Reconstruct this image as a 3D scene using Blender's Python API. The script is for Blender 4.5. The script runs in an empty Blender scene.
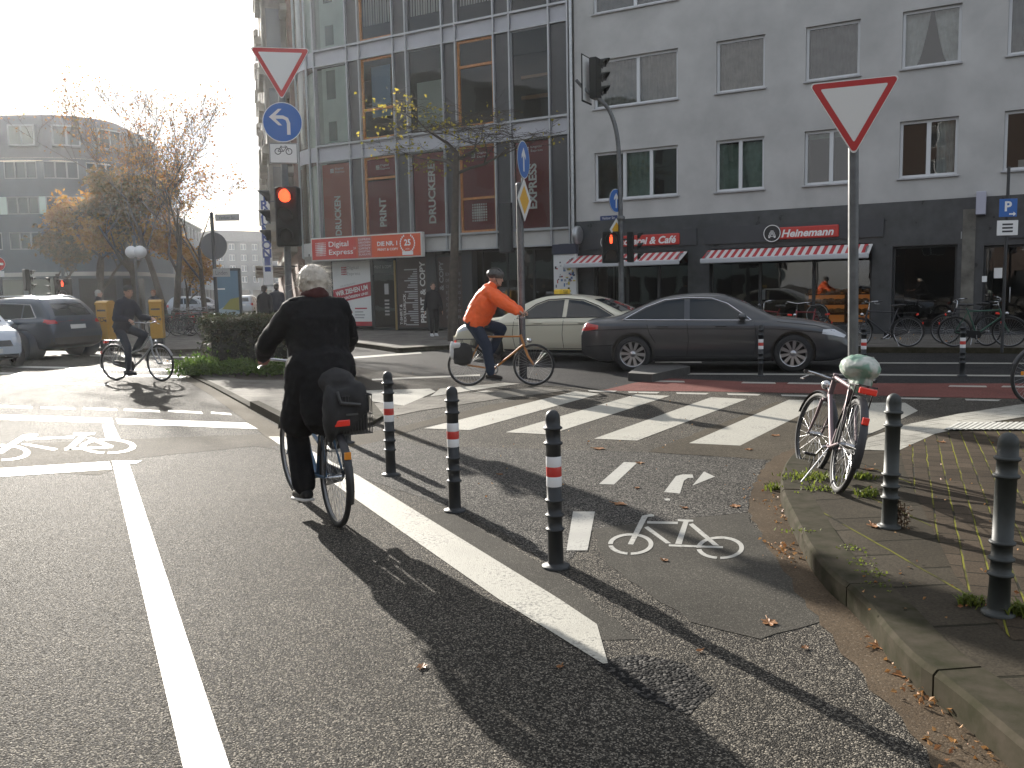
import bpy, bmesh, math, random
from mathutils import Vector, Matrix, noise
from mathutils.bvhtree import BVHTree
V = Vector
PI = math.pi
R = math.radians
rnd = random.Random(7)
SC = bpy.context.scene
COL = SC.collection

# ------------------------------------------------------------------ camera model (real camera below uses the same numbers)
FPX, EYE = 880.0, 1.6
PITCH, ROLL, TH = R(6.08), R(-1.18), R(60.3)
_fw = V((0, math.cos(PITCH), -math.sin(PITCH)))
_rt0 = V((1, 0, 0)); _up0 = _rt0.cross(_fw)
_rt = _rt0 * math.cos(ROLL) + _up0 * math.sin(ROLL)
_up = _up0 * math.cos(ROLL) - _rt0 * math.sin(ROLL)
CAM = V((0, 0, EYE))
def ray(x, y): return _fw + _rt * ((x - 512) / FPX) - _up * ((y - 384) / FPX)
def G(x, y, z=0.0):
    d = ray(x, y); return CAM + d * ((z - EYE) / d.z)
def D(x, y, dist):                       # point on the sight line at forward distance
    d = ray(x, y); return CAM + d * (dist / d.y)
FROT = TH - PI / 2                       # facade frame: x along facade, y into the wall
FX = V((math.cos(FROT), math.sin(FROT), 0)); FY = V((-math.sin(FROT), math.cos(FROT), 0))
F0 = G(575, 332, 0.12); F0.z = 0
def FS(x, y, off=0.0):                   # picture point -> (s, z) on the facade plane moved off towards the street
    d = ray(x, y); q = F0 - FY * off
    P = CAM + d * ((q - CAM).dot(FY) / d.dot(FY))
    return (P - F0).dot(FX), P.z
def FW(s, y, z): return F0 + FX * s + FY * y + V((0, 0, z))

# ------------------------------------------------------------------ objects
def tag(o, label=None, cat=None, group=None, kind=None):
    if label: o['label'] = label
    if cat: o['category'] = cat
    if group: o['group'] = group
    if kind: o['kind'] = kind
    return o
def empty(name, loc=(0, 0, 0), rz=0.0, label=None, cat=None, group=None, rot=None):
    o = bpy.data.objects.new(name, None); COL.objects.link(o)
    o.empty_display_size = 0.2
    o.location = loc; o.rotation_euler = rot if rot is not None else (0, 0, rz)
    return tag(o, label, cat, group)
def kids(o): return [c for c in bpy.data.objects if c.parent == o]
def dup(root, loc, rz, label, group=None, rot=None):
    def cp(o, par):
        c = o.copy(); COL.objects.link(c); c.parent = par
        for k in kids_of.get(o.name, []): cp(k, c)
        return c
    kids_of = {}
    for c in bpy.data.objects:
        if c.parent: kids_of.setdefault(c.parent.name, []).append(c)
    r = root.copy(); COL.objects.link(r); r.location = loc
    r.rotation_euler = rot if rot is not None else (0, 0, rz); r['label'] = label
    if group: r['group'] = group
    for k in kids_of.get(root.name, []): cp(k, r)
    return r

def frame(o, x, y, z=None):
    x = V(x).normalized(); y = V(y); z = V(z) if z is not None else x.cross(y)
    z.normalize(); y = z.cross(x)
    M = Matrix((x, y, z)).transposed().to_4x4(); M.translation = V(o); return M
def T(x, y, z): return Matrix.Translation((x, y, z))
def RX(a): return Matrix.Rotation(a, 4, 'X')
def RY(a): return Matrix.Rotation(a, 4, 'Y')
def RZ(a): return Matrix.Rotation(a, 4, 'Z')

_tc = {}
def text_mesh(s, bold=0.0, shear=0.0, extrude=0.0):
    k = (s, bold, shear, extrude)
    if k in _tc: return _tc[k]
    cu = bpy.data.curves.new('txt', 'FONT'); cu.body = s; cu.size = 1; cu.offset = bold; cu.shear = shear; cu.extrude = extrude
    cu.resolution_u = 3; cu.align_x = 'LEFT'
    o = bpy.data.objects.new('txt', cu); COL.objects.link(o)
    dg = bpy.context.evaluated_depsgraph_get(); e = o.evaluated_get(dg); me = e.to_mesh()
    vs = [v.co.copy() for v in me.vertices]; fs = [list(p.vertices) for p in me.polygons]
    e.to_mesh_clear(); bpy.data.objects.remove(o); bpy.data.curves.remove(cu)
    x0 = min(v.x for v in vs); x1 = max(v.x for v in vs); y0 = min(v.y for v in vs); y1 = max(v.y for v in vs)
    vs = [V((v.x - x0, v.y - y0, v.z)) for v in vs]
    _tc[k] = (vs, fs, x1 - x0, y1 - y0); return _tc[k]

class MB:
    def __init__(s): s.v = []; s.f = []; s.m = []; s.s = []
    def add(s, vs, fs, mat=0, smooth=False, M=None):
        b = len(s.v)
        s.v += [(M @ V(v)) if M is not None else V(v) for v in vs]
        s.f += [[i + b for i in f] for f in fs]; s.m += [mat] * len(fs); s.s += [smooth] * len(fs); return s
    def poly(s, pts, mat=0, M=None): return s.add(pts, [list(range(len(pts)))], mat, False, M)
    def box(s, c, d, mat=0, M=None, bev=0.0):
        x, y, z = d[0] / 2, d[1] / 2, d[2] / 2
        if bev > 0:
            bm = bmesh.new(); bmesh.ops.create_cube(bm, size=1)
            for v in bm.verts: v.co = V((v.co.x * d[0], v.co.y * d[1], v.co.z * d[2]))
            bmesh.ops.bevel(bm, geom=bm.edges[:], offset=min(bev, x * .9, y * .9, z * .9), segments=2, affect='EDGES', profile=.5)
            bm.verts.index_update(); C = V(c)
            vs = [v.co + C for v in bm.verts]; fs = [[v.index for v in f.verts] for f in bm.faces]; bm.free()
            return s.add(vs, fs, mat, False, M)
        vs = [(c[0] + a * x, c[1] + b * y, c[2] + e * z) for a in (-1, 1) for b in (-1, 1) for e in (-1, 1)]
        return s.add(vs, [(0, 1, 3, 2), (4, 6, 7, 5), (0, 4, 5, 1), (2, 3, 7, 6), (0, 2, 6, 4), (1, 5, 7, 3)], mat, False, M)
    def tube(s, pts, r, n=8, mat=0, M=None, caps=True, closed=False, smooth=True, flat=None):
        pts = [V(p) for p in pts]; N = len(pts)
        rs = r if isinstance(r, (list, tuple)) else [r] * N
        tans = []
        for i in range(N):
            a = pts[(i - 1) % N] if (closed or i > 0) else pts[i]; b = pts[(i + 1) % N] if (closed or i < N - 1) else pts[i]
            t = b - a; tans.append(t.normalized() if t.length > 1e-9 else V((0, 0, 1)))
        up = V((0, 0, 1)) if abs(tans[0].z) < .9 else V((1, 0, 0))
        u = tans[0].cross(up).normalized(); vs = []; fs = []
        for i in range(N):
            if i: u = (u - tans[i] * u.dot(tans[i])); u = u.normalized() if u.length > 1e-6 else tans[i].orthogonal().normalized()
            w = tans[i].cross(u)
            ka, kb = flat if flat else (1, 1)
            for k in range(n):
                a = 2 * PI * k / n; vs.append(pts[i] + (u * math.cos(a) * ka + w * math.sin(a) * kb) * rs[i])
        for i in range(N if closed else N - 1):
            j = (i + 1) % N
            for k in range(n):
                fs.append((i * n + k, i * n + (k + 1) % n, j * n + (k + 1) % n, j * n + k))
        s.add(vs, fs, mat, smooth, M)
        if caps and not closed:
            s.add(vs[:n], [list(range(n))[::-1]], mat, False, M); s.add(vs[-n:], [list(range(n))], mat, False, M)
        return s
    def lathe(s, prof, n=24, mat=0, M=None, smooth=True, a0=0, a1=2 * PI):
        full = abs(a1 - a0 - 2 * PI) < 1e-6; vs = []; fs = []; m = n if full else n + 1
        for (r, z) in prof:
            for k in range(m):
                a = a0 + (a1 - a0) * k / n; vs.append((r * math.cos(a), r * math.sin(a), z))
        for i in range(len(prof) - 1):
            for k in range(n):
                k2 = (k + 1) % m; fs.append((i * m + k, i * m + k2, (i + 1) * m + k2, (i + 1) * m + k))
        return s.add(vs, fs, mat, smooth, M)
    def prism(s, poly, z0, z1, mat=0, M=None, mat_side=None):
        n = len(poly); A = [(p[0], p[1], z0) for p in poly]; B = [(p[0], p[1], z1) for p in poly]
        s.add(A + B, [list(range(n))[::-1], list(range(n, 2 * n))], mat, False, M)
        return s.add(A + B, [(i, (i + 1) % n, n + (i + 1) % n, n + i) for i in range(n)], mat if mat_side is None else mat_side, False, M)
    def ball(s, c, r, n=12, mat=0, M=None):
        if not isinstance(r, (tuple, list)): r = (r, r, r)
        m = max(4, n // 2); vs = [(c[0], c[1], c[2] - r[2])]; fs = []
        for i in range(1, m):
            p = -PI / 2 + PI * i / m
            for k in range(n):
                a = 2 * PI * k / n; vs.append((c[0] + r[0] * math.cos(p) * math.cos(a), c[1] + r[1] * math.cos(p) * math.sin(a), c[2] + r[2] * math.sin(p)))
        vs.append((c[0], c[1], c[2] + r[2])); t = len(vs) - 1
        for k in range(n): fs.append((0, 1 + (k + 1) % n, 1 + k)); fs.append((t, 1 + (m - 2) * n + k, 1 + (m - 2) * n + (k + 1) % n))
        for i in range(m - 2):
            for k in range(n): a = 1 + i * n; fs.append((a + k, a + (k + 1) % n, a + n + (k + 1) % n, a + n + k))
        return s.add(vs, fs, mat, True, M)
    def ring(s, c, Rr, r, n=32, k=8, mat=0, M=None):      # torus in local xz-plane (axis y)
        pts = [(c[0] + Rr * math.cos(2 * PI * i / n), c[1], c[2] + Rr * math.sin(2 * PI * i / n)) for i in range(n)]
        return s.tube(pts, r, k, mat, M, closed=True)
    def disc(s, c, r, n=24, mat=0, M=None, r0=0.0):       # flat disc in the xy-plane of M
        if r0:
            vs = [(c[0] + q * math.cos(2 * PI * i / n), c[1] + q * math.sin(2 * PI * i / n), c[2]) for q in (r0, r) for i in range(n)]
            return s.add(vs, [(i, (i + 1) % n, n + (i + 1) % n, n + i) for i in range(n)], mat, False, M)
        return s.poly([(c[0] + r * math.cos(2 * PI * i / n), c[1] + r * math.sin(2 * PI * i / n), c[2]) for i in range(n)], mat, M)
    def text(s, t, h, M, mat=0, w=None, align='c', bold=0.0, shear=0.0, cap=None):
        """lettering lying in the xy-plane of M: h = glyph height, w = total width, anchored at centre or left bottom"""
        vs, fs, tw, th = text_mesh(t, bold, shear); ky = h / th; kx = (w / tw) if w else ky
        ox, oy = (-tw / 2, -th / 2) if align == 'c' else (0, 0)
        return s.add([((v.x + ox) * kx, (v.y + oy) * ky, 0) for v in vs], fs, mat, False, M)
    def build(s, name, mats, parent=None, loc=None, rz=None, kind=None, label=None, cat=None, group=None):
        me = bpy.data.meshes.new(name); me.from_pydata([tuple(v) for v in s.v], [], s.f)
        for m in (mats if isinstance(mats, (list, tuple)) else [mats]): me.materials.append(m)
        me.polygons.foreach_set('material_index', s.m); me.polygons.foreach_set('use_smooth', s.s); me.validate(); me.update()
        o = bpy.data.objects.new(name, me); COL.objects.link(o)
        if parent: o.parent = parent
        if loc is not None: o.location = loc
        if rz is not None: o.rotation_euler = (0, 0, rz)
        return tag(o, label, cat, group, kind)

def ev_mesh(o):                                           # apply modifiers of a temporary object
    dg = bpy.context.evaluated_depsgraph_get(); dg.update()
    me = bpy.data.meshes.new_from_object(o.evaluated_get(dg)); me.name = o.name; return me
def fused(mb, name, mats, parent=None, voxel=.012, smooth=4, disp=0.0, dscale=6.0, colour=None):
    """one continuous skin over overlapping volumes"""
    o = mb.build('tmp_skin', mats)
    m = o.modifiers.new('r', 'REMESH'); m.mode = 'VOXEL'; m.voxel_size = voxel; m.use_smooth_shade = True
    if smooth: q = o.modifiers.new('s', 'SMOOTH'); q.factor = .5; q.iterations = smooth
    me = ev_mesh(o); old = o.data; bpy.data.objects.remove(o); bpy.data.meshes.remove(old)
    if disp:
        me.calc_loop_triangles()
        nn = [v.normal.copy() for v in me.vertices]
        for v, n in zip(me.vertices, nn):
            p = v.co; d = noise.noise(V((p.x * dscale, p.y * dscale, p.z * dscale * .55))) + .5 * noise.noise(p * dscale * 2.3)
            v.co = p + n * (disp * d)
    for p in me.polygons: p.use_smooth = True
    me.materials.clear()
    for m in (mats if isinstance(mats, (list, tuple)) else [mats]): me.materials.append(m)
    if colour:
        for p in me.polygons: p.material_index = colour(p.center)
    me.name = name
    ob = bpy.data.objects.new(name, me); COL.objects.link(ob)
    if parent: ob.parent = parent
    return ob

# ------------------------------------------------------------------ materials
MATS = {}
def nt_new(name):
    m = bpy.data.materials.new(name); m.use_nodes = True; nt = m.node_tree; nt.nodes.clear(); return m, nt
def N(nt, t, **kw):
    n = nt.nodes.new(t)
    for k, v in kw.items():
        if k.startswith('i_'): n.inputs[k[2:].replace('_', ' ')].default_value = v
        else: setattr(n, k, v)
    return n
def c4(c): return (c[0], c[1], c[2], 1) if not isinstance(c, (int, float)) else (c, c, c, 1)
def pm(name, col, rough=.6, metal=0.0, var=0.0, vscale=4.0, bump=0.0, bscale=60.0, spec=.5, coat=0.0, emit=None, estr=0.0, col2=None, detail=4.0, wear=None, sheen=0.0, objc=True):
    """principled surface: base colour broken up by noise (var / col2), fine bump, roughness variation"""
    if name in MATS: return MATS[name]
    m, nt = nt_new(name); L = nt.links
    out = N(nt, 'ShaderNodeOutputMaterial'); b = N(nt, 'ShaderNodeBsdfPrincipled'); L.new(b.outputs[0], out.inputs[0])
    b.inputs['Roughness'].default_value = rough; b.inputs['Metallic'].default_value = metal
    b.inputs['Specular IOR Level'].default_value = spec; b.inputs['Coat Weight'].default_value = coat; b.inputs['Coat Roughness'].default_value = .04
    if sheen: b.inputs['Sheen Weight'].default_value = sheen; b.inputs['Sheen Roughness'].default_value = .5
    tc = N(nt, 'ShaderNodeTexCoord'); co = tc.outputs['Object']
    if not objc: co = N(nt, 'ShaderNodeNewGeometry').outputs['Position']
    c = c4(col)
    if var or col2:
        n1 = N(nt, 'ShaderNodeTexNoise'); n1.inputs['Scale'].default_value = vscale; n1.inputs['Detail'].default_value = detail; n1.inputs['Roughness'].default_value = .6
        L.new(co, n1.inputs['Vector'])
        rp = N(nt, 'ShaderNodeMapRange'); rp.inputs[1].default_value = .3; rp.inputs[2].default_value = .7; L.new(n1.outputs[0], rp.inputs[0])
        mx = N(nt, 'ShaderNodeMix'); mx.data_type = 'RGBA'
        if col2: mx.inputs[6].default_value = c; mx.inputs[7].default_value = c4(col2)
        else:
            mx.inputs[6].default_value = tuple(k * (1 - var) for k in c[:3]) + (1,); mx.inputs[7].default_value = tuple(min(1, k * (1 + var)) for k in c[:3]) + (1,)
        L.new(rp.outputs[0], mx.inputs[0]); L.new(mx.outputs[2], b.inputs['Base Color'])
        rr = N(nt, 'ShaderNodeMapRange'); rr.inputs[3].default_value = max(0.02, rough - .08); rr.inputs[4].default_value = min(1, rough + .08)
        L.new(n1.outputs[0], rr.inputs[0]); L.new(rr.outputs[0], b.inputs['Roughness'])
    else: b.inputs['Base Color'].default_value = c
    if bump:
        n2 = N(nt, 'ShaderNodeTexNoise'); n2.inputs['Scale'].default_value = bscale; n2.inputs['Detail'].default_value = 3; L.new(co, n2.inputs['Vector'])
        bp = N(nt, 'ShaderNodeBump'); bp.inputs['Strength'].default_value = min(1, bump * 20); bp.inputs['Distance'].default_value = bump; L.new(n2.outputs[0], bp.inputs['Height']); L.new(bp.outputs[0], b.inputs['Normal'])
    if emit is not None: b.inputs['Emission Color'].default_value = c4(emit); b.inputs['Emission Strength'].default_value = estr
    MATS[name] = m; return m
def glass(name, tint=(.9, .95, .93), refl=1.0, rough=.015, base=None):
    """window glass: what lies behind shows through, the sky and street mirror in it by fresnel"""
    if name in MATS: return MATS[name]
    m, nt = nt_new(name); L = nt.links
    out = N(nt, 'ShaderNodeOutputMaterial'); tr = N(nt, 'ShaderNodeBsdfTransparent'); gl = N(nt, 'ShaderNodeBsdfGlossy'); mx = N(nt, 'ShaderNodeMixShader')
    tr.inputs[0].default_value = c4(tint); gl.inputs['Roughness'].default_value = rough; gl.inputs['Color'].default_value = (1, 1, 1, 1)
    geo = N(nt, 'ShaderNodeNewGeometry')
    tcn = N(nt, 'ShaderNodeTexNoise'); tcn.inputs['Scale'].default_value = .8; L.new(geo.outputs['Position'], tcn.inputs['Vector'])
    bp = N(nt, 'ShaderNodeBump'); bp.inputs['Strength'].default_value = .25; bp.inputs['Distance'].default_value = .02; L.new(tcn.outputs[0], bp.inputs['Height']); L.new(bp.outputs[0], gl.inputs['Normal'])
    fr = N(nt, 'ShaderNodeFresnel'); fr.inputs['IOR'].default_value = 1.5
    mu = N(nt, 'ShaderNodeMath', operation='MULTIPLY'); mu.use_clamp = True; mu.inputs[1].default_value = refl * 1.9; L.new(fr.outputs[0], mu.inputs[0])
    L.new(mu.outputs[0], mx.inputs[0]); L.new(tr.outputs[0], mx.inputs[1]); L.new(gl.outputs[0], mx.inputs[2]); L.new(mx.outputs[0], out.inputs[0])
    MATS[name] = m; return m
# ------------------------------------------------------------------ camera, sun, sky
cam = bpy.data.cameras.new('camera'); co = bpy.data.objects.new('camera', cam); COL.objects.link(co); SC.camera = co
cam.sensor_width = 36; cam.lens = 36 * FPX / 1024; cam.clip_end = 3000; cam.clip_start = .05
Mc = Matrix((_rt, _up, -_fw)).transposed().to_4x4(); Mc.translation = CAM; co.matrix_world = Mc
SUN_EL, SUN_AZ = R(19.3), R(-27.8)                         # azimuth from +Y towards +X
sdir = V((math.sin(SUN_AZ) * math.cos(SUN_EL), math.cos(SUN_AZ) * math.cos(SUN_EL), math.sin(SUN_EL)))
sl = bpy.data.lights.new('sun', 'SUN'); sl.energy = 5.0; sl.angle = R(.55); sl.color = (1, .94, .85)
so = bpy.data.objects.new('sun', sl); COL.objects.link(so); so.rotation_euler = (-sdir).to_track_quat('-Z', 'Y').to_euler(); so.location = sdir * 80
w = bpy.data.worlds.new('World'); SC.world = w; w.use_nodes = True; nt = w.node_tree; nt.nodes.clear(); L = nt.links
out = N(nt, 'ShaderNodeOutputWorld'); bg = N(nt, 'ShaderNodeBackground'); L.new(bg.outputs[0], out.inputs[0])
sk = N(nt, 'ShaderNodeTexSky'); sk.sky_type = 'NISHITA'; sk.sun_disc = False; sk.sun_elevation = SUN_EL; sk.sun_rotation = SUN_AZ; sk.air_density = 1.1; sk.dust_density = 1.0; sk.ozone_density = 1.0
tc = N(nt, 'ShaderNodeTexCoord'); mp = N(nt, 'ShaderNodeMapping'); mp.inputs['Scale'].default_value = (1, 1, 2.6); L.new(tc.outputs['Generated'], mp.inputs['Vector'])
cl = N(nt, 'ShaderNodeTexNoise'); cl.inputs['Scale'].default_value = 2.3; cl.inputs['Detail'].default_value = 7; cl.inputs['Roughness'].default_value = .55; L.new(mp.outputs[0], cl.inputs['Vector'])
cr = N(nt, 'ShaderNodeMapRange'); cr.inputs[1].default_value = .40; cr.inputs[2].default_value = .58; L.new(cl.outputs[0], cr.inputs[0])
mx = N(nt, 'ShaderNodeMix'); mx.data_type = 'RGBA'; L.new(cr.outputs[0], mx.inputs[0]); L.new(sk.outputs[0], mx.inputs[6]); mx.inputs[7].default_value = (5.6, 5.7, 5.9, 1)   # thin lit cloud
L.new(mx.outputs[2], bg.inputs[0]); bg.inputs[1].default_value = .08
SC.view_settings.view_transform = 'Standard'; SC.view_settings.look = 'None'; SC.view_settings.exposure = 1.35; SC.view_settings.gamma = 1
SC.cycles.use_denoising = True; SC.cycles.max_bounces = 8; SC.cycles.transparent_max_bounces = 16; SC.cycles.caustics_reflective = False; SC.cycles.caustics_refractive = False; SC.cycles.sample_clamp_indirect = 6

# ------------------------------------------------------------------ ground materials
def asphalt(name, base, stone_lo, stone_hi, scale=110, bump=.004, rough=.62, patch=.35, stones=.6, spec=.05):
    if name in MATS: return MATS[name]
    m, nt = nt_new(name); L = nt.links
    out = N(nt, 'ShaderNodeOutputMaterial'); b = N(nt, 'ShaderNodeBsdfPrincipled'); L.new(b.outputs[0], out.inputs[0])
    pos = N(nt, 'ShaderNodeNewGeometry').outputs['Position']
    vo = N(nt, 'ShaderNodeTexVoronoi'); vo.inputs['Scale'].default_value = scale; L.new(pos, vo.inputs['Vector'])
    hs = N(nt, 'ShaderNodeSeparateColor'); L.new(vo.outputs['Color'], hs.inputs[0])
    rp = N(nt, 'ShaderNodeMix'); rp.data_type = 'RGBA'; rp.inputs[6].default_value = c4(stone_lo); rp.inputs[7].default_value = c4(stone_hi)
    pw = N(nt, 'ShaderNodeMath', operation='POWER'); pw.inputs[1].default_value = 2.2; L.new(hs.outputs[0], pw.inputs[0]); L.new(pw.outputs[0], rp.inputs[0])
    big = N(nt, 'ShaderNodeTexNoise'); big.inputs['Scale'].default_value = .9; big.inputs['Detail'].default_value = 6; big.inputs['Roughness'].default_value = .65; L.new(pos, big.inputs['Vector'])
    th = N(nt, 'ShaderNodeMath', operation='LESS_THAN'); th.inputs[1].default_value = stones; L.new(hs.outputs[1], th.inputs[0])
    m1 = N(nt, 'ShaderNodeMix'); m1.data_type = 'RGBA'; m1.inputs[6].default_value = c4(base); L.new(th.outputs[0], m1.inputs[0]); L.new(rp.outputs[2], m1.inputs[7])
    br = N(nt, 'ShaderNodeMapRange'); br.inputs[1].default_value = .3; br.inputs[2].default_value = .7; br.inputs[3].default_value = 1 - patch; br.inputs[4].default_value = 1 + patch; L.new(big.outputs[0], br.inputs[0])
    ml = N(nt, 'ShaderNodeMix'); ml.data_type = 'RGBA'; ml.blend_type = 'MULTIPLY'; ml.inputs[0].default_value = 1; L.new(m1.outputs[2], ml.inputs[6]); L.new(br.outputs[0], ml.inputs[7])
    L.new(ml.outputs[2], b.inputs['Base Color']); b.inputs['Specular IOR Level'].default_value = spec
    rr = N(nt, 'ShaderNodeMapRange'); rr.inputs[3].default_value = rough; rr.inputs[4].default_value = min(1, rough + .25); L.new(hs.outputs[2], rr.inputs[0]); L.new(rr.outputs[0], b.inputs['Roughness'])
    n2 = N(nt, 'ShaderNodeTexNoise'); n2.inputs['Scale'].default_value = scale * .5; n2.inputs['Detail'].default_value = 2; L.new(pos, n2.inputs['Vector'])
    ad = N(nt, 'ShaderNodeMath', operation='SUBTRACT'); L.new(n2.outputs[0], ad.inputs[0]); L.new(vo.outputs['Distance'], ad.inputs[1])
    bp = N(nt, 'ShaderNodeBump'); bp.inputs['Strength'].default_value = .8; bp.inputs['Distance'].default_value = bump; L.new(ad.outputs[0], bp.inputs['Height']); L.new(bp.outputs[0], b.inputs['Normal'])
    MATS[name] = m; return m
def worn_paint(name, col, rough=.55, wear=.5, under=(.07, .068, .064)):
    """road paint with aggregate showing through and worn holes"""
    if name in MATS: return MATS[name]
    m, nt = nt_new(name); L = nt.links
    out = N(nt, 'ShaderNodeOutputMaterial'); b = N(nt, 'ShaderNodeBsdfPrincipled'); L.new(b.outputs[0], out.inputs[0])
    pos = N(nt, 'ShaderNodeNewGeometry').outputs['Position']
    n1 = N(nt, 'ShaderNodeTexNoise'); n1.inputs['Scale'].default_value = 45; n1.inputs['Detail'].default_value = 5; n1.inputs['Roughness'].default_value = .75; L.new(pos, n1.inputs['Vector'])
    n3 = N(nt, 'ShaderNodeTexNoise'); n3.inputs['Scale'].default_value = 2.2; n3.inputs['Detail'].default_value = 4; L.new(pos, n3.inputs['Vector'])
    ad = N(nt, 'ShaderNodeMath', operation='MULTIPLY_ADD'); ad.inputs[1].default_value = .5; L.new(n3.outputs[0], ad.inputs[0]); L.new(n1.outputs[0], ad.inputs[2])
    rp = N(nt, 'ShaderNodeMapRange'); rp.inputs[1].default_value = .92 - .25 * wear; rp.inputs[2].default_value = 1.02 - .1 * wear; L.new(ad.outputs[0], rp.inputs[0])
    mx = N(nt, 'ShaderNodeMix'); mx.data_type = 'RGBA'; mx.inputs[6].default_value = c4(col); mx.inputs[7].default_value = c4(under); L.new(rp.outputs[0], mx.inputs[0])
    dr = N(nt, 'ShaderNodeMapRange'); dr.inputs[1].default_value = .3; dr.inputs[2].default_value = .7; dr.inputs[3].default_value = .78; dr.inputs[4].default_value = 1.05; L.new(n3.outputs[0], dr.inputs[0])
    ml = N(nt, 'ShaderNodeMix'); ml.data_type = 'RGBA'; ml.blend_type = 'MULTIPLY'; ml.inputs[0].default_value = 1; L.new(mx.outputs[2], ml.inputs[6]); L.new(dr.outputs[0], ml.inputs[7])
    L.new(ml.outputs[2], b.inputs['Base Color']); b.inputs['Roughness'].default_value = rough
    v = N(nt, 'ShaderNodeTexVoronoi'); v.inputs['Scale'].default_value = 110; L.new(pos, v.inputs['Vector'])
    bp = N(nt, 'ShaderNodeBump'); bp.inputs['Strength'].default_value = .5; bp.inputs['Distance'].default_value = .0025; bp.invert = True; L.new(v.outputs['Distance'], bp.inputs['Height']); L.new(bp.outputs[0], b.inputs['Normal'])
    MATS[name] = m; return m
def paving(name, c1, c2, mortar, bw, bh, rot, msize=.012, off=.5, rough=.8, bump=.006, moss=0.0, loc=(0, 0)):
    """paving slabs or setts: real-size brick pattern in world metres"""
    if name in MATS: return MATS[name]
    m, nt = nt_new(name); L = nt.links
    out = N(nt, 'ShaderNodeOutputMaterial'); b = N(nt, 'ShaderNodeBsdfPrincipled'); L.new(b.outputs[0], out.inputs[0]); b.inputs['Specular IOR Level'].default_value = .1
    pos = N(nt, 'ShaderNodeNewGeometry').outputs['Position']
    wob = N(nt, 'ShaderNodeTexNoise'); wob.inputs['Scale'].default_value = 3; L.new(pos, wob.inputs['Vector'])
    wa = N(nt, 'ShaderNodeVectorMath', operation='MULTIPLY_ADD'); wa.inputs[1].default_value = (.02, .02, 0); L.new(wob.outputs['Color'], wa.inputs[0]); L.new(pos, wa.inputs[2])
    mp = N(nt, 'ShaderNodeMapping'); mp.inputs['Rotation'].default_value = (0, 0, rot); mp.inputs['Location'].default_value = (loc[0], loc[1], 0); L.new(wa.outputs[0], mp.inputs['Vector'])
    bt = N(nt, 'ShaderNodeTexBrick'); bt.offset = off; bt.inputs['Scale'].default_value = 1; bt.inputs['Brick Width'].default_value = bw; bt.inputs['Row Height'].default_value = bh
    bt.inputs['Mortar Size'].default_value = msize; bt.inputs['Mortar Smooth'].default_value = .3; bt.inputs['Color1'].default_value = c4(c1); bt.inputs['Color2'].default_value = c4(c2); bt.inputs['Mortar'].default_value = c4(mortar)
    L.new(mp.outputs[0], bt.inputs['Vector'])
    n1 = N(nt, 'ShaderNodeTexNoise'); n1.inputs['Scale'].default_value = 1.4; n1.inputs['Detail'].default_value = 8; n1.inputs['Roughness'].default_value = .7; L.new(pos, n1.inputs['Vector'])
    br = N(nt, 'ShaderNodeMapRange'); br.inputs[1].default_value = .3; br.inputs[2].default_value = .7; br.inputs[3].default_value = .62; br.inputs[4].default_value = 1.3; L.new(n1.outputs[0], br.inputs[0])
    ml = N(nt, 'ShaderNodeMix'); ml.data_type = 'RGBA'; ml.blend_type = 'MULTIPLY'; ml.inputs[0].default_value = 1; L.new(bt.outputs[0], ml.inputs[6]); L.new(br.outputs[0], ml.inputs[7])
    n2 = N(nt, 'ShaderNodeTexNoise'); n2.inputs['Scale'].default_value = 90; n2.inputs['Detail'].default_value = 4; L.new(pos, n2.inputs['Vector'])
    sp = N(nt, 'ShaderNodeMapRange'); sp.inputs[1].default_value = .3; sp.inputs[2].default_value = .7; sp.inputs[3].default_value = .7; sp.inputs[4].default_value = 1.3; L.new(n2.outputs[0], sp.inputs[0])
    m2 = N(nt, 'ShaderNodeMix'); m2.data_type = 'RGBA'; m2.blend_type = 'MULTIPLY'; m2.inputs[0].default_value = 1; L.new(ml.outputs[2], m2.inputs[6]); L.new(sp.outputs[0], m2.inputs[7])
    last = m2.outputs[2]
    if moss:
        b2 = N(nt, 'ShaderNodeTexBrick'); b2.inputs['Scale'].default_value = 1; b2.inputs['Brick Width'].default_value = 80; b2.inputs['Row Height'].default_value = bh; b2.inputs['Mortar Size'].default_value = msize * .8; b2.inputs['Mortar Smooth'].default_value = .4; L.new(mp.outputs[0], b2.inputs['Vector'])
        n4 = N(nt, 'ShaderNodeTexNoise'); n4.inputs['Scale'].default_value = 3.4; n4.inputs['Detail'].default_value = 5; L.new(pos, n4.inputs['Vector'])
        mr = N(nt, 'ShaderNodeMapRange'); mr.inputs[1].default_value = .38; mr.inputs[2].default_value = .56; mr.inputs[4].default_value = moss; L.new(n4.outputs[0], mr.inputs[0])
        mm = N(nt, 'ShaderNodeMath', operation='MULTIPLY'); L.new(b2.outputs['Fac'], mm.inputs[0]); L.new(mr.outputs[0], mm.inputs[1])
        m3 = N(nt, 'ShaderNodeMix'); m3.data_type = 'RGBA'; m3.inputs[7].default_value = (.15, .145, .02, 1); L.new(mm.outputs[0], m3.inputs[0]); L.new(last, m3.inputs[6]); last = m3.outputs[2]
    L.new(last, b.inputs['Base Color']); b.inputs['Roughness'].default_value = rough
    ad = N(nt, 'ShaderNodeMath', operation='MULTIPLY_ADD'); ad.inputs[1].default_value = -1.0; L.new(bt.outputs['Fac'], ad.inputs[0])
    s2 = N(nt, 'ShaderNodeMath', operation='MULTIPLY'); s2.inputs[1].default_value = .35; L.new(n2.outputs[0], s2.inputs[0]); L.new(s2.outputs[0], ad.inputs[2])
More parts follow.
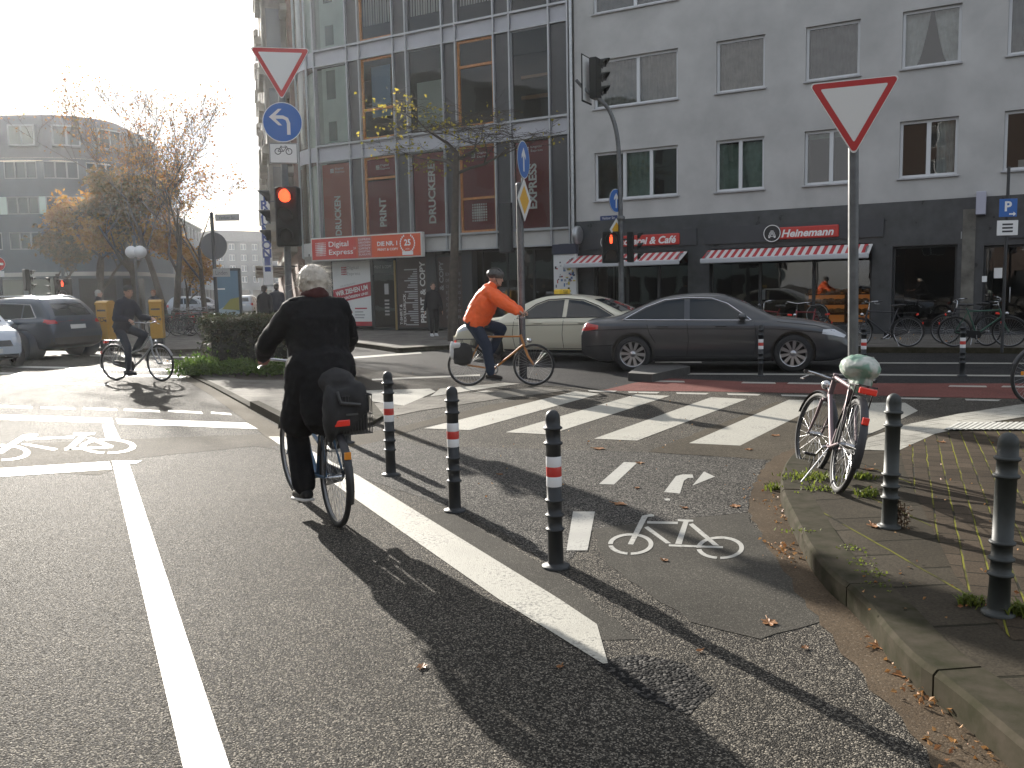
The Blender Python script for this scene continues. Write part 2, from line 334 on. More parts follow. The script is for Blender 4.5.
    bp = N(nt, 'ShaderNodeBump'); bp.inputs['Strength'].default_value = .9; bp.inputs['Distance'].default_value = bump; L.new(ad.outputs[0], bp.inputs['Height']); L.new(bp.outputs[0], b.inputs['Normal'])
    MATS[name] = m; return m

A_MAIN = asphalt('asphalt main', (.037, .0345, .031), (.017, .016, .0145), (.28, .252, .208), 165, .010, .6, .22)
A_COARSE = asphalt('asphalt coarse speckled', (.026, .025, .024), (.017, .0165, .016), (.235, .22, .195), 130, .008, .62, .18, .75)
A_SMOOTH = asphalt('asphalt smooth worn', (.058, .054, .046), (.042, .039, .034), (.12, .112, .095), 170, .002, .7, .25, .4)
A_TAN = asphalt('asphalt tan worn', (.062, .053, .04), (.042, .036, .028), (.14, .12, .09), 140, .0025, .7, .25, .5)
A_DARK = asphalt('asphalt dark lane', .026, (.016, .016, .017), (.085, .08, .075), 120, .004, .6, .25)
RED = asphalt('red cycle lane', (.15, .06, .05), (.10, .045, .04), (.22, .095, .08), 120, .003, .7, .2, .7)
GUT = asphalt('gutter mortar', (.075, .056, .038), (.052, .04, .028), (.12, .094, .068), 130, .0015, .8, .35, .35)
PAINT = worn_paint('white road paint', (.36, .352, .32), .55, .5)
PAINT_OLD = worn_paint('old white road paint', (.38, .365, .32), .6, .7)
PAINT_ZEB = worn_paint('zebra paint', (.36, .345, .295), .6, .6)

SZ = {}
def sheet(name, pts, mat, z=0.004, world=None, kind='structure', px=True, zz=0.0, rough_edge=False):
    P = [G(x, y, zz) for x, y in pts] if px else [V((p[0], p[1], 0)) for p in pts]
    z = z * .4 + .0004
    if rough_edge:
        Q = []
        for a, b in zip(P, P[1:] + P[:1]):
            l = (b - a).length; k = max(1, min(40, int(l / .12)))
            Q += [a + (b - a) * (i / k) + V((rnd.uniform(-1, 1), rnd.uniform(-1, 1), 0)) * (.018 if i else .008) for i in range(k)]
        P = Q
    mb = MB(); mb.poly([(p.x, p.y, zz + z) for p in P], 0); n = V((0, 0, 1))
    a = sum((P[i].x * P[(i + 1) % len(P)].y - P[(i + 1) % len(P)].x * P[i].y) for i in range(len(P)))
    if a < 0: mb.f[0].reverse()
    return mb.build(name, mat, kind=kind)
def raised(name, P, h, mat, side, z0=-.02, kind='structure'):
    """raised paved area with vertical kerb faces; P world xy list"""
    a = sum((P[i][0] * P[(i + 1) % len(P)][1] - P[(i + 1) % len(P)][0] * P[i][1]) for i in range(len(P)))
    if a < 0: P = P[::-1]
    mb = MB(); mb.prism([(p[0], p[1]) for p in P], z0, h, 0, None, 1); return mb.build(name, [mat, side], kind=kind)

# ------------------------------------------------------------------ the roads
mb = MB(); mb.poly([(-900, -300, 0), (900, -300, 0), (900, 1500, 0), (-900, 1500, 0)]); mb.build('road', A_MAIN, kind='structure')
sheet('bus_lane_asphalt', [(596, 389), (1500, 404), (1500, 345), (380, 341), (300, 343), (345, 366), (420, 376)], A_DARK, .004)
sheet('coarse_asphalt', [(270, 447), (330, 437), (385, 432), (420, 446), (640, 452), (765, 460), (748, 512), (594, 530), (560, 570), (470, 515)], A_COARSE, .004, rough_edge=True)
sheet('asphalt_patch', [(594, 529), (746, 513), (772, 550), (800, 590), (822, 622), (760, 640), (690, 622), (640, 588), (604, 560)], A_SMOOTH, .006, rough_edge=True)
sheet('tan_asphalt_patch', [(648, 452), (700, 432), (776, 402), (850, 404), (860, 440), (806, 458), (767, 460)], A_TAN, .006, rough_edge=True)
sheet('tan_asphalt_patch', [(282, 432), (330, 440), (400, 427), (490, 405), (560, 392), (590, 393), (480, 415), (420, 428), (384, 440), (330, 452)], A_TAN, .006, rough_edge=True)
sheet('tan_asphalt_patch', [(-60, 470), (-60, 447), (130, 439), (270, 434), (282, 450), (255, 446), (140, 458), (100, 475)], A_TAN, .003, rough_edge=True)
sheet('asphalt_patch', [(390, 520), (450, 512), (560, 575), (640, 640), (600, 640), (480, 570)], A_SMOOTH, .003, rough_edge=True)
sheet('asphalt_patch', [(596, 662), (640, 654), (684, 664), (716, 690), (690, 716), (640, 696)], asphalt('asphalt broken dark', .014, (.01, .01, .01), (.10, .094, .086), 75, .014), .003, rough_edge=True)
sheet('red_cycle_lane', [(600, 391), (634, 383), (668, 378.5), (760, 382.5), (900, 383.5), (1300, 384), (1300, 404), (1020, 399), (900, 396.5), (817, 393.5), (700, 391.5)], RED, .008)
mb = MB()
def mark(name, pts, mat=PAINT, z=.010, zz=0.0): return sheet(name, pts, mat, z, zz=zz)
# lane lines of the cycle lane and the box
mark('lane_line', [(112, 461), (128, 461), (274, 900), (213.5, 900)])
mark('lane_line', [(268.5, 437), (285, 437), (360, 477), (560, 600), (597, 625), (608, 664), (603, 664.5), (499, 600), (360, 502.7)], PAINT_ZEB)
mark('stop_line', [(-60, 414.5), (0, 414.8), (112, 418.6), (113.5, 423.5), (0, 419.8), (-60, 419.6)])
mark('stop_line', [(116, 418.7), (247, 423), (258, 429.3), (118, 424)])
mark('cycle_box_line', [(-70, 471.5), (0, 468.8), (109, 461.8), (112, 469.5), (0, 477.2), (-70, 482)])
mark('cycle_box_line', [(114, 461), (142, 461), (136, 464), (115, 464)], PAINT_OLD, .011)
mark('lane_line', [(102.5, 425), (113.5, 425), (120.5, 440), (106, 440)], PAINT_OLD)
for a, b, c, d in ((-52, -20, 404.8, 406.0), (-11, 31, 405.2, 406.7), (41, 74, 406.8, 407.9), (83.5, 116, 407.8, 409), (124, 159, 409, 410.6), (168, 201.5, 410.2, 412), (211, 230.5, 412, 413.5)):
    mark('lane_dash', [(a, c), (b, d), (b + 1.5, d + 2), (a, c + 1.8)])
mark('edge_line', [(-60, 380), (45, 382.3), (108, 384), (108, 385.4), (45, 383.8), (-60, 381.4)])
mark('edge_line', [(-60, 371.5), (160, 375.2), (186, 376.6), (186, 378.4), (160, 377.2), (-60, 373.5)])
mark('edge_line', [(-60, 364.2), (186, 369.8), (186, 371.6), (-60, 366)])
mark('edge_line', [(90, 355), (200, 357), (200, 358.4), (90, 356.4)], PAINT_OLD)
# zebra crossing
Z = [[(594, 439), (637, 441), (747, 399.3), (711, 397.5)], [(689, 443.5), (740, 446), (829, 401), (789, 400)],
     [(505.5, 432.6), (549.5, 434.8), (670, 396), (636, 394.6)], [(424, 428.7), (470, 430.4), (600, 394), (575, 391.5)],
     [(352, 416), (372, 419), (500, 392.5), (486, 390.5)]]
for q in Z: mark('zebra_stripe', q, PAINT_ZEB)
mark('zebra_stripe', [(862, 437), (880, 430), (918, 411), (905, 403), (868, 403)], PAINT_ZEB)
# dashed borders of the red cycle lane and lane lines of the road behind
for a, b, y in ((588, 617, 390.3), (628, 660, 391.6), (676, 709, 392.6), (727, 761, 393.6), (781, 817, 394.8), (898, 941, 397.8), (965, 1001, 399.2)):
    mark('cycle_lane_dash', [(a, y), (b, y + .7), (b - 3, y + 2.2), (a + 1, y + 1.5)], PAINT_OLD)
for a, b, y in ((655, 684, 380.6), (743, 775, 382), (789, 824, 382.6), (950, 986, 385.5), (1003, 1040, 386)):
    mark('cycle_lane_dash', [(a, y), (b, y + .5), (b + 1, y + 2), (a - 2, y + 1.4)], PAINT_OLD)
mark('lane_line', [(684, 373.3), (846, 374.1), (846, 375.5), (684, 374.7)], PAINT_OLD); mark('lane_line', [(868, 374.2), (1200, 376.5), (1200, 378), (868, 375.6)], PAINT_OLD)
mark('lane_line', [(875, 362.6), (1200, 363.4), (1200, 364.4), (875, 363.6)], PAINT_OLD); mark('lane_dash', [(861, 357.4), (874, 357), (876, 361.8), (862, 361.8)], PAINT_OLD)
mark('lane_dash', [(655, 360.5), (700, 360.2), (702, 363), (655, 363)], PAINT_OLD)
mark('lane_line', [(345, 357.5), (420, 352), (422, 353.5), (350, 359)], PAINT_OLD); mark('lane_line', [(372, 379), (480, 374.5), (480, 376), (372, 380.6)], PAINT_OLD)
# guide marks, turn arrow
mark('lane_dash', [(599, 484.5), (614, 485), (637.5, 463), (624, 462.5)]); mark('lane_dash', [(566.5, 551), (587.5, 551), (595, 512), (573, 512)])
mark('turn_arrow', [(664, 492.5), (680, 494), (684, 481), (688, 478.5), (693.5, 478.2), (692.5, 475), (683, 474.8), (676, 476.5)]); mark('turn_arrow', [(692.5, 486), (704, 472), (715, 477)])
mark('paint_remnant', [(664, 499), (670, 499), (670, 501), (665, 501)])
def pict(name, k, ox, oy, polys, wheels, mat=PAINT):
    mb = MB()
    def g(x, y): p = G(ox + x / k, oy + y / k); return (p.x, p.y, .0046)
    for pl in polys:
        P = [g(*q) for q in pl]; a = sum(P[i][0] * P[(i + 1) % len(P)][1] - P[(i + 1) % len(P)][0] * P[i][1] for i in range(len(P)))
        mb.poly(P if a > 0 else P[::-1])
    for cx, cy, rx, ry, th, gap in wheels:
        n = 40
        for i in range(n):
            a0, a1 = 2 * PI * i / n, 2 * PI * (i + 1) / n
            if any(abs(((a0 + a1) / 2 - gg + PI) % (2 * PI) - PI) < .07 for gg in gap): continue
            q = [g(cx + (rx - f * th) * math.cos(a), cy + (ry - f * th * ry / rx) * math.sin(a)) for f, a in ((0, a0), (0, a1), (1, a1), (1, a0))]
            a = sum(q[j][0] * q[(j + 1) % 4][1] - q[(j + 1) % 4][0] * q[j][1] for j in range(4))
            mb.poly([(p[0], p[1], .0054) for p in (q if a > 0 else q[::-1])])
    mb.build(name, mat, kind='structure')
pict('cycle_symbol', 5.12, 580, 470, [[(318, 237), (365, 228), (380, 232), (380, 241), (346, 243), (272, 385), (245, 383)], [(345, 265), (502, 268), (500, 280), (343, 277)], [(328, 298), (348, 291), (467, 379), (440, 379)],
     [(500, 255), (580, 258), (580, 267), (556, 268), (520, 383), (487, 381), (530, 267), (500, 264)], [(455, 384), (732, 394), (732, 404), (455, 394)], [(556, 282), (578, 276), (714, 391), (682, 389)]],
     [(260, 383, 116, 55, 24, (1.6, 3.1)), (718, 402, 122, 58, 24, (1.6, 0, 3.1))])
pict('cycle_symbol', 3.657, 0, 380, [[(85, 201), (138, 198), (138, 205), (100, 210), (8, 270), (-22, 268)], [(96, 214), (272, 206), (272, 213), (92, 221)], [(78, 236), (96, 233), (212, 253), (196, 259)],
     [(270, 195), (348, 193), (346, 199), (320, 203), (262, 257), (235, 256), (296, 203), (270, 202)], [(236, 251), (412, 243), (412, 249), (236, 258)], [(318, 214), (336, 211), (416, 243), (394, 247)]],
     [(395, 244, 103, 27, 22, (1.6,)), (6, 267, 105, 30, 22, (1.6,))])

# ------------------------------------------------------------------ kerbed corner pavement on the near side
SLAB = paving('mossy concrete slabs', (.036, .030, .021), (.048, .040, .029), (.018, .016, .010), .5, .5, R(-95), .012, .5, .85, .006, .6)
SETT = paving('brown clinker setts', (.044, .033, .022), (.06, .045, .031), (.018, .016, .011), .21, .11, R(-66), .007, .5, .8, .006, .95)
KSTONE = pm('kerb stone', (.055, .046, .034), .95, spec=.08, var=.4, vscale=9, bump=.005, bscale=55, objc=False, col2=(.026, .026, .014))
KSIDE = pm('kerb stone face', (.06, .052, .038), .95, spec=.08, var=.4, vscale=7, bump=.004, bscale=50, objc=False)
LIGHTSLAB = paving('pale concrete slabs', (.28, .27, .235), (.33, .315, .275), (.10, .095, .08), .3, .3, TH, .006, .5, .75, .003)
kb = [(1130, 880), (1008, 768), (952, 716), (903, 679.5), (857, 616), (829.5, 595), (808, 566), (794, 535), (781, 507), (780, 490), (787, 471), (800, 460), (822, 450)]
kbw = [G(x, y) for x, y in kb]
# dense kerb path (outer foot), resampled by arc length
def resample(P, step):
    out = [P[0]]; acc = 0
    for a, b in zip(P, P[1:]):
        l = (b - a).length; t = step - acc
        while t <= l: out.append(a + (b - a) * (t / l)); t += step
        acc = (acc + l) % step if l >= step - acc else acc + l
    out.append(P[-1]); return out
def smooth_path(P, it=2):
    for _ in range(it):
        Q = [P[0]]
        for a, b in zip(P, P[1:]): Q += [a * .75 + b * .25, a * .25 + b * .75]
        P = Q + [P[-1]]
    return P
kpath = smooth_path(kbw, 2)
def offset_path(P, d):
    out = []
    for i, p in enumerate(P):
        t = (P[min(i + 1, len(P) - 1)] - P[max(i - 1, 0)]).normalized(); out.append(p + V((t.y, -t.x, 0)) * d)   # to the right of travel
    return out
# kerb height runs out towards the crossing
tot = sum((b - a).length for a, b in zip(kpath, kpath[1:]))
inner = offset_path(kpath, .2)
cum = [0]
for a, b in zip(kpath, kpath[1:]): cum.append(cum[-1] + (b - a).length)
def kh(i): return .12
mb = MB(); seg = []
stone_len = .95; start = 0
i = 0
while i < len(kpath) - 1:
    j = i + 1
    while j < len(kpath) - 1 and cum[j] - cum[i] < stone_len: j += 1
    A = kpath[i:j + 1]; B = inner[i:j + 1]; n = len(A)
    A = [p.copy() for p in A]; B = [p.copy() for p in B]
    dirn = (A[1] - A[0]).normalized(); A[0] += dirn * .006; B[0] += dirn * .006
    dirn = (A[-1] - A[-2]).normalized(); A[-1] -= dirn * .006; B[-1] -= dirn * .006
    ch = .018; vs = []; dz = rnd.uniform(-.004, .004)
    for a, b in zip(A, B):
        o = (b - a).normalized()
        vs += [(a.x, a.y, -.02), (a.x, a.y, .12 - ch + dz), (a.x + o.x * ch, a.y + o.y * ch, .122 + dz), (b.x, b.y, .122 + dz), (b.x, b.y, -.02)]
    fs = []
    for k in range(n - 1):
        for q in range(4): fs.append((k * 5 + q, k * 5 + 5 + q, k * 5 + 6 + q, k * 5 + 1 + q)[::-1])
    mb.add(vs, fs, 0); mb.add(vs[:5], [[0, 1, 2, 3, 4]], 0); mb.add(vs[-5:], [[4, 3, 2, 1, 0]], 0)
    i = j
mb.build('kerb', [KSTONE], kind='structure')
mb = MB()                                                   # dark bedding in the kerb joints
for a, b, c, d in zip(kpath, kpath[1:], inner[1:], inner):
    a2 = a + (d - a) * .06; b2 = b + (c - b) * .06
    mb.add([(a2.x, a2.y, -.02), (b2.x, b2.y, -.02), (b2.x, b2.y, .10), (a2.x, a2.y, .10), (d.x, d.y, .10), (c.x, c.y, .10)], [(0, 1, 2, 3), (3, 2, 5, 4)])
mb.build('kerb_bedding', [pm('damp grit', (.03, .026, .02), .9, objc=False)], kind='structure')
back = [G(x, y, .12) for x, y in ((862, 437), (905, 424), (960, 418), (1024, 411), (1500, 395), (1900, 520), (1800, 1200))]
P = [(p.x, p.y) for p in inner] + [(p.x, p.y) for p in back]
raised('sidewalk', P, .118, SLAB, KSIDE)
sheet('sett_paving', [(905, 437), (960, 431), (1500, 418), (1700, 640), (1012, 640), (955, 575), (918, 498), (905, 470), (900, 450)], SETT, .002, zz=.12)
sheet('pale_slab_strip', [(862, 450), (898, 451), (935, 434), (975, 425), (1024, 417), (1500, 404), (1500, 393), (1024, 404), (958, 414), (905, 425), (868, 438)], LIGHTSLAB, .006, zz=.12)
# ribbed guidance slabs for the blind
TACT = pm('white ribbed slab', (.46, .45, .405), .7, var=.12, vscale=8, objc=False)
a, b, c, d = [G(x, y, .12) for x, y in ((958, 424), (944, 431), (1500, 430), (1500, 421))]
mb = MB(); mb.poly([(p.x, p.y, .132) for p in (b, c, d, a)]); n = 90
for i in range(n):
    f = i / n; p = b + (c - b) * f; q = a + (d - a) * f; u = (c - b).normalized()
    p2, q2 = p + u * .035, q + u * .035
    mb.add([(p.x, p.y, .132), (q.x, q.y, .132), (q2.x, q2.y, .132), (p2.x, p2.y, .132), (p.x, p.y, .14), (q.x, q.y, .14), (q2.x, q2.y, .14), (p2.x, p2.y, .14)], [(4, 7, 6, 5), (0, 4, 5, 1), (3, 2, 6, 7)])
mb.build('guidance_strip', [TACT], kind='structure')
# gutter of smooth mortar along the kerb
g_out = [(1030, 880), (934, 768), (906, 728), (869, 688), (829, 633), (796, 593), (786, 572), (768, 546), (748, 514), (750, 490), (767, 460), (800, 446)]
go = smooth_path([G(x, y) for x, y in g_out], 2); gi = [G(x, y) for x, y in kb]; gi = smooth_path(gi, 2)
gi2 = offset_path(gi, .03)
n = 60
def at(P, f):
    c = [0]
    for a, b in zip(P, P[1:]): c.append(c[-1] + (b - a).length)
    t = f * c[-1]
    for k in range(len(P) - 1):
        if c[k + 1] >= t - 1e-9: return P[k] + (P[k + 1] - P[k]) * ((t - c[k]) / max(1e-9, c[k + 1] - c[k]))
    return P[-1]
mb = MB(); vs = []
for k in range(n + 1):
    a, b = at(go, k / n), at(gi2, k / n); j = rnd.uniform(-.02, .02); u = (b - a).normalized(); a = a + u * j; vs += [(a.x, a.y, .004), (b.x, b.y, .004)]
mb.add(vs, [(2 * k, 2 * k + 1, 2 * k + 3, 2 * k + 2) for k in range(n)]); mb.build('gutter', [GUT], kind='structure')

# ------------------------------------------------------------------ traffic island and far pavement
ISL = paving('island slabs', (.14, .13, .11), (.175, .162, .138), (.07, .065, .055), .3, .3, R(20), .006, .5, .85, .003)
isl = [(185, 374), (215, 389), (251, 409), (283, 426.5), (318, 433), (345, 431), (372, 425), (383, 418), (372, 404), (362, 390), (352, 376), (346, 367.5), (300, 363), (215, 363)]
iw = [G(x, y) for x, y in isl]
raised('traffic_island', [(p.x, p.y) for p in iw], .03, ISL, KSIDE)
for k in range(len(iw)):                                    # kerb stones round the island, flush where the crossing meets it
    a, b = iw[k], iw[(k + 1) % len(iw)]; u = (b - a).normalized(); o = V((-u.y, u.x, 0)); 
    mb = MB(); hgt = .11 if k == 2 else .075 if k in (3, 9, 10, 11, 12, 13) else .034
    p = [a, b, b - o * .12, a - o * .12]; p = [a - o * .01, b - o * .01, b + o * .11, a + o * .11]
    if sum(p[i].x * p[(i + 1) % 4].y - p[(i + 1) % 4].x * p[i].y for i in range(4)) < 0: p = p[::-1]
    mb.prism([(q.x, q.y) for q in p], 0, hgt + .001 * k); mb.build('island_kerb', [KSTONE], kind='structure')
sheet('island_bed', [(200, 373.5), (245, 380), (352, 380), (350, 370), (300, 366), (212, 366)], pm('bed soil', (.05, .038, .026), .95, var=.4, vscale=12, bump=.01, bscale=30, objc=False), .012, zz=.03)
gi3 = [(178, 375.5), (190, 376), (240, 403), (283, 430), (300, 437), (270, 440), (243, 419), (212, 396)]
sheet('gutter', gi3, asphalt('pale gutter concrete', (.13, .113, .086), (.095, .082, .063), (.19, .168, .13), 130, .0015, .8, .25, .35), .009)
# pale walkway band and white guidance field between island and crossing
sheet('walkway_band', [(352, 420), (372, 421), (420, 411), (500, 399), (566, 391), (540, 387.5), (450, 395), (380, 403), (352, 408)], ISL, .014)
sheet('guidance_field', [(358, 400), (404, 406), (436, 392), (430, 389), (362, 391)], PAINT_ZEB, .018)
sheet('guidance_field', [(430, 397), (478, 390), (520, 384), (505, 383), (440, 389)], PAINT_ZEB, .016)
FARP = paving('far pavement slabs', (.12, .11, .098), (.15, .14, .125), (.07, .065, .055), .3, .3, TH, .006, .5, .85, .003)
kf = [(1500, 356), (1060, 354), (900, 353), (700, 352), (575, 350.5), (470, 349), (425, 351), (398, 353), (372, 349), (335, 344), (300, 338), (270, 330), (250, 322), (243, 318)]
kw = [G(x, y) for x, y in kf]
bk = [FW(-12.2, .5, 0) + V((-28, 85, 0)), FW(-12.2, .5, 0), FW(60, .5, 0)]
raised('far_sidewalk', [(p.x, p.y) for p in kw] + [(p.x, p.y) for p in bk], .12, FARP, KSIDE)
for a, b in zip(kw, kw[1:]):
    u = (b - a).normalized(); o = V((u.y, -u.x, 0)); mb = MB()
    p = [a - o * .01, b - o * .01, b + o * .14, a + o * .14]
    if sum(p[i].x * p[(i + 1) % 4].y - p[(i + 1) % 4].x * p[i].y for i in range(4)) < 0: p = p[::-1]
    mb.prism([(q.x, q.y) for q in p], 0, .125); mb.build('far_kerb', [KSTONE], kind='structure')
# plaza pavement on the far side of the side street
pl = [(-900, 350), (60, 350.5), (100, 351), (150, 352), (176, 353), (200, 352), (203, 345), (196, 334), (193, 324), (192, 314)]
raised('plaza_pavement', [(p.x, p.y) for p in [G(x, y) for x, y in pl]] + [(-70, 140), (-200, 140)], .1, FARP, KSIDE)
# end of the dark kerb between the lanes
p = [G(x, y) for x, y in ((628, 381), (652, 382.5), (690, 374), (672, 369.5), (640, 372))]
raised('lane_kerb_end', [(q.x, q.y) for q in p], .14, pm('dark rubber kerb', (.05, .048, .045), .8, var=.3, vscale=6, bump=.004, bscale=40, objc=False), pm('dark rubber kerb', 0))
# ------------------------------------------------------------------ building materials
STUCCO = pm('grey stucco', (.46, .452, .44), .9, var=.16, vscale=.7, bump=.006, bscale=70, detail=8)
WHITEFR = pm('white window frame', (.62, .63, .64), .45)
SILL = pm('grey window sill', (.42, .42, .43), .5, var=.2, vscale=5)
GLASS = glass('window glass', refl=1.0)
GLASS_R = glass('coated window glass', (.92, .94, .92), refl=.5)
SHOPGL = glass('shop glass', (.8, .85, .85), refl=1.1)
DARKROOM = pm('dark interior', (.035, .033, .032), .9)
def curtain_mat(n, c, f=60):
    if n in MATS: return MATS[n]
    m = pm(n, c, .9, var=.25, vscale=3); return m
CURT_W = curtain_mat('net curtain', (.42, .42, .42)); CURT_B = curtain_mat('beige curtain', (.20, .18, .165)); CURT_G = curtain_mat('green curtain', (.17, .24, .20)); CURT_D = curtain_mat('dark curtain', (.12, .115, .12))
FASCIA = pm('anthracite fascia', (.05, .052, .058), .42, var=.15, vscale=1.5)
STONE_D = pm('dark stone cladding', (.055, .058, .062), .3, var=.3, vscale=2.5)
METALG = pm('grey metal', (.32, .33, .34), .4, .6, var=.1, vscale=3)
METALD = pm('dark metal', (.045, .047, .05), .45, .3)
GALV = pm('galvanised steel', (.42, .43, .44), .42, .75, var=.2, vscale=14)
WHITE = pm('white enamel', (.78, .78, .77), .4)
BLACK = pm('black plastic', (.018, .018, .02), .4, bump=.0006, bscale=200)
RUBBER = pm('rubber', (.022, .022, .022), .75)
SIGNRED = pm('sign red', (.52, .035, .03), .4); SIGNBLUE = pm('sign blue', (.03, .13, .42), .4); SIGNBACK = pm('sign back', (.11, .11, .115), .6)
SHOPRED = pm('shop red', (.50, .045, .035), .35); SHOPRED2 = pm('shop orange red', (.62, .09, .03), .35); WINE = pm('wine red foil', (.20, .018, .024), .35)
BRICKR = pm('rust red foil', (.36, .075, .05), .4)
YELLOWDIA = pm('sign yellow', (.70, .38, .02), .4)

def holes_wall(mb, s0, s1, z0, z1, holes, depth=.22, y=0.0, mat=0, matr=None):
    """wall skin in the xz-plane with rectangular openings and their reveals"""
    xs = sorted({s0, s1} | {h[i] for h in holes for i in (0, 1) if s0 < h[i] < s1}); zs = sorted({z0, z1} | {h[i] for h in holes for i in (2, 3) if z0 < h[i] < z1})
    for a, b in zip(xs, xs[1:]):
        for c, d in zip(zs, zs[1:]):
            mx, mz = (a + b) / 2, (c + d) / 2
            if any(h[0] < mx < h[1] and h[2] < mz < h[3] for h in holes): continue
            mb.poly([(a, y, c), (b, y, c), (b, y, d), (a, y, d)], mat)
    r = mat if matr is None else matr
    for a, b, c, d in [h[:4] for h in holes]:
        c2, d2 = max(c, z0), min(d, z1); e = y + depth
        mb.poly([(a, y, c2), (a, y, d2), (a, e, d2), (a, e, c2)], r); mb.poly([(b, y, c2), (b, e, c2), (b, e, d2), (b, y, d2)], r)
        if d <= z1: mb.poly([(a, y, d2), (b, y, d2), (b, e, d2), (a, e, d2)], r)
        if c >= z0: mb.poly([(a, y, c2), (a, e, c2), (b, e, c2), (b, y, c2)], r)

def win_frame(mb, a, b, c, d, y, div=(), fr=.07, th=.06, mat=0, hdiv=()):
    """frame bars around and between the lights of a window, butt-jointed"""
    mb.box(((a + b) / 2, y, c + fr / 2), (b - a, th, fr), mat); mb.box(((a + b) / 2, y, d - fr / 2), (b - a, th, fr), mat)
    for x in (a + fr / 2, b - fr / 2): mb.box((x, y, (c + d) / 2), (fr, th, d - c - 2 * fr), mat)
    for x in div: mb.box((x, y, (c + d) / 2), (fr * 1.5, th + .012, d - c - 2 * fr), mat)
    for z in hdiv: mb.box(((a + b) / 2, y, z), (b - a - 2 * fr, th + .006, fr), mat)
def curtain(mb, a, b, c, d, y, waves=10, amp=.03, mat=0, top=None):
    n = max(8, int(waves * 6)); vs = []
    for i in range(n + 1):
        f = i / n; x = a + (b - a) * f; yy = y + amp * math.sin(f * waves * 2 * PI + .7 * math.sin(f * 9)) 
        vs += [(x, yy, c), (x + (0 if top is None else 0), yy, d)]
    mb.add(vs, [(2 * i, 2 * i + 2, 2 * i + 3, 2 * i + 1) for i in range(n)], mat, True)

# ================================================================== grey apartment house
apt = empty('apartment_building', F0, FROT, 'grey stuccoed apartment house with white framed windows over a dark shop floor', 'building')
rows = [(4.52, 6.09), (7.52, 9.07), (10.55, 12.1)]
cols = [(.80, 3.70, 3), (4.93, 6.42, 2), (7.60, 9.10, 2), (10.20, 11.68, 2), (12.78, 14.26, 2), (15.4, 16.9, 2)]
holes = [(a, b, c, d) for c, d in rows for a, b, k in cols]
SR = 30.0
mb = MB(); holes_wall(mb, .10, SR, 3.87, 14.5, holes, .16)
mb.box((15, 5.2, 14.55), (SR - .2, 10, .1)); mb.box((15, 10, 7), (SR - .2, .1, 14.4)); mb.box((SR - .05, 5.2, 7), (.1, 9.6, 14.4)); mb.box((.16, 5.2, 9.2), (.12, 9.6, 10.6))
mb.build('wall', [STUCCO], apt)
mb = MB()
for z in (3.75, 6.9, 9.9): mb.box((15, 3.2, z), (29, 5.6, .12))
for s in (4.4, 7.0, 9.7, 12.3, 15): mb.box((s, 3.2, 9), (.12, 5.4, 10))
mb.box((15, 3.4, 9), (29, .1, 10.4)); mb.build('interior', [DARKROOM], apt)
k = 0
for ri, (c, d) in enumerate(rows):
    for ci, (a, b, nd) in enumerate(cols):
        div = [] if (ri == 1 and ci in (1, 2, 3, 4, 5)) else ([a + (b - a) * .5] if (ri >= 1 or nd == 2) else [a + (b - a) * .36, a + (b - a) * .68])
        if ri == 1 and ci == 0: div = [a + (b - a) * .53]
        mb = MB(); win_frame(mb, a + .004, b - .004, c + .004, d - .004, .13, div, .075); w_ = mb.build('window', [WHITEFR], apt)
        mb = MB(); mb.poly([(a + .06, .135, c + .06), (b - .06, .135, c + .06), (b - .06, .135, d - .06), (a + .06, .135, d - .06)]); mb.build('pane', [GLASS], w_)
        mb = MB(); mb.box(((a + b) / 2, .035, c - .027), (b - a + .1, .21, .05), 0, None, .008); mb.build('sill', [SILL], w_)
        mb = MB(); cm = CURT_D
        if ri == 1:
            cm = [CURT_B, CURT_B, CURT_D, None, CURT_D, CURT_B][ci]
            if cm: curtain(mb, a, b, c, d, .30, 16 if ci == 0 else 9, .025)
            else:                                          # gathered pair of net curtains
                cm = CURT_W
                for sgn in (-1, 1):
                    n = 14; vs = []
                    for i in range(n + 1):
                        f = i / n
                        for kz in range(9):
                            g = kz / 8; wd = (.30 + .42 * g ** .6) * (b - a) * .66; x = (a + f * wd) if sgn < 0 else (b - f * wd); vs.append((x, .3 + .03 * math.sin(f * 30), c + (d - c) * g))
                    mb.add(vs, [(i * 9 + q, (i + 1) * 9 + q, (i + 1) * 9 + q + 1, i * 9 + q + 1) for i in range(n) for q in range(8)], 0, True)
        elif ri == 0:
            if ci == 0: curtain(mb, a + 1.0, a + 2.0, c, d, .3, 5, .04); cm = CURT_G
            elif ci == 1: curtain(mb, a, b, c, d - .1, .34, 6, .03); cm = CURT_G
            elif ci == 3: curtain(mb, b - .55, b - .1, c, d, .3, 3, .03); cm = CURT_W
            elif ci == 2: mb.box(((a + b) / 2, .35, d - .1), (b - a, .04, .2)); cm = CURT_G
            else: mb.box((a + .5, .5, c + .15), (.3, .2, .3)); cm = CURT_W
        else: curtain(mb, a, b, c, d, .3, 8, .03)
        mb.build('curtain', [cm], w_)
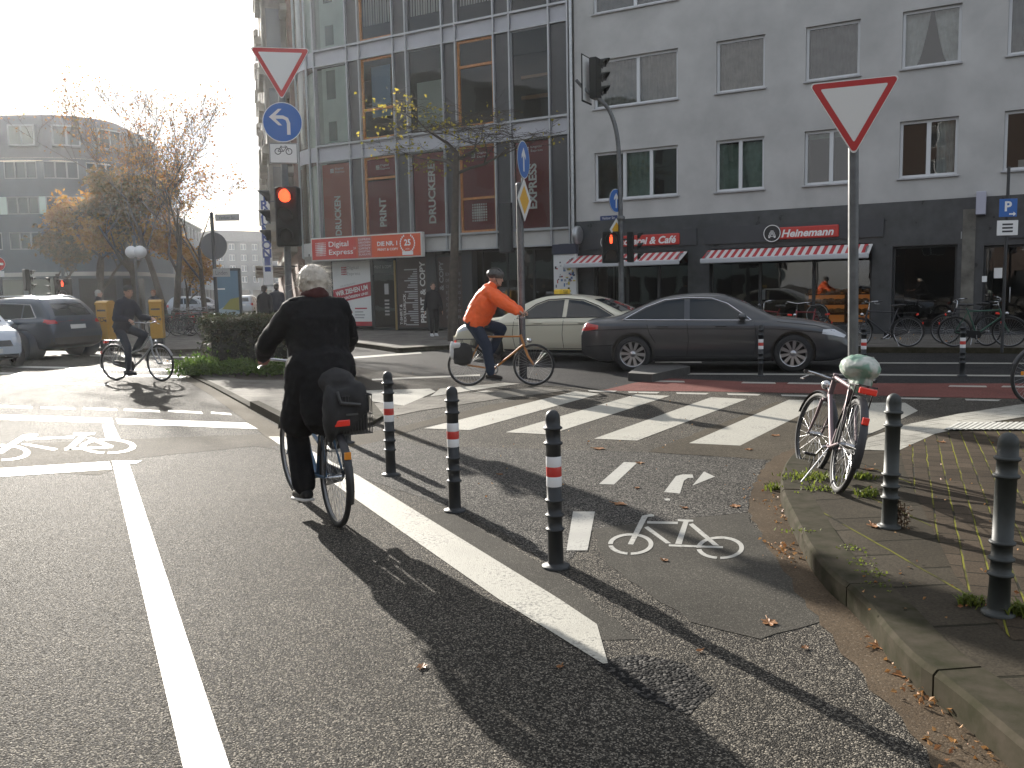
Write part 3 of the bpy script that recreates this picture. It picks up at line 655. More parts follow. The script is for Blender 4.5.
# ground floor: dark cladding, fascia, shop windows, house door
mb = MB(); FZ = 3.86
open_ = [(.75, 4.05, .35, 2.75), (4.75, 9.55, .35, 2.75), (10.6, 12.05, .25, 2.75), (13.05, 14.9, .14, 2.55)]
o1 = FS(893, 240)[0]; o2 = FS(958, 240)[0]
open_[2] = (o1, o2, .25, 2.62); d1 = FS(984, 250)[0]; d2 = FS(1040, 250)[0]; open_[3] = (d1, d2, .14, 2.55)
holes_wall(mb, .10, SR, .0, FZ, open_, .28, -.04); mb.poly([(.1, -.04, FZ), (SR, -.04, FZ), (SR, .1, FZ), (.1, .1, FZ)]); mb.poly([(.1, -.04, 0), (.1, -.04, FZ), (.1, .3, FZ), (.1, .3, 0)])
mb.build('shop_front_cladding', [STONE_D], apt)
for a, b in ((.35, 4.35), (4.6, 9.85)): mb = MB(); mb.box(((a + b) / 2, -.075, 3.17), (b - a, .06, .52)); mb.build('fascia_panel', [FASCIA], apt)
mb = MB(); mb.box((16, -.07, 2.85), (6.0, .06, .25)); mb.build('fascia_panel', [FASCIA], apt)
mb = MB(); mb.box((15, 5, .06), (29, 9.4, .13)); mb.box((15, 3.5, 1.9), (29.6, .1, 3.7)); mb.box((4.4, 2, 1.9), (.15, 3, 3.6)); mb.box((10, 2, 1.9), (.15, 3, 3.6)); mb.box((12.5, 2, 1.9), (.15, 3, 3.6)); mb.build('shop_interior', [DARKROOM], apt)
for (a, b, c, d), div in zip(open_, ((1.9, 3.0), (6.3, 7.9), (), (13.75,))):
    nm = 'door' if (a, b, c, d) == open_[3] else 'shop_window'
    div = [x for x in div if a + .1 < x < b - .1]
    mb = MB(); win_frame(mb, a + .004, b - .004, c + .004, d - .004, .17, div, .06, .07); w_ = mb.build(nm, [METALD], apt)
    mb = MB(); mb.poly([(a + .05, .175, c + .05), (b - .05, .175, c + .05), (b - .05, .175, d - .05), (a + .05, .175, d - .05)]); mb.build('pane', [SHOPGL], w_)
    if nm == 'door':
        x = FS(1010, 290)[0]; mb = MB(); mb.tube([(x, .12, 1.0), (x, .06, 1.03), (x, .06, 1.37), (x, .12, 1.4)], .014, 8); mb.build('handle', [GALV], w_)
        mb = MB(); s_, z_ = FS(998, 273); mb.box((s_, .165, z_), (.2, .004, .28)); s_, z_ = FS(984.5, 279); mb.box((s_, -.045, z_), (.12, .006, .16)); mb.build('notice', [WHITE], w_)
# house number
s_, z_ = FS(967, 235); mb = MB(); mb.text('1-3', .2, frame(V((s_, -.048, z_)), (1, 0, 0), (0, 0, 1), (0, -1, 0)), 0); mb.build('house_number', [METALG], apt)
# pale stone pilaster strip between window and door
mb = MB(); a, b = FS(958, 250)[0] + .1, FS(975, 250)[0]; mb.box(((a + b) / 2, -.052, 1.95), (b - a, .02, 3.2)); mb.build('pilaster', [pm('veined stone', (.13, .125, .11), .3, var=.6, vscale=1.6, detail=8)], apt)

def fthing(name, s, y, z, label, cat, group=None): return empty(name, FW(s, y, z), FROT, label, cat, group)
FM = lambda x, y, z: frame(V((x, y, z)), (1, 0, 0), (0, 0, 1), (0, -1, 0))         # text plane facing the street
# downpipe between the houses
mb = MB(); mb.tube([(.02, -.09, .1), (.02, -.09, 14.3)], .055, 12)
for z in (1.6, 3.6, 5.4, 7.2, 9.0, 10.8): mb.tube([(.02, -.09, z), (.02, -.09, z + .05)], .066, 12)
t = mb.build('downpipe', [GALV], None, FW(0, 0, 0), FROT, None, 'grey metal downpipe running up the joint between the two houses', 'pipe')
# awnings
AWR = pm('awning red stripe', (.42, .045, .05), .8); AWW = pm('awning white stripe', (.62, .60, .58), .8)
for s0, s1, n, lb in ((.05, 4.05, 17, 'shorter red and white striped awning under the sign reading rei & Café'), (4.72, 9.57, 22, 'longer red and white striped awning under the Heinemann sign')):
    t = fthing('awning', s0, -.1, 2.3, lb, 'awning', 'striped shop awnings'); L_ = s1 - s0; mb = MB()
    for i in range(2 * n):
        a, b = L_ * i / (2 * n), L_ * (i + 1) / (2 * n); mb.add([(a, 0, .42), (b, 0, .42), (b, -.75, .12), (a, -.75, .12), (a, 0, .40), (b, 0, .40), (b, -.75, .10), (a, -.75, .10)], [(0, 3, 2, 1), (4, 5, 6, 7)], i % 2)
    mb.build('cloth', [AWR, AWW], t)
    mb = MB(); mb.box((L_ / 2, -.8, .07), (L_, .1, .16), 0, None, .03); mb.build('front_bar', [pm('awning bar', (.5, .51, .53), .5, .2)], t)
    mb = MB()
    for x in (.1, L_ - .1): mb.tube([(x, .05, .38), (x, -.4, .33), (x, -.76, .08)], .02, 6)
    mb.build('arm', [METALG], t)
# shop signs
t = fthing('shop_sign', 5.78, -.13, 2.75, 'red sign lettered Heinemann with a black round crest', 'sign')
a, z = FS(776, 240, .1); b, _ = FS(839, 233, .1); a -= 5.78; b -= 5.78
mb = MB(); mb.box(((a + b) / 2, 0, .39), (b - a, .08, .36), 0, None, .035); mb.build('board', [SHOPRED], t)
mb = MB(); mb.text('Heinemann', .23, FM((a + b) / 2 + .02, -.042, .38), 0, w=(b - a) * .83, bold=.03, shear=.25); mb.build('lettering', [WHITE], t)
def crest(t, cx, cz, r, y=-.06):
    mb = MB(); mb.lathe([(0, y), (r, y), (r, y + .1), (0, y + .1)], 32, 0, frame(V((cx, 0, cz)), (1, 0, 0), (0, 0, 1), (0, 1, 0)), False)
    M = FM(cx, y - .004, cz); mb.disc((0, 0, 0), r * .95, 40, 1, M, r * .86)
    q = r * .095                                           # stepped gable house in small blocks
    for j, wd in enumerate((2, 3, 4, 4, 5, 5)):
        z0 = (2.6 - j * 1.15) * q * 1.1
        for i in range(wd):
            x0 = (i - (wd - 1) / 2) * q * 1.75
            if j == 4 and i == 2: continue
            mb.box((x0, z0, .002), (q * 1.3, q * .85, .004), 1, M)
    for x0 in (-2.6, 2.6): mb.box((x0 * q * 1.2, -4.6 * q, .002), (q * 2, q * 1.4, .004), 1, M)
    mb.build('crest', [BLACK, WHITE], t)
crest(t, 5.85 + (a - 0) - 5.85 - .1, .40, .27)
t = fthing('shop_sign', .95, -.13, 2.75, 'red sign lettered Bäckerei & Café behind the traffic lights', 'sign')
a = FS(612, 250, .1)[0] - .95; b = FS(680, 245, .1)[0] - .95
mb = MB(); mb.box(((a + b) / 2, 0, .38), (b - a, .08, .36), 0, None, .035); mb.build('board', [SHOPRED], t)
mb = MB(); mb.text('Bäckerei & Café', .24, FM((a + b) / 2 + .02, -.042, .37), 0, w=(b - a) * .9, bold=.03, shear=.25); mb.build('lettering', [WHITE], t)
crest(t, a - .12, .38, .27)
# round light box, street name plate, white light box, parking sign
s_, z_ = FS(577, 235, .45); t = fthing('round_light_box', s_, -.05, z_, 'round double faced silver light box projecting beside the downpipe', 'sign'); mb = MB()
Mx = frame(V((0, -.35, 0)), (0, 1, 0), (0, 0, 1), (1, 0, 0)); mb.lathe([(0, -.09), (.26, -.09), (.3, -.06), (.3, .06), (.26, .09), (0, .09)], 28, 0, Mx); mb.ring((0, 0, 0), .29, .02, 28, 6, 0, Mx @ RX(PI / 2)); mb.build('housing', [GALV], t)
mb = MB(); mb.box((0, -.03, 0), (.05, .12, .05)); mb.build('bracket', [METALG], t)
s_, z_ = FS(609, 218); t = fthing('street_name_plate', s_, -.015, z_, 'small dark blue street name plate on the grey wall', 'sign'); mb = MB(); mb.box((0, 0, 0), (.62, .02, .15)); mb.build('plate', [pm('plate blue', (.02, .04, .14), .4)], t)
mb = MB(); mb.text('Venloer Str.', .085, FM(0, -.0125, 0), 0, w=.48); 
mb.build('lettering', [WHITE], t)
s_, z_ = FS(981, 203, .3); t = fthing('light_box', s_, -.2, z_, 'small white upright light box above the house door', 'sign'); mb = MB(); mb.box((0, 0, 0), (.24, .32, .62), 0, None, .02); mb.build('housing', [pm('opal plastic', (.42, .42, .5), .5)], t); mb = MB(); mb.box((0, .18, 0), (.04, .06, .3)); mb.build('bracket', [METALD], t)
P = G(1010, 353.5, .12); t = empty('parking_sign', (P.x, P.y + .3, .12), R(-8), 'blue P parking sign with white plate on a thin dark post before the door', 'traffic sign')
hz = 2.0
mb = MB(); mb.tube([(0, 0, 0), (0, 0, 3.75)], .03, 10); mb.build('post', [METALD], t)
Pz = 2.93; mb = MB(); mb.box((0, -.04, Pz), (.34, .012, .36), 0, None, .005); mb.text('P', .2, FM(0, -.0475, Pz + .03), 1, bold=.03); mb.prism([(.02, -.14), (.1, -.14), (.1, -.17), (.15, -.125), (.1, -.08), (.1, -.11), (.02, -.11)], 0, .002, 1, FM(0, -.0475, Pz)); mb.build('plate', [SIGNBLUE, WHITE], t)
mb = MB(); mb.box((0, -.04, Pz - .4), (.40, .012, .30), 0, None, .005)
for q in (.07, 0, -.07): mb.box((0, -.0475, Pz - .4 + q), (.2, .003, .035), 1)
mb.build('extra_plate', [WHITE, METALD], t)
# lit bread counter behind the shop glass
WARM = pm('lit bread shelf', (.5, .25, .08), .8, emit=(1, .34, .08), estr=.06); BREAD = pm('bread crust', (.36, .17, .06), .9, var=.4, vscale=20); WOODD = pm('dark shelf wood', (.10, .055, .025), .7)
a = FS(802, 320)[0]; b = FS(868, 320)[0]
t = fthing('bread_counter', a, .45, .13, 'warmly lit bread counter with a round crest behind the shop glass', 'counter')
mb = MB()
for z in (.55, .85, 1.15): mb.box(((b - a) / 2, .2, z), (b - a, .35, .04), 0)
for x in (0, (b - a) * .62, b - a): mb.box((x, .2, .6), (.05, .36, 1.2), 0)
mb.build('shelf', [WOODD], t)
mb = MB(); mb.box(((b - a) / 2, .42, .75), (b - a, .03, .9)); mb.build('light_panel', [WARM], t)
for z in (.57, .87, 1.17):
    for i in range(9):
        mb = MB(); mb.ball((.15 + (b - a - .3) * i / 8 + rnd.uniform(-.03, .03), .2, z + .07), (.12, .08, .07 + rnd.uniform(0, .03)), 10); mb.build('loaf', [BREAD], t)
t2 = fthing('crest_disc', (a + .38), .3, .68, 'black round crest disc hanging in front of the bread shelves', 'sign'); crest(t2, 0, 0, .34, 0)
# dim customers' shelf boards and posters further along
for s_, z_, w_, h_, lb in ((FS(760, 300)[0], 1.3, .35, .5, 'small pale notice inside the bakery window'), (FS(590, 280)[0], 1.95, .3, .14, 'small white notice inside the café window')):
    mb = MB(); mb.box((0, 0, 0), (w_ * .6, .01, h_ * .6)); mb.build('notice', [CURT_W], None, FW(s_, .22, z_), FROT, None, lb, 'notice')
# ================================================================== glass print shop house
ALU = pm('anodised aluminium', (.38, .385, .40), .4, .5, var=.06, vscale=2); SPAND = pm('spandrel panel', (.40, .40, .43), .45, .1, var=.08, vscale=1.2); SPAND_L = pm('pale spandrel panel', (.46, .45, .43), .5, var=.08, vscale=1.2)
DPANEL = pm('dark infill panel', (.055, .054, .058), .35, var=.1, vscale=2); WOODF = pm('orange wood frame', (.44, .19, .07), .5, var=.25, vscale=8); BLIND = pm('vertical blind', (.44, .42, .38), .8)
ps = empty('print_shop_building', F0, FROT, 'glass and metal print shop house with a rounded corner and red banners', 'building')
fl = [(3.69, 6.85), (7.45, 10.54), (11.12, 14.2)]; sp = [(3.13, 3.69), (6.85, 7.45), (10.54, 11.12)]
W = [(-11.26, -9.6), (-8.99, -7.37), (-6.77, -5.16), (-4.59, -3.0), (-2.36, -.83)]
PNL = [(-9.6, -8.99), (-7.37, -6.77), (-5.16, -4.59), (-3.0, -2.36), (-.83, -.12)]
TOP = 15.0
# rounded corner: arc from s=-11.26 turning away along the side street
ARC_R, ARC_A = 2.4, R(62)
def arc(q, out=0.0):       # q 0..1 -> facade-local point on the rounded corner
    a = q * ARC_A; return V((-11.26 - (ARC_R + out) * math.sin(a), ARC_R - (ARC_R + out) * math.cos(a), 0))
mb = MB()
for z0, z1 in sp:
    for a, b in W + PNL: mb = MB(); mb.box(((a + b) / 2, .06, (z0 + z1) / 2), (b - a - .05, .08, z1 - z0 - .02), 1 if z0 < 4 else 0); mb.build('spandrel', [SPAND, SPAND_L], ps)
    mb = MB()
    n = 8
    for i in range(n):
        p, q = arc(i / n), arc((i + 1) / n); mb.add([(p.x, p.y, z0 + .01), (q.x, q.y, z0 + .01), (q.x, q.y, z1 - .01), (p.x, p.y, z1 - .01)], [(0, 3, 2, 1)], 1 if z0 < 4 else 0, True)
    mb.build('curved_spandrel', [SPAND, SPAND_L], ps)
mb = MB()
for z0, z1 in fl:
    for a, b in PNL: mb = MB(); mb.box(((a + b) / 2, .05, (z0 + z1) / 2), (b - a - .03, .06, z1 - z0)); mb.build('infill_panel', [DPANEL], ps)
mb = MB()
xs = sorted({x for ab in W + PNL for x in ab})
for x in xs: mb = MB(); mb.box((x, -.02, (3.1 + TOP) / 2), (.06, .14, TOP - 3.1)); mb.build('mullion', [ALU], ps)
mb = MB()
for z0, z1 in sp:
    for zz, hh, dd, yy in ((z1, .07, .09, -.045), (z0 - .005, .05, .10, -.012)): mb = MB(); mb.box((-5.7, yy, zz), (11.1, dd, hh)); mb.build('transom', [ALU], ps)
for q in (.18, .6, 1.0): p = arc(q, .03); mb = MB(); mb.box((p.x, p.y, (3.1 + TOP) / 2), (.07, .07, TOP - 3.1)); mb.build('mullion', [ALU], ps)
mb = MB(); mb.box((-5.7, 6, TOP + .05), (11, 12, .1)); mb.box((-5.7, 9, 7.5), (11, .1, 15)); mb.box((-.05, 5, 7.5), (.08, 9.8, 15)); e = arc(1)
d_ = V((math.cos(PI - ARC_A), math.sin(PI - ARC_A) * 1, 0)); d_ = V((-math.cos(ARC_A), math.sin(ARC_A), 0))
p = e + d_ * 6; mb.add([(e.x, e.y, 3.1), (p.x, p.y, 3.1), (p.x, p.y, TOP), (e.x, e.y, TOP)], [(0, 1, 2, 3)])
mb.add([(e.x, e.y, TOP), (p.x, p.y, TOP), (-5.7, 9, TOP), (-11.2, .2, TOP)], [(0, 1, 2, 3)]); mb.build('wall', [pm('rendered wall', (.34, .33, .31), .85, var=.1)], ps)
mb = MB()
for z in (3.4, 7.1, 10.8): mb.box((-6, 3.2, z), (12, 5.6, .2))
mb.box((-6, 3.6, 8), (12, .1, 15)); mb.build('interior', [pm('dim office', (.06, .052, .048), .9)], ps)
INNER = pm('pale office wall', (.20, .19, .17), .9)
banner_txt = ['DRUCKEN', 'PRINT', 'DRUCKEREI', None, 'EXPRESS']
for fi, (z0, z1) in enumerate(fl):
    for wi, (a, b) in enumerate(W):
        wood = (fi, wi) in ((0, 1), (0, 3), (1, 1), (1, 3), (2, 1))
        hd = {(0, 1): [z1 - .85], (0, 3): [z0 + 1.25], (1, 1): [z0 + 1.15], (1, 3): [z1 - .95], (2, 1): [z0 + 2.0]}.get((fi, wi), [])
        mb = MB()
        if wood: win_frame(mb, a + .032, b - .032, z0 + .03, z1 - .04, .06, (), .085, .08, 0, hd)
        else: win_frame(mb, a + .032, b - .032, z0 + .03, z1 - .04, .05, (), .035, .06, 0, hd)
        w_ = mb.build('window', [WOODF if wood else ALU], ps)
        mb = MB(); mb.poly([(a + .05, .055, z0 + .05), (b - .05, .055, z0 + .05), (b - .05, .055, z1 - .05), (a + .05, .055, z1 - .05)]); mb.build('pane', [GLASS_R], w_)
        if fi == 0:
            mb = MB(); c = (a + b) / 2; y = .085; zb, zt = z0 + .06, z1 - .12
            if wi == 1: zt = z1 - .95
            if wi == 3: zt = z1 - .12
            mb.box((c, y, (zb + zt) / 2), (b - a - .22, .01, zt - zb), 0)
            if banner_txt[wi]:
                M = frame(V((c + (.1 if wi == 2 else 0), y - .012, zb + (1.55 if wi == 2 else 1.45 if wi == 4 else .95))), (0, 0, 1), (-1, 0, 0), (0, -1, 0))
                mb.text(banner_txt[wi], .33, M, 1, w={7: 1.55, 5: 1.1, 9: 2.3}[len(banner_txt[wi])], bold=.035)
            else:
                for i in range(7):
                    for j in range(7):
                        r_ = .045 * (1 - .09 * (abs(i - 3) + abs(j - 3)) * .7); mb.box((c + (i - 3) * .095, y - .012, zb + .68 + (j - 3) * .095), (2 * r_, .004, 2 * r_), 1)
            if wi in (0, 3, 4):
                for i in range(3):
                    for j in range(3): mb.box((c - .28 + i * .06, y - .012, zt - .32 + j * .06), (.045, .004, .045), 1)
                mb.text('Digital', .10, FM(c + .16, y - .012, zt - .2), 1, w=.42); mb.text('Express', .10, FM(c + .18, y - .012, zt - .33), 1, w=.46)
            mb.build('banner', [BRICKR if wi == 0 else WINE, pm('banner white', (.8, .78, .76), .5)], w_)
            if wi == 1:
                mb = MB(); mb.box((c, y, z1 - .45), (b - a - .26, .01, .62), 0); mb.text('Digital', .10, FM(c + .16, y - .012, z1 - .38), 1, w=.4); mb.text('Express', .10, FM(c + .18, y - .012, z1 - .51), 1, w=.44)
                for i in range(3):
                    for j in range(3): mb.box((c - .24 + i * .06, y - .012, z1 - .5 + j * .06), (.045, .004, .045), 1)
                mb.build('banner', [WINE, MATS['banner white']], w_)
            if wi >= 2:
                mb = MB(); mb.box((c, .5, z1 - .95 - .12 * wi % .3), (b - a - .3, .03, .035)); mb.build('neon_tube', [pm('red neon', (.6, .05, .04), .5, emit=(1, .06, .03), estr=1.3)], w_)
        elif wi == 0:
            mb = MB(); mb.box(((a + b) / 2 + .1, .10, (z0 + z1) / 2), (b - a - .35, .02, z1 - z0 - .2), 0); mb.box(((a + b) / 2 - .1, .085, z1 - .75), (.45, .012, 1.1), 1); mb.box(((a + b) / 2 - .08, .085, z0 + .55), (.42, .012, .75), 1); mb.build('reflection_board', [pm('painted mint reflection', (.52, .60, .55), .4, var=.06, vscale=2), pm('painted dark window reflection', (.10, .13, .12), .3)], w_)  # mint board with dark openings, painted as the tiled house mirrored in the pane
        elif fi == 1:
            mb = MB()
            if wi == 1: mb.box(((a + b) / 2 - .2, .5, z0 + 1.9), (.9, .03, 1.9)); mb.build('reflection_panel', [pm('painted blue reflection', (.16, .26, .38), .4)], w_)  # board coloured blue to stand in for a reflection in the pane
            elif wi == 2: mb.box(((a + b) / 2 - .05, .4, z0 + 1.0), (1.2, .03, 1.9)); mb.build('reflection_panel', [pm('painted green reflection', (.32, .36, .32), .6)], w_)  # green of this board is a painted reflection behind the glass
            elif wi == 4: mb.box(((a + b) / 2, .6, z0 + .9), (1.3, .1, .12)); mb.box(((a + b) / 2, .6, z0 + 1.6), (1.3, .1, .1)); mb.build('shelf', [pm('brown shelf', (.14, .085, .05), .7)], w_)
        else:
            mb = MB(); n = 13
            for i in range(n): x = a + .12 + (b - a - .24) * i / (n - 1); mb.box((x, .22 + .012 * (i % 3), (z0 + z1) / 2 + .25), (.06 + .015 * (i % 2), .008, z1 - z0 - .8), 0, None)
            mb.build('blind', [BLIND], w_)
for fi, (z0, z1) in enumerate(fl):                           # curved corner glazing
    n = 10; mb = MB(); vs = []
    for i in range(n + 1): p = arc(i / n, -.03); vs += [(p.x, p.y, z0), (p.x, p.y, z1)]
    mb.add(vs, [(2 * i, 2 * i + 1, 2 * i + 3, 2 * i + 2) for i in range(n)], 0, True); mb.build('corner_pane', [GLASS_R], ps)
    mb = MB(); vs = []
    for i in range(n + 1): p = arc(i / n, -.5); vs += [(p.x, p.y, z0), (p.x, p.y, z1)]
    mb.add(vs, [(2 * i, 2 * i + 1, 2 * i + 3, 2 * i + 2) for i in range(n)], 0, True); mb.build('corner_reflection_sheet', [pm('painted pale green reflection', (.36, .41, .38), .8, var=.1, vscale=3)], ps)  # pale green sheet coloured as the facade mirrored in the corner glass
# ground floor: recessed glass front with posters and dark piers
POSTER = pm('white poster', (.64, .64, .63), .5); DARKFOIL = pm('dark brown foil', (.055, .038, .034), .35); LGREY = pm('grey print', (.33, .33, .33), .5)
FYG = .35                                                    # depth of the shop front behind the facade plane
def fs2(x, y): return FS(x, y, -FYG)
mb = MB(); x0 = fs2(333, 300)[0]; xa = fs2(373, 300)[0]; xb = fs2(397, 300)[0]; xc = fs2(429, 300)[0]; xd = fs2(464, 300)[0]; xe = fs2(556, 300)[0]
mb.box(((x0 - 12.6) / 2, FYG + .2, 1.6), (x0 + 12.6, .3, 3.1)); mb.build('pier', [pm('beige pier', (.30, .28, .25), .8, var=.1)], ps)
mb = MB(); 
for q, y_, w2 in ((fs2(434, 300)[0], FYG + .05, .4), (xd + .25, FYG + .05, .45), (-.32, .1, .45)): mb = MB(); mb.box((q, y_, 1.6), (w2, .38, 3.1)); mb.build('pier', [METALD], ps)
mb = MB(); mb.box((-6, FYG + 2.6, 1.6), (12.3, .1, 3.2)); mb.box((-6, 1.6, .07), (12.3, 2.6, .12)); mb.box((-6, 1.6, 3.2), (12.3, 2.9, .1)); mb.box((x0 - .3, 1.8, 1.6), (.1, 2.6, 3.1)); mb.build('shop_interior', [DARKROOM], ps)
mb = MB(); win_frame(mb, x0, xa - .02, .25, 2.95, FYG, (), .05, .06); w_ = mb.build('shop_window', [METALD], ps)
c = (x0 + xa) / 2; wd = xa - x0 - .12; mb = MB(); y = FYG - .02
mb.box((c, y, 1.6), (wd, .01, 2.6), 0); mb.box((c, y - .007, .36), (wd, .004, .22), 1)
M = frame(V((c, y - .009, 1.62)), V((1, 0, .16)), V((-.16, 0, 1)), (0, -1, 0)); 
mb.poly([(c - wd / 2, y - .008, 1.2), (c + wd / 2, y - .008, 1.5), (c + wd / 2, y - .008, 2.06), (c - wd / 2, y - .008, 1.76)], 1)
mb.text('WIR ZIEHEN UM', .2, M @ T(0, .10, .004), 0, w=wd * .86, bold=.03); mb.text('VERGRÖSSERN UNS!', .13, M @ T(.03, -.13, .004), 0, w=wd * .8, bold=.03)
mb.text('Digital', .17, FM(c + .08, y - .009, 2.62), 2, w=.6); mb.text('Express', .17, FM(c + .12, y - .009, 2.38), 2, w=.68)
for i in range(4):
    for j in range(4): mb.box((c - .48 + i * .07, y - .009, 2.38 + j * .09), (.05, .003, .06), 1)
mb.text('WIR BIETEN PLATZ', .06, M @ T(-.15, .36, .004), 2, w=.8)
mb.prism([(c - .12, .68), (c, .85), (c - .12, 1.02)], 0, .003, 1, frame(V((0, y - .009, 0)), (1, 0, 0), (0, 0, 1), (0, -1, 0)))
for i, (q, wq) in enumerate(((1.0, .62), (.86, .42), (.74, .5), (.63, .46))): mb.box((c + .12 + wq / 2, y - .009, q), (wq, .003, .05), 1 if i == 0 else 2)
for q in (.72, .62): mb.box((c - .5, y - .009, q), (.35, .003, .04), 1)
mb.build('poster', [POSTER, pm('poster red', (.36, .03, .045), .5), LGREY], w_)
mb = MB(); win_frame(mb, xa, xb - .02, .15, 2.95, FYG, (), .07, .08, 0, [2.35]); w_ = mb.build('door', [METALD], ps)
mb = MB(); mb.poly([(xa, FYG, .2), (xb, FYG, .2), (xb, FYG, 2.9), (xa, FYG, 2.9)]); mb.build('pane', [SHOPGL], w_)
mb = MB(); c = (xa + xb) / 2; mb.box((c + .12, FYG - .03, 1.75), (.2, .006, .42), 0)
for q in (1.3, 1.16, 1.02, .88, .75): mb.box((c + .12, FYG - .03, q), (.22, .006, .07), 0)
mb.build('notice', [LGREY], w_); mb = MB(); mb.text('PRINT & COPY', .12, FM(c, FYG - .055, 2.62), 0, w=.85); mb.build('lettering', [LGREY], w_)
mb = MB(); mb.box((xb - .02, FYG - .05, 1.5), (.06, .06, 2.7)); mb.build('door_post', [pm('brass', (.38, .28, .13), .35, .7)], w_)
def dark_window(a, b, big, h, flip=True):
    mb = MB(); win_frame(mb, a, b, .2, 2.95, FYG, (), .05, .06); w_ = mb.build('shop_window', [METALD], ps); y = FYG - .015
    mb = MB(); mb.box(((a + b) / 2, y, 1.58), (b - a - .1, .01, 2.66), 0); Mv = frame(V((b - .24, y - .008, 1.6)), (0, 0, 1), (-1, 0, 0), (0, -1, 0))
    mb.text(big, .26, Mv, 1, w=h, bold=.03)
    for i in range(26):
        q = .35 + i * .085; l = rnd.uniform(.14, .55) if i % 5 else .62; mb.box((b - .48 - l / 2, y - .008, q), (l, .003, .045), 2)
    mb.text('T-SHIRT &', .12, frame(V((a + .18, y - .008, .75)), (0, 0, 1), (-1, 0, 0), (0, -1, 0)), 1, w=.8, bold=.02); mb.text('TEXTILDRUCK', .12, frame(V((a + .36, y - .008, .95)), (0, 0, 1), (-1, 0, 0), (0, -1, 0)), 1, w=1.2, bold=.02)
    mb.build('window_foil', [DARKFOIL, pm('foil white', (.55, .54, .52), .5), LGREY], w_)
dark_window(xb + .02, xc - .02, 'PRINT & COPY', 2.35)
a, b = fs2(438, 300)[0], xd; mb = MB(); win_frame(mb, a, b, .2, 2.95, FYG, (), .05, .06); w_ = mb.build('shop_window', [METALD], ps)
mb = MB(); y = FYG - .015; mb.box(((a + b) / 2, y, 1.58), (b - a - .1, .01, 2.66), 0); mb.text('& COPY', .2, frame(V((a + .2, y - .008, 2.2)), (0, 0, 1), (-1, 0, 0), (0, -1, 0)), 1, w=1.1, bold=.03)  # large vertical lettering is a reflection on the glass, drawn in as print
for i, wrd in enumerate(('EXPRESS', 'DRUCKEN', 'COPYSHOP', 'EXPRESS', 'OFFSET', 'DIGITAL', 'PLAKATE', 'FLYER')): mb.text(wrd, .11, FM(b - .45, y - .008, 2.25 - i * .23), 1, w=.66)
mb.build('window_foil', [DARKFOIL, pm('foil print and reflection grey', (.20, .20, .20), .5)], w_)
mb = MB(); mb.poly([(xd + .5, .9, .15), (-.6, .9, .15), (-.6, .9, 3.1), (xd + .5, .9, 3.1)]); win_frame(mb, xd + .5, -.6, .13, 3.1, .92, [xd + 1.6, xd + 2.7], .06, .06, 1); w_ = mb.build('shop_window', [SHOPGL, METALD], ps)
# projecting red sign over the entrance
t = fthing('shop_sign', -11.84, -.35, 2.88, 'long red and orange print shop sign over the corner entrance', 'sign')
a, zt = FS(311, 239, .35); b, zb = FS(422.5, 256, .35); L_ = b - a; Hs = .92; t.location = FW(a, -.35, zb - .02)
mb = MB(); mb.box((L_ / 2, .08, Hs / 2), (L_, .2, Hs), 0, None, .012); mb.build('housing', [pm('pale sign housing', (.62, .60, .56), .4)], t)
mb = MB(); y = -.026; mb.box((L_ * .225, y, Hs / 2), (L_ * .43, .008, Hs - .1), 0); mb.box((L_ * .708, y, Hs / 2), (L_ * .565, .008, Hs - .1), 1); mb.box((L_ * .505, y - .006, Hs / 2), (L_ * .125, .006, Hs - .12), 2)
mb.text('Digital', .27, FM(L_ * .265, y - .006, Hs * .66), 3, w=L_ * .185, bold=.01); mb.text('Express', .27, FM(L_ * .285, y - .006, Hs * .32), 3, w=L_ * .225, bold=.01); mb.text('24', .09, FM(L_ * .413, y - .006, Hs * .48), 3)
for i in range(8):
    for j in range(8):
        f = 1 - .11 * math.hypot(i - 3.5, j - 3.5); mb.box((L_ * .095 + (i - 3.5) * .07, y - .006, Hs / 2 + (j - 3.5) * .07), (.062 * f, .004, .062 * f), 3)
for i, wrd in enumerate(('EXPRESS', 'DRUCKEN', 'COPYSHOP', 'OFFSET', 'DIGITAL', 'PLAKATE')): mb.text(wrd, .075, FM(L_ * .505, y - .012, Hs * .82 - i * .115), 3, w=L_ * .105)
mb.text('DIE NR. 1', .17, FM(L_ * .705, y - .006, Hs * .60), 3, w=L_ * .175, bold=.03); mb.text('PRINT & COPY', .09, FM(L_ * .71, y - .006, Hs * .36), 3, w=L_ * .18, bold=.02)
mb.text('25', .24, FM(L_ * .88, y - .006, Hs * .60), 3, w=.3, bold=.03)
for sg in (-1, 1):
    for i in range(9):
        a_ = R(-60 + 15 * i); cx = L_ * .88 + sg * .33 * math.cos(a_); cz = Hs * .56 + .33 * math.sin(a_); mb.box((cx, y - .006, cz), (.05, .004, .07), 3)
mb.box((L_ * .88, y - .006, Hs * .17), (.5, .004, .14), 3); mb.text('JAHRE', .06, FM(L_ * .88, y - .009, Hs * .33), 3)
mb.build('face', [SHOPRED, SHOPRED2, pm('sign dull red', (.40, .10, .09), .5), WHITE], t)
# dark ventilation cabinet on the facade by the pole
s_, z_ = FS(505, 225, .2); t = fthing('wall_cabinet', s_, -.12, 2.9, 'tall dark metal cabinet fixed between the shop windows', 'cabinet'); mb = MB(); mb.box((0, 0, .9), (.5, .22, 1.75), 0, None, .02)
for x in (-.12, .12): mb.box((x, -.115, .9), (.16, .012, 1.6), 0, None, .005)
mb.build('body', [METALD], t)
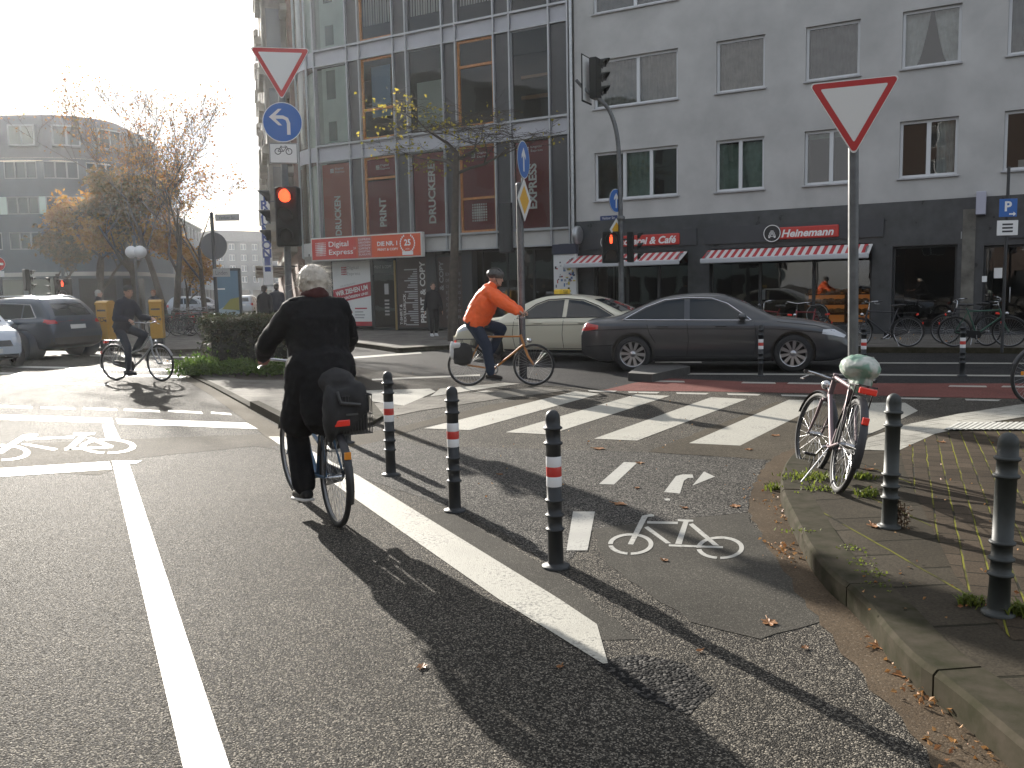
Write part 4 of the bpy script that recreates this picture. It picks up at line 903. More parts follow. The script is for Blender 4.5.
# notice column with little flyers
s_ = FS(566, 290, .3)[0]; t = fthing('notice_board', s_, -.3, .12, 'white board covered in small flyers under a dark header at the house joint', 'board')
mb = MB(); mb.box((0, 0, 1.35), (.86, .14, 2.7), 0, None, .01); mb.build('panel', [POSTER], t); mb = MB(); mb.box((0, -.01, 2.83), (.92, .2, .34), 0, None, .01); mb.build('header', [pm('navy panel', (.03, .035, .06), .4)], t)
mb = MB(); pal = [pm('flyer ' + n, c, .6) for n, c in (('red', (.4, .05, .05)), ('black', (.04, .04, .05)), ('blue', (.08, .15, .3)), ('grey', (.3, .3, .32)), ('yellow', (.5, .4, .06)))]
for i in range(70): mb.box((rnd.uniform(-.36, .36), -.0735, rnd.uniform(.5, 2.5)), (rnd.uniform(.03, .1), .004, rnd.uniform(.03, .12)), rnd.randrange(5))
mb.build('flyer_print', pal, t)
# ================================================================== other houses
def grid_house(name, label, loc, rz, Wd, Dp, Ht, floors, bays, wall, frame_m, pane_m, z0=3.6, ww=.5, wh=.55, roof=None, ground=None, parts=True, sill=True, div=1):
    """plastered house with a regular grid of recessed windows; x along the front, y into the house"""
    t = empty(name, loc, rz, label, 'building'); fh = (Ht - z0) / floors; bw = Wd / bays; holes = []
    for f in range(floors):
        for b in range(bays):
            cx = bw * (b + .5); cz = z0 + fh * (f + .5); holes.append((cx - bw * ww / 2, cx + bw * ww / 2, cz - fh * wh / 2, cz + fh * wh / 2))
    mb = MB(); holes_wall(mb, 0, Wd, z0 - .4, Ht, holes, .2)
    mb.add([(0, 0, 0), (0, Dp, 0), (0, Dp, Ht), (0, 0, Ht), (Wd, 0, 0), (Wd, Dp, 0), (Wd, Dp, Ht), (Wd, 0, Ht)], [(0, 3, 2, 1), (4, 5, 6, 7), (3, 7, 6, 2), (1, 2, 6, 5)])
    mb.build('wall', [wall], t)
    mb = MB(); holes_wall(mb, 0, Wd, 0, z0 - .4, [(bw * b + .3, bw * (b + 1) - .3, .3, z0 - 1.0) for b in range(bays)], .3, -.02); mb.build('ground_floor', [ground or wall], t)
    for b in range(bays): 
        mb = MB(); mb.poly([(bw * b + .3, .26, .3), (bw * (b + 1) - .3, .26, .3), (bw * (b + 1) - .3, .26, z0 - 1), (bw * b + .3, .26, z0 - 1)]); mb.build('shop_window', [SHOPPANE], t)
    for a, b, c, d in holes:
        mb = MB(); win_frame(mb, a + .003, b - .003, c + .003, d - .003, .14, [a + (b - a) * (i + 1) / (div + 1) for i in range(div)], .07, .06); w_ = mb.build('window', [frame_m], t)
        mb = MB(); mb.poly([(a + .05, .15, c + .05), (b - .05, .15, c + .05), (b - .05, .15, d - .05), (a + .05, .15, d - .05)]); mb.build('pane', [pane_m], w_)
    if roof:
        mb = MB(); mb.add([(-.15, -.2, Ht), (Wd + .15, -.2, Ht), (Wd + .15, Dp, Ht), (-.15, Dp, Ht), (.3, 1.1, Ht + roof), (Wd - .3, 1.1, Ht + roof), (Wd - .3, Dp - .5, Ht + roof), (.3, Dp - .5, Ht + roof)], [(0, 1, 5, 4), (1, 2, 6, 5), (2, 3, 7, 6), (3, 0, 4, 7), (4, 5, 6, 7), (3, 2, 1, 0)]); mb.build('roof', [pm('slate roof', (.085, .085, .095), .6, var=.2, vscale=3)], t)
    mb = MB()
    mb.box((Wd / 2, -.10, Ht - .12), (Wd + .1, .2, .2)); mb.box((Wd / 2, -.06, z0 - .5), (Wd, .12, .18)); mb.build('cornice', [wall], t)
    return t
SHOPPANE = pm('dark shop pane', (.03, .033, .036), .06); PANE_D = pm('dark house pane', (.05, .055, .06), .05); PANE_B = pm('bluish house pane', (.10, .13, .16), .06)
OFFFR = pm('grey office frame', (.24, .25, .26), .6); PANE_O = pm('matt office pane', (.06, .075, .09), .25, spec=.25)
W_GREY = pm('grey render', (.23, .23, .23), .9, var=.1, vscale=.5); W_PALE = pm('pale render', (.40, .39, .37), .9, var=.1, vscale=.5); W_BLUE = pm('blue grey cladding', (.075, .09, .112), .6, var=.12, vscale=.6)
W_GREEN = pm('pale green tile', (.42, .50, .46), .4, var=.05, vscale=1); W_BRICK = pm('brown brick', (.06, .042, .034), .85, var=.25, vscale=3); W_SAND = pm('sand render', (.36, .30, .22), .9, var=.1, vscale=.5)
MANS = pm('dark mansard cladding', (.11, .11, .125), .6, var=.1, vscale=2)
# office house across the square: straight front and a rounded end, mansard storey on top
C = D(-150, 322.5, 64); C.z = 0; C2 = D(112, 300, C.y + 1.0); C2.z = 0
oh = empty('office_house', (C.x, C.y, 0), math.atan2(C2.y - C.y, C2.x - C.x), 'grey office house with a rounded mansard corner behind the autumn trees', 'building')
Wd = 19.5; Rr = 5.0; Lf = (C2 - C).length - 4.6
def oh_pt(u, out=0.0):    # u metres along the front and round the corner
    if u < Lf: return V((u, -out, 0)), V((1, 0, 0))
    a = (u - Lf) / Rr; return V((Lf + (Rr + out) * math.sin(a), Rr - (Rr + out) * math.cos(a), 0)), V((math.cos(a), math.sin(a), 0))
UMAX = Lf + Rr * PI / 2 + 8
def oh_pt2(u, out=0.0):
    if u > Lf + Rr * PI / 2: return V((Lf + Rr + out, Rr + (u - Lf - Rr * PI / 2), 0)), V((0, 1, 0))
    return oh_pt(u, out)
def oh_band(name, z0, z1, mat, out=0.0, out1=None, u0=0, u1=None):
    mb = MB(); n = 40; vs = []; u1 = u1 or UMAX
    for i in range(n + 1):
        u = u0 + (u1 - u0) * i / n; p, _ = oh_pt2(u, out); q, _ = oh_pt2(u, out if out1 is None else out1); vs += [(p.x, p.y, z0), (q.x, q.y, z1)]
    mb.add(vs, [(2 * i, 2 * i + 2, 2 * i + 3, 2 * i + 1) for i in range(n)], 0, False); return mb.build(name, [mat], oh)
zt = D(20, 110, C.y).z
fh = (zt - 4.2 - 3.2) / 3
oh_band('ground_floor', 0, 4.2, W_BLUE); oh_band('roof', zt - 3.2, zt, MANS, .02, -1.0)
for f in range(3):
    z0 = 4.2 + f * fh; oh_band('parapet', z0, z0 + fh * .42, W_BLUE, .0); oh_band('window_band_lintel', z0 + fh * .92, z0 + fh, W_BLUE, .0)
    u = .4
    while u < UMAX - 3:
        p, tdir = oh_pt2(u + 1.2, -.12); nrm = V((tdir.y, -tdir.x, 0)); M = frame(V((p.x, p.y, z0 + fh * .42)), tdir, (0, 0, 1), -nrm)
        M = Matrix((tdir, -nrm, V((0, 0, 1)))).transposed().to_4x4(); M.translation = V((p.x, p.y, 0))
        mb = MB(); fr = MB(); win_frame(fr, -1.15, 1.15, z0 + fh * .42, z0 + fh * .92, 0, [-.38, .38], .08, .08); mb.add(fr.v, fr.f, 0, False, M); w_ = mb.build('window', [OFFFR], oh)
        mb = MB(); mb.poly([(-1.1, .03, z0 + fh * .42), (1.1, .03, z0 + fh * .42), (1.1, .03, z0 + fh * .92), (-1.1, .03, z0 + fh * .92)], 0, M); mb.build('pane', [PANE_O], w_)
        mb = MB(); mb.box((1.4, .02, z0 + fh * .67), (.5, .1, fh * .5), 0, M); mb.build('pier', [W_BLUE if f != 1 else W_GREEN], oh)
        u += 2.8
for i in range(9):                                           # dormer windows in the mansard
    p, tdir = oh_pt2(1.6 + i * 2.9, -.2); nrm = V((tdir.y, -tdir.x, 0)); M = Matrix((tdir, -nrm, V((0, 0, 1)))).transposed().to_4x4(); M.translation = V((p.x, p.y, zt - 2.4)) - nrm * .2
    mb = MB(); mb.box((0, -.35, .75), (1.9, .7, 1.5), 0, M); d_ = mb.build('dormer', [OFFFR], oh); mb = MB()
    for x in (-.45, .45): mb.box((x, -.705, .75), (.75, .02, 1.25), 0, M)
    mb.build('pane', [PANE_D], d_)
for i in range(7):
    p, tdir = oh_pt2(1.5 + i * 3.2, .02); nrm = V((tdir.y, -tdir.x, 0)); M = Matrix((tdir, -nrm, V((0, 0, 1)))).transposed().to_4x4(); M.translation = V((p.x, p.y, 0))
    mb = MB(); mb.box((0, 0, 1.7), (2.6, .06, 2.8), 0, M); mb.build('shop_window', [SHOPPANE], oh)
oh_band('canopy', 3.3, 3.6, W_PALE, .5)
# side street: houses on the far (sunny) side closing the view, one behind the other
def rz_of(a, b): return math.atan2(b.y - a.y, b.x - a.x)
a_, b_ = D(128, 300, 72), D(205, 300, 118); grid_house('street_house', 'long grey house behind the orange autumn leaves', a_.xy.to_3d(), rz_of(a_, b_), (b_ - a_).xy.length, 10, 10.5, 3, 16, W_GREY, WHITEFR, PANE_D, ww=.55)
a_, b_ = D(203, 300, 122), D(221, 300, 150); grid_house('street_house', 'pale narrow house standing far down the side street', a_.xy.to_3d(), rz_of(a_, b_), (b_ - a_).xy.length, 9, 9, 3, 6, W_PALE, WHITEFR, PANE_D)
a_, b_ = D(217, 300, 160), D(285, 300, 168); grid_house('street_house', 'blue grey house with a slate roof closing the view down the side street', a_.xy.to_3d(), rz_of(a_, b_), (b_ - a_).xy.length, 9, 11.5, 4, 6, W_BLUE, WHITEFR, PANE_B, roof=2.0)
# houses behind the viewer, mirrored in the glass fronts
grid_house('tiled_house', 'pale green tiled house mirrored in the corner glazing of the print shop', (-44, -30, 0), R(88), 62, 12, 20, 5, 12, W_GREEN, METALD, PANE_D, ww=.38, wh=.6, div=0)
grid_house('brick_house', 'brown brick house mirrored in the flat windows', (24, -30, 0), R(180), 56, 12, 17, 4, 12, W_BRICK, WHITEFR, PANE_D, ww=.4)
# ------------------------------------------------------------------ old stone house along the side street
STONE = pm('weathered sandstone', (.15, .13, .11), .9, var=.3, vscale=2.5, bump=.02, bscale=14, detail=8); STONE_R = pm('red brown brick face', (.17, .095, .07), .9, var=.3, vscale=4, bump=.01, bscale=30); STONE_P = pm('pale stone trim', (.26, .235, .195), .85, var=.2, vscale=3, bump=.01, bscale=20)
e1 = arc(1); p0 = FW(e1.x, e1.y, 0) + V((-.5, .8, 0)); pe = D(277, 250, 78); pe.z = 0
ang = math.atan2(pe.y - p0.y, pe.x - p0.x); Ls = (pe - p0).length
sh = empty('stone_house', p0, ang, 'ornate old stone house with bay windows along the shaded side street', 'building')   # local x down the street, -y... towards the street is +y
mb = MB(); mb.box((Ls / 2, -5, 10), (Ls, 10, 20)); mb.build('wall', [STONE_R], sh)
for i in range(5):
    x = 3 + i * (Ls - 6) / 4.3; mb = MB(); mb.box((x, .5, 11), (3.2, 1.1, 13), 0, None, .1)
    for z in (4.6, 8.0, 11.4, 14.8, 17.4): mb.box((x, .58, z), (3.6, 1.4, .3), 1); mb.box((x, .6, z + .22), (3.3, 1.2, .12), 1)
    b_ = mb.build('bay', [STONE, STONE_P], sh)
    for z in (6.4, 9.8, 13.2):
        mb = MB(); mb.box((x - .75, 1.06, z), (.9, .02, 1.9)); mb.box((x + .75, 1.06, z), (.9, .02, 1.9)); mb.box((x - 1.62, .55, z), (.02, .6, 1.8)); mb.build('pane', [PANE_D], b_)
    mb = MB(); mb.box((x + 3.2, .7, 7.6), (2.4, 1.4, .2)); mb.box((x + 3.2, 1.36, 8.15), (2.4, .08, .9)); mb.box((x + 2.04, .7, 8.15), (.08, 1.3, .9)); mb.build('balcony', [STONE_P], sh)
for z in (3.6, 7.0, 10.4, 13.8, 18.6): mb = MB(); mb.box((Ls / 2, .14, z), (Ls, .28, .26)); mb.build('cornice', [STONE_P], sh)
for i in range(4):
    mb = MB(); z = 2.6; x = 4 + i * 7; mb.box((x + 2, .9, z + .35), (4, 1.8, .1)); mb.box((x + 2, 1.8, z + .2), (4, .06, .4)); mb.build('canopy', [STONE_P], sh)
# tall sign board with blue letters hanging out over the street
Ps = D(266.5, 240, 40); P1 = D(262, 192, 40); P2 = D(267.5, 285, 40)
t = empty('vertical_sign', (Ps.x, Ps.y, P2.z), R(12), 'tall narrow white sign with blue capital letters reading TRAUMKON hung over the side street', 'sign')
hh = P1.z - P2.z; mb = MB(); mb.box((0, 0, hh / 2), (.42, .12, hh), 0, None, .02); mb.build('panel', [WHITE], t)
mb = MB(); NAVY = pm('sign navy', (.03, .06, .25), .5)
for i, ch in enumerate('TRAUMKON'): mb.text(ch, .40, FM(0, -.064, hh * .945 - i * hh * .086), 0, bold=.03)
for q, h_ in ((.26, .10), (.17, .05)): mb.box((0, -.0625, hh * q), (.26, .004, hh * h_), 0)
mb.build('lettering', [NAVY], t)
mb = MB(); mb.tube([(.15, 0, hh * .9), (1.6, 0, hh * .9)], .03); mb.tube([(.15, 0, hh * .2), (1.6, 0, hh * .2)], .03); mb.build('bracket', [METALD], t)
# ================================================================== trees, hedge, weeds, leaves
BARK = pm('bark', (.075, .06, .048), .95, var=.35, vscale=6, bump=.02, bscale=18)
def leaf_mat(name, cols, trans=.45):
    if name in MATS: return MATS[name]
    m, nt = nt_new(name); L = nt.links
    out = N(nt, 'ShaderNodeOutputMaterial'); geo = N(nt, 'ShaderNodeNewGeometry'); cr = N(nt, 'ShaderNodeValToRGB'); cr.color_ramp.interpolation = 'LINEAR'
    el = cr.color_ramp.elements
    while len(el) < len(cols): el.new(.5)
    for i, c in enumerate(cols): el[i].position = i / (len(cols) - 1); el[i].color = c4(c)
    L.new(geo.outputs['Random Per Island'], cr.inputs[0])
    d = N(nt, 'ShaderNodeBsdfPrincipled'); d.inputs['Roughness'].default_value = .55; d.inputs['Specular IOR Level'].default_value = .35; L.new(cr.outputs[0], d.inputs['Base Color'])
    tr = N(nt, 'ShaderNodeBsdfTranslucent'); L.new(cr.outputs[0], tr.inputs[0]); mx = N(nt, 'ShaderNodeMixShader'); mx.inputs[0].default_value = trans
    L.new(d.outputs[0], mx.inputs[1]); L.new(tr.outputs[0], mx.inputs[2]); L.new(mx.outputs[0], out.inputs[0]); MATS[name] = m; return m
AUT = leaf_mat('autumn leaves', [(.10, .085, .02), (.30, .13, .03), (.36, .19, .04), (.22, .07, .03), (.16, .13, .03)], .5)
ORG = leaf_mat('orange leaves', [(.42, .20, .04), (.50, .28, .06), (.36, .14, .03), (.45, .30, .08)], .5)
BROWNG = leaf_mat('brown green leaves', [(.06, .06, .025), (.12, .09, .03), (.20, .10, .03), (.08, .07, .03)], .4)
YEL = leaf_mat('yellow leaves', [(.20, .20, .03), (.42, .34, .04), (.50, .40, .06), (.14, .16, .03)], .5)
HEDGE = leaf_mat('hedge leaves', [(.018, .026, .012), (.03, .042, .016), (.045, .05, .02), (.055, .04, .02)], .25)
COVER = leaf_mat('ground cover leaves', [(.06, .12, .02), (.10, .18, .03), (.14, .22, .04), (.05, .09, .02)], .45)
GRASSM = leaf_mat('weed grass', [(.10, .14, .02), (.17, .20, .035), (.08, .10, .02)], .5)
def leaf(mb, p, s, r, mat=0, droop=.3):
    d = V((r.gauss(0, 1), r.gauss(0, 1), r.gauss(-droop, .7))).normalized(); w_ = d.cross(V((r.gauss(0, 1), r.gauss(0, 1), r.gauss(0, 1)))).normalized(); n = d.cross(w_) * s * .18
    mb.add([p, p + d * s * .5 + w_ * s * .33 + n, p + d * s, p + d * s * .5 - w_ * s * .33 + n], [(0, 1, 2), (0, 2, 3)], mat)
def tree(name, label, loc, seed, height, trunk_r, spread, levels, leaf_m, nleaf, leaf_s, stems=1, group=None, up=.55, first=.28, nb=(3, 5), leaf_zone=None, cat='tree', wig=.22, tl=None, sub=None, twig=.006):
    r = random.Random(seed); t = empty(name, loc, 0, label, cat, group); tr = MB(); tw = MB(); cr = MB(); tips = []
    def grow(p, d, ln, rad, lv, mbx):
        n = 4 if lv < levels - 1 else 3; pts = [p]; rs = [rad]; q = p.copy(); dd = d.copy()
        for i in range(n):
            wg = wig * ((.06 if tl else .22) if lv == 0 else 1); dd = (dd + V((r.gauss(0, wg), r.gauss(0, wg), r.gauss(.05, wg * .5)))).normalized(); q = q + dd * (ln / n); pts.append(q.copy()); rs.append(rad * (1 - .55 * (i + 1) / n))
        mbx.tube(pts, rs, 8 if lv == 0 else 5 if lv < 3 else 3, 0, caps=False)
        if lv >= levels - 2: tips.extend(pts[1:])
        if lv < levels:
            for k in range(r.randint(*nb)):
                f = r.uniform(.45 if lv else max(first, .4), 1); idx = min(n - 1, int(f * n)); b = pts[idx] + (pts[idx + 1] - pts[idx]) * (f * n - idx) if idx < n else pts[-1]
                az = r.uniform(0, 2 * PI); out_ = V((math.cos(az), math.sin(az), 0)); nd = (dd * .75 + out_ * spread + V((0, 0, up * .5))).normalized()
                grow(b, nd, ln * (sub if (sub and lv == 0) else r.uniform(.55, .8)), max(twig, rs[idx] * r.uniform(.45, .62)), lv + 1, tw)
    for s_ in range(stems):
        az = 2 * PI * s_ / max(1, stems) + r.uniform(-.4, .4); d = V((math.cos(az) * (.2 if stems > 1 else .01), math.sin(az) * (.2 if stems > 1 else .01), 1)).normalized()
        grow(V((math.cos(az) * .15 * (stems > 1), math.sin(az) * .15 * (stems > 1), 0)), d, tl or height * .42, trunk_r, 0, tr)
    tr.build('trunk', [BARK], t); tw.build('limbs', [BARK], t)
    zone = [q for q in tips if (leaf_zone is None or leaf_zone(q, r))] or tips
    for i in range(nleaf):
        q = r.choice(zone); leaf(cr, q + V((r.gauss(0, .16), r.gauss(0, .16), r.gauss(0, .14))), leaf_s * r.uniform(.6, 1.3), r)
    cr.build('crown', [leaf_m], t); return t
p = D(172, 333, 40); p.z = .1
tree('autumn_tree', 'tall bare limbed autumn tree with thin rust leaves above the bicycle stands', p, 12, 11.4, .19, .5, 5, AUT, 3800, .12, 2, 'trees on the plaza', nb=(3, 4), up=.8, twig=.011)
p = D(140, 330, 43); p.z = .1
tree('autumn_tree', 'dense brown leaved autumn tree behind the second postbox', p, 5, 10.0, .24, .8, 5, BROWNG, 9500, .19, 1, 'trees on the plaza', nb=(3, 4))
p = D(100, 330, 45); p.z = .1
tree('autumn_tree', 'orange leaved autumn tree spreading in front of the office house', p, 23, 8.6, .22, .95, 5, ORG, 8500, .20, 1, 'trees on the plaza', nb=(3, 4))
p = D(188, 325, 52); p.z = .1
tree('autumn_tree', 'small tree with a bright orange crown behind the plaza', p, 31, 5.2, .13, .9, 4, ORG, 3000, .20, 1, 'trees on the plaza', nb=(3, 4))
p = D(207, 325, 46); p.z = .1
tree('autumn_tree', 'slim nearly bare tree leaning over the street name post', p, 44, 9.5, .17, .7, 5, AUT, 1500, .15, 1, 'trees on the plaza', nb=(3, 4))
p = D(60, 325, 53); p.z = .1
tree('autumn_tree', 'dark brown tree in front of the rounded office corner', p, 71, 7.2, .2, .9, 5, BROWNG, 6000, .22, 1, 'trees on the plaza', nb=(3, 4))
p = FW(FS(452, 345)[0], -2.2, .12); p = D(453, 340, 26.5); p.z = .12
tree('street_tree', 'young street tree with few yellow leaves before the print shop', p, 15, 6.6, .17, 1.5, 5, YEL, 480, .12, 1, None, up=-.35, nb=(3, 5), leaf_zone=lambda q, r: (q.x < .4 and r.random() < .8) or r.random() < .2, first=.86, tl=5.6, sub=.33)
# hedge with ground cover on the island
hb = [G(x, y, .07) for x, y in ((203, 372.5), (345, 374), (346, 368.5), (212, 366.5))]
hg = empty('clipped_hedge', (0, 0, 0), 0, 'dark clipped hedge with ground cover on the traffic island', 'hedge'); r = random.Random(3)
a, b, c, d = hb
def hp(u, v): return (a + (b - a) * u) * (1 - v) + (d + (c - d) * u) * v
mb = MB()
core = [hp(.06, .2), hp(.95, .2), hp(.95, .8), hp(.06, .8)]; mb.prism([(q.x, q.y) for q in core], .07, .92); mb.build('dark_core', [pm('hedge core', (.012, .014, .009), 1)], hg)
mb = MB()
for i in range(15000):
    u, v = r.random(), r.random(); top = 1.08 + .10 * noise.noise(V((u * 9, v * 3, 1))) + .05 * noise.noise(V((u * 30, v * 9, 4))); z = .1 + top * (1 - r.random() ** 2.2)
    if r.random() < .35: z = top + r.uniform(-.1, .06)
    edge = .06 * math.sin(z * 3); q = hp(min(1, max(0, u * (1 + edge * .3))), v); leaf(mb, V((q.x + r.gauss(0, .05), q.y + r.gauss(0, .05), z)), r.uniform(.045, .085), r, 0, -.1)
mb.build('foliage', [HEDGE], hg)
mb = MB()
for i in range(9000):
    u = r.random(); v = r.uniform(-.35, .5) if r.random() < .75 else r.random(); q = hp(-.05 + 1.1 * u, v); h_ = (.26 + .12 * noise.noise(V((u * 14, 2, 0)))) * (1 - max(0, abs(v) - .2)); leaf(mb, V((q.x, q.y, .07 + r.random() * max(.05, h_))), r.uniform(.04, .09), r, 0, -.5)
q0 = G(196, 374, .07)
for i in range(1500): leaf(mb, V((q0.x + r.gauss(0, .22), q0.y + r.gauss(.15, .2), .07 + abs(r.gauss(0, .13)))), r.uniform(.05, .11), r, 0, -.6)
mb.build('ground_cover', [COVER], hg)
# weeds growing in the kerb joints
def weed(name, px, label, n, h, spread, m=GRASSM, blade=.007, zz=.12):
    p = G(px[0], px[1], zz); mb = MB(); r = random.Random(int(px[0] * 7 + px[1]))
    for i in range(n):
        x, y = r.gauss(0, spread), r.gauss(0, spread * .8); az = r.uniform(0, 2 * PI); l = h * r.uniform(.4, 1.1); o = V((math.cos(az), math.sin(az), 0)); s_ = V((-o.y, o.x, 0)) * blade
        b0 = V((x, y, 0)); b1 = b0 + o * l * .25 + V((0, 0, l * .6)); b2 = b0 + o * l * .75 + V((0, 0, l * .8)); mb.add([b0 - s_, b0 + s_, b1 + s_ * .8, b1 - s_ * .8, b2], [(0, 1, 2, 3), (3, 2, 4)])
    return mb.build(name, [m], None, p, 0, None, label, 'weed', 'weeds in the pavement joints')
weed('weed_tuft', (777, 490), 'grass tuft in the gutter beside the parked bicycle front wheel', 50, .08, .05, zz=0)
weed('weed_tuft', (812, 478), 'wide flat weed patch under the parked bicycle', 200, .045, .12); weed('weed_tuft', (862, 478), 'weed tuft at the foot of the give way post', 80, .06, .05)
weed('weed_tuft', (865, 496), 'bright little tuft between parked bicycle and shorter bollard', 70, .075, .04); weed('weed_tuft', (823, 489), 'low weeds by the kickstand of the parked bicycle', 90, .03, .09)
weed('weed_tuft', (971, 604), 'grass tuft on the kerb side of the bigger bollard', 80, .06, .03); weed('weed_tuft', (1017, 614), 'grass tuft behind the bigger bollard at the pavement edge', 80, .08, .03)
for i, (x, y) in enumerate(((792, 535), (868, 577), (857, 566), (880, 590), (846, 552))): weed('weed_tuft', (x + 4, y - 4), ['moss line on the kerb bend below the bicycle', 'moss streak in the joint behind the kerb stones', 'thin moss line between slabs and kerb', 'lowest moss streak behind the long kerb', 'short moss line above the kerb joint'][i], 26, .016, .05)
DOCK = leaf_mat('dry dock leaves', [(.10, .07, .04), (.13, .08, .05), (.06, .06, .03)], .3)
p = G(903, 528, .12); t = empty('dry_weed', p, 0, 'brown dried upright weed beside the shorter bollard', 'weed'); mb = MB(); r = random.Random(8); st = MB()
for i in range(5):
    x, y = r.gauss(0, .02), r.gauss(0, .02); h_ = r.uniform(.12, .24); st.tube([(x, y, 0), (x + r.gauss(0, .02), y, h_)], .003, 5)
    for k in range(22): leaf(mb, V((x + r.gauss(0, .02), y + r.gauss(0, .02), h_ * r.random())), .03, r)
st.build('stem', [DOCK], t); mb.build('leaves', [DOCK], t)
# fallen leaves
FALL = leaf_mat('fallen leaves', [(.30, .14, .045), (.42, .23, .09), (.20, .08, .03), (.50, .31, .14)], .2)
def fallen(px, s, label, zz=.0, lift=.004, seed=1):
    p = G(px[0], px[1], zz); r = random.Random(seed); mb = MB(); n = 14; vs = [V((0, 0, lift * .6))]
    lob = r.randint(4, 6)
    for i in range(n * 2):
        a = 2 * PI * i / (n * 2); q = s * (.62 + .38 * abs(math.cos(a * lob / 2)) ** 1.4) * (1.15 if abs(a - PI) > 1 else .8); vs.append(V((q * math.cos(a), q * .7 * math.sin(a), lift * (.3 + r.random() * 1.2) + .006)))
    mb.add(vs, [(0, 1 + i, 1 + (i + 1) % (n * 2)) for i in range(n * 2)]); mb.tube([vs[1 + n], vs[1 + n] + V((-s * .6, 0, .004))], .0025, 4)
    mb.build('fallen_leaf', [FALL], None, p, r.uniform(0, 6), None, label, 'leaf', 'fallen leaves')
for i, (q, s, l, z) in enumerate((((598, 449), .075, 'curled ochre leaf below the zebra end', 0), ((619, 504.5), .06, 'ochre leaf between turn arrow and bollard', 0), ((637, 488.5), .03, 'small rust leaf beside the guide dash', 0), ((684.5, 508.5), .03, 'tiny rust leaf under the turn arrow', 0), ((735, 507), .05, 'pale leaf at the edge of the smooth patch', 0),
      ((769, 623), .05, 'torn ochre leaf alone on coarse asphalt', 0), ((805, 649), .022, 'tiny leaf near the shaded gutter', 0), ((775, 436), .06, 'flat ochre leaf on the widest zebra stripe', 0), ((749, 450), .05, 'ochre leaf below the zebra corner', 0), ((664, 561), .03, 'rust leaf just below the painted bicycle', 0),
      ((422, 668), .03, 'brown leaf lying in the cyclist shadow', 0), ((700, 652), .02, 'leaf crumb in the long bollard shadow', 0), ((640, 463.5), .045, 'ochre leaf touching the guide dash tip', 0), ((941, 442.5), .04, 'orange leaf on the brown setts', .12), ((870, 470), .05, 'pale leaf on the slabs by the give way post', .12), ((878, 596), .05, 'dark brown leaf in the shaded gutter', 0), ((903, 676), .04, 'light scrap lying against the kerb', 0), ((880, 647), .06, 'dark curled leaf pressed against the kerb face', 0), ((873, 526), .05, 'orange leaf by the shorter bollard foot', .12), ((500, 475), .025, 'small rust leaf between the red banded bollards', 0), ((560, 668), .02, 'leaf crumb beside the white lane tip', 0))): fallen(q, s, l, z, seed=i)
mb = MB(); r = random.Random(21)
for cx, cy, n, sx, sy in ((770, 500, 40, .10, .35), (785, 552, 60, .05, .12), (925, 693, 50, .05, .10), (790, 520, 40, .06, .2), (935, 712, 16, .06, .12), (952, 742, 12, .08, .1), (880, 650, 12, .05, .1), (795, 500, 30, .05, .15), (990, 760, 14, .1, .1)):
    p = G(cx, cy)
    for i in range(n): leaf(mb, V((p.x + r.gauss(0, sx), p.y + r.gauss(0, sy), abs(r.gauss(0, .008)) + .01)), r.uniform(.012, .034), r, 0, .1)
p1 = [G(x, y) for x, y in ((370, 360), (650, 385), (760, 470), (420, 520))]
for i in range(90):
    u, v = r.random(), r.random(); q = (p1[0] * (1 - u) + p1[1] * u) * (1 - v) + (p1[3] * (1 - u) + p1[2] * u) * v; leaf(mb, V((q.x, q.y, .008)), r.uniform(.012, .03), r, 0, 0)
for i in range(160): q = FW(r.uniform(-3, 14), -r.uniform(.5, 5), .128); leaf(mb, q, r.uniform(.04, .09), r, 0, .1)
for i in range(60): q = G(r.uniform(860, 1020), r.uniform(425, 620), .12); leaf(mb, V((q.x, q.y, .13)), r.uniform(.012, .03), r, 0, .1)
mb.build('leaf_litter', [FALL], kind='stuff')
POSTM = pm('weathered galvanised post', (.13, .134, .138), .5, .5, var=.25, vscale=10)
# ================================================================== bollards, posts, signs, signals
BOLL = pm('painted cast iron', (.016, .018, .02), .5, 0.0, var=.2, vscale=12, bump=.001, bscale=60); BAND_W = pm('reflective white band', (.72, .72, .72), .35); BAND_R = pm('reflective red band', (.50, .04, .03), .35)
BOLL2 = pm('weathered green black iron', (.026, .030, .028), .55, 0.0, var=.3, vscale=9, bump=.0015, bscale=50)
def make_bollard(h, r, band, mat):
    t = empty('bollard', (0, 0, 0), 0, 'x', 'bollard'); mb = MB()
    rings = (.86, .80, .745, .30, .235, .17) if band else (.86, .765, .40, .31, .225)
    if band: rings = (.885, .79, .43, .335, .245)
    prof = [(r * 1.9, 0), (r * 1.9, .012), (r * 1.75, .016), (r * 1.12, .02), (r * 1.06, .03)] if band else [(r * 1.62, 0), (r * 1.62, .010), (r * 1.5, .014), (r * 1.14, .018), (r * 1.08, .03)]
    for q in sorted(rings):
        z = q * h; prof += [(r, z - .011), (r * 1.14, z - .008), (r * 1.27, z - .004), (r * 1.27, z + .004), (r * 1.14, z + .008), (r, z + .011)]
    zt = h - r * 1.05; prof += [(r, zt - .01), (r * .98, zt)] + [(r * .98 * math.cos(a), zt + r * 1.05 * math.sin(a)) for a in (R(20), R(40), R(60), R(78), R(90))]
    mb.lathe(prof, 28); mb.build('post', [mat], t)
    if band:
        for z0, z1, m, n in ((.52, .583, BAND_W, 'white_band'), (.583, .645, BAND_R, 'red_band'), (.645, .71, BAND_W, 'white_band')):
            b = MB(); b.lathe([(r * 1.02, z0 * h), (r * 1.03, z0 * h + .003), (r * 1.03, z1 * h - .001), (r * 1.02, z1 * h)], 28); b.build(n, [m], t)
    return t
b0 = make_bollard(.92, .043, True, BOLL)
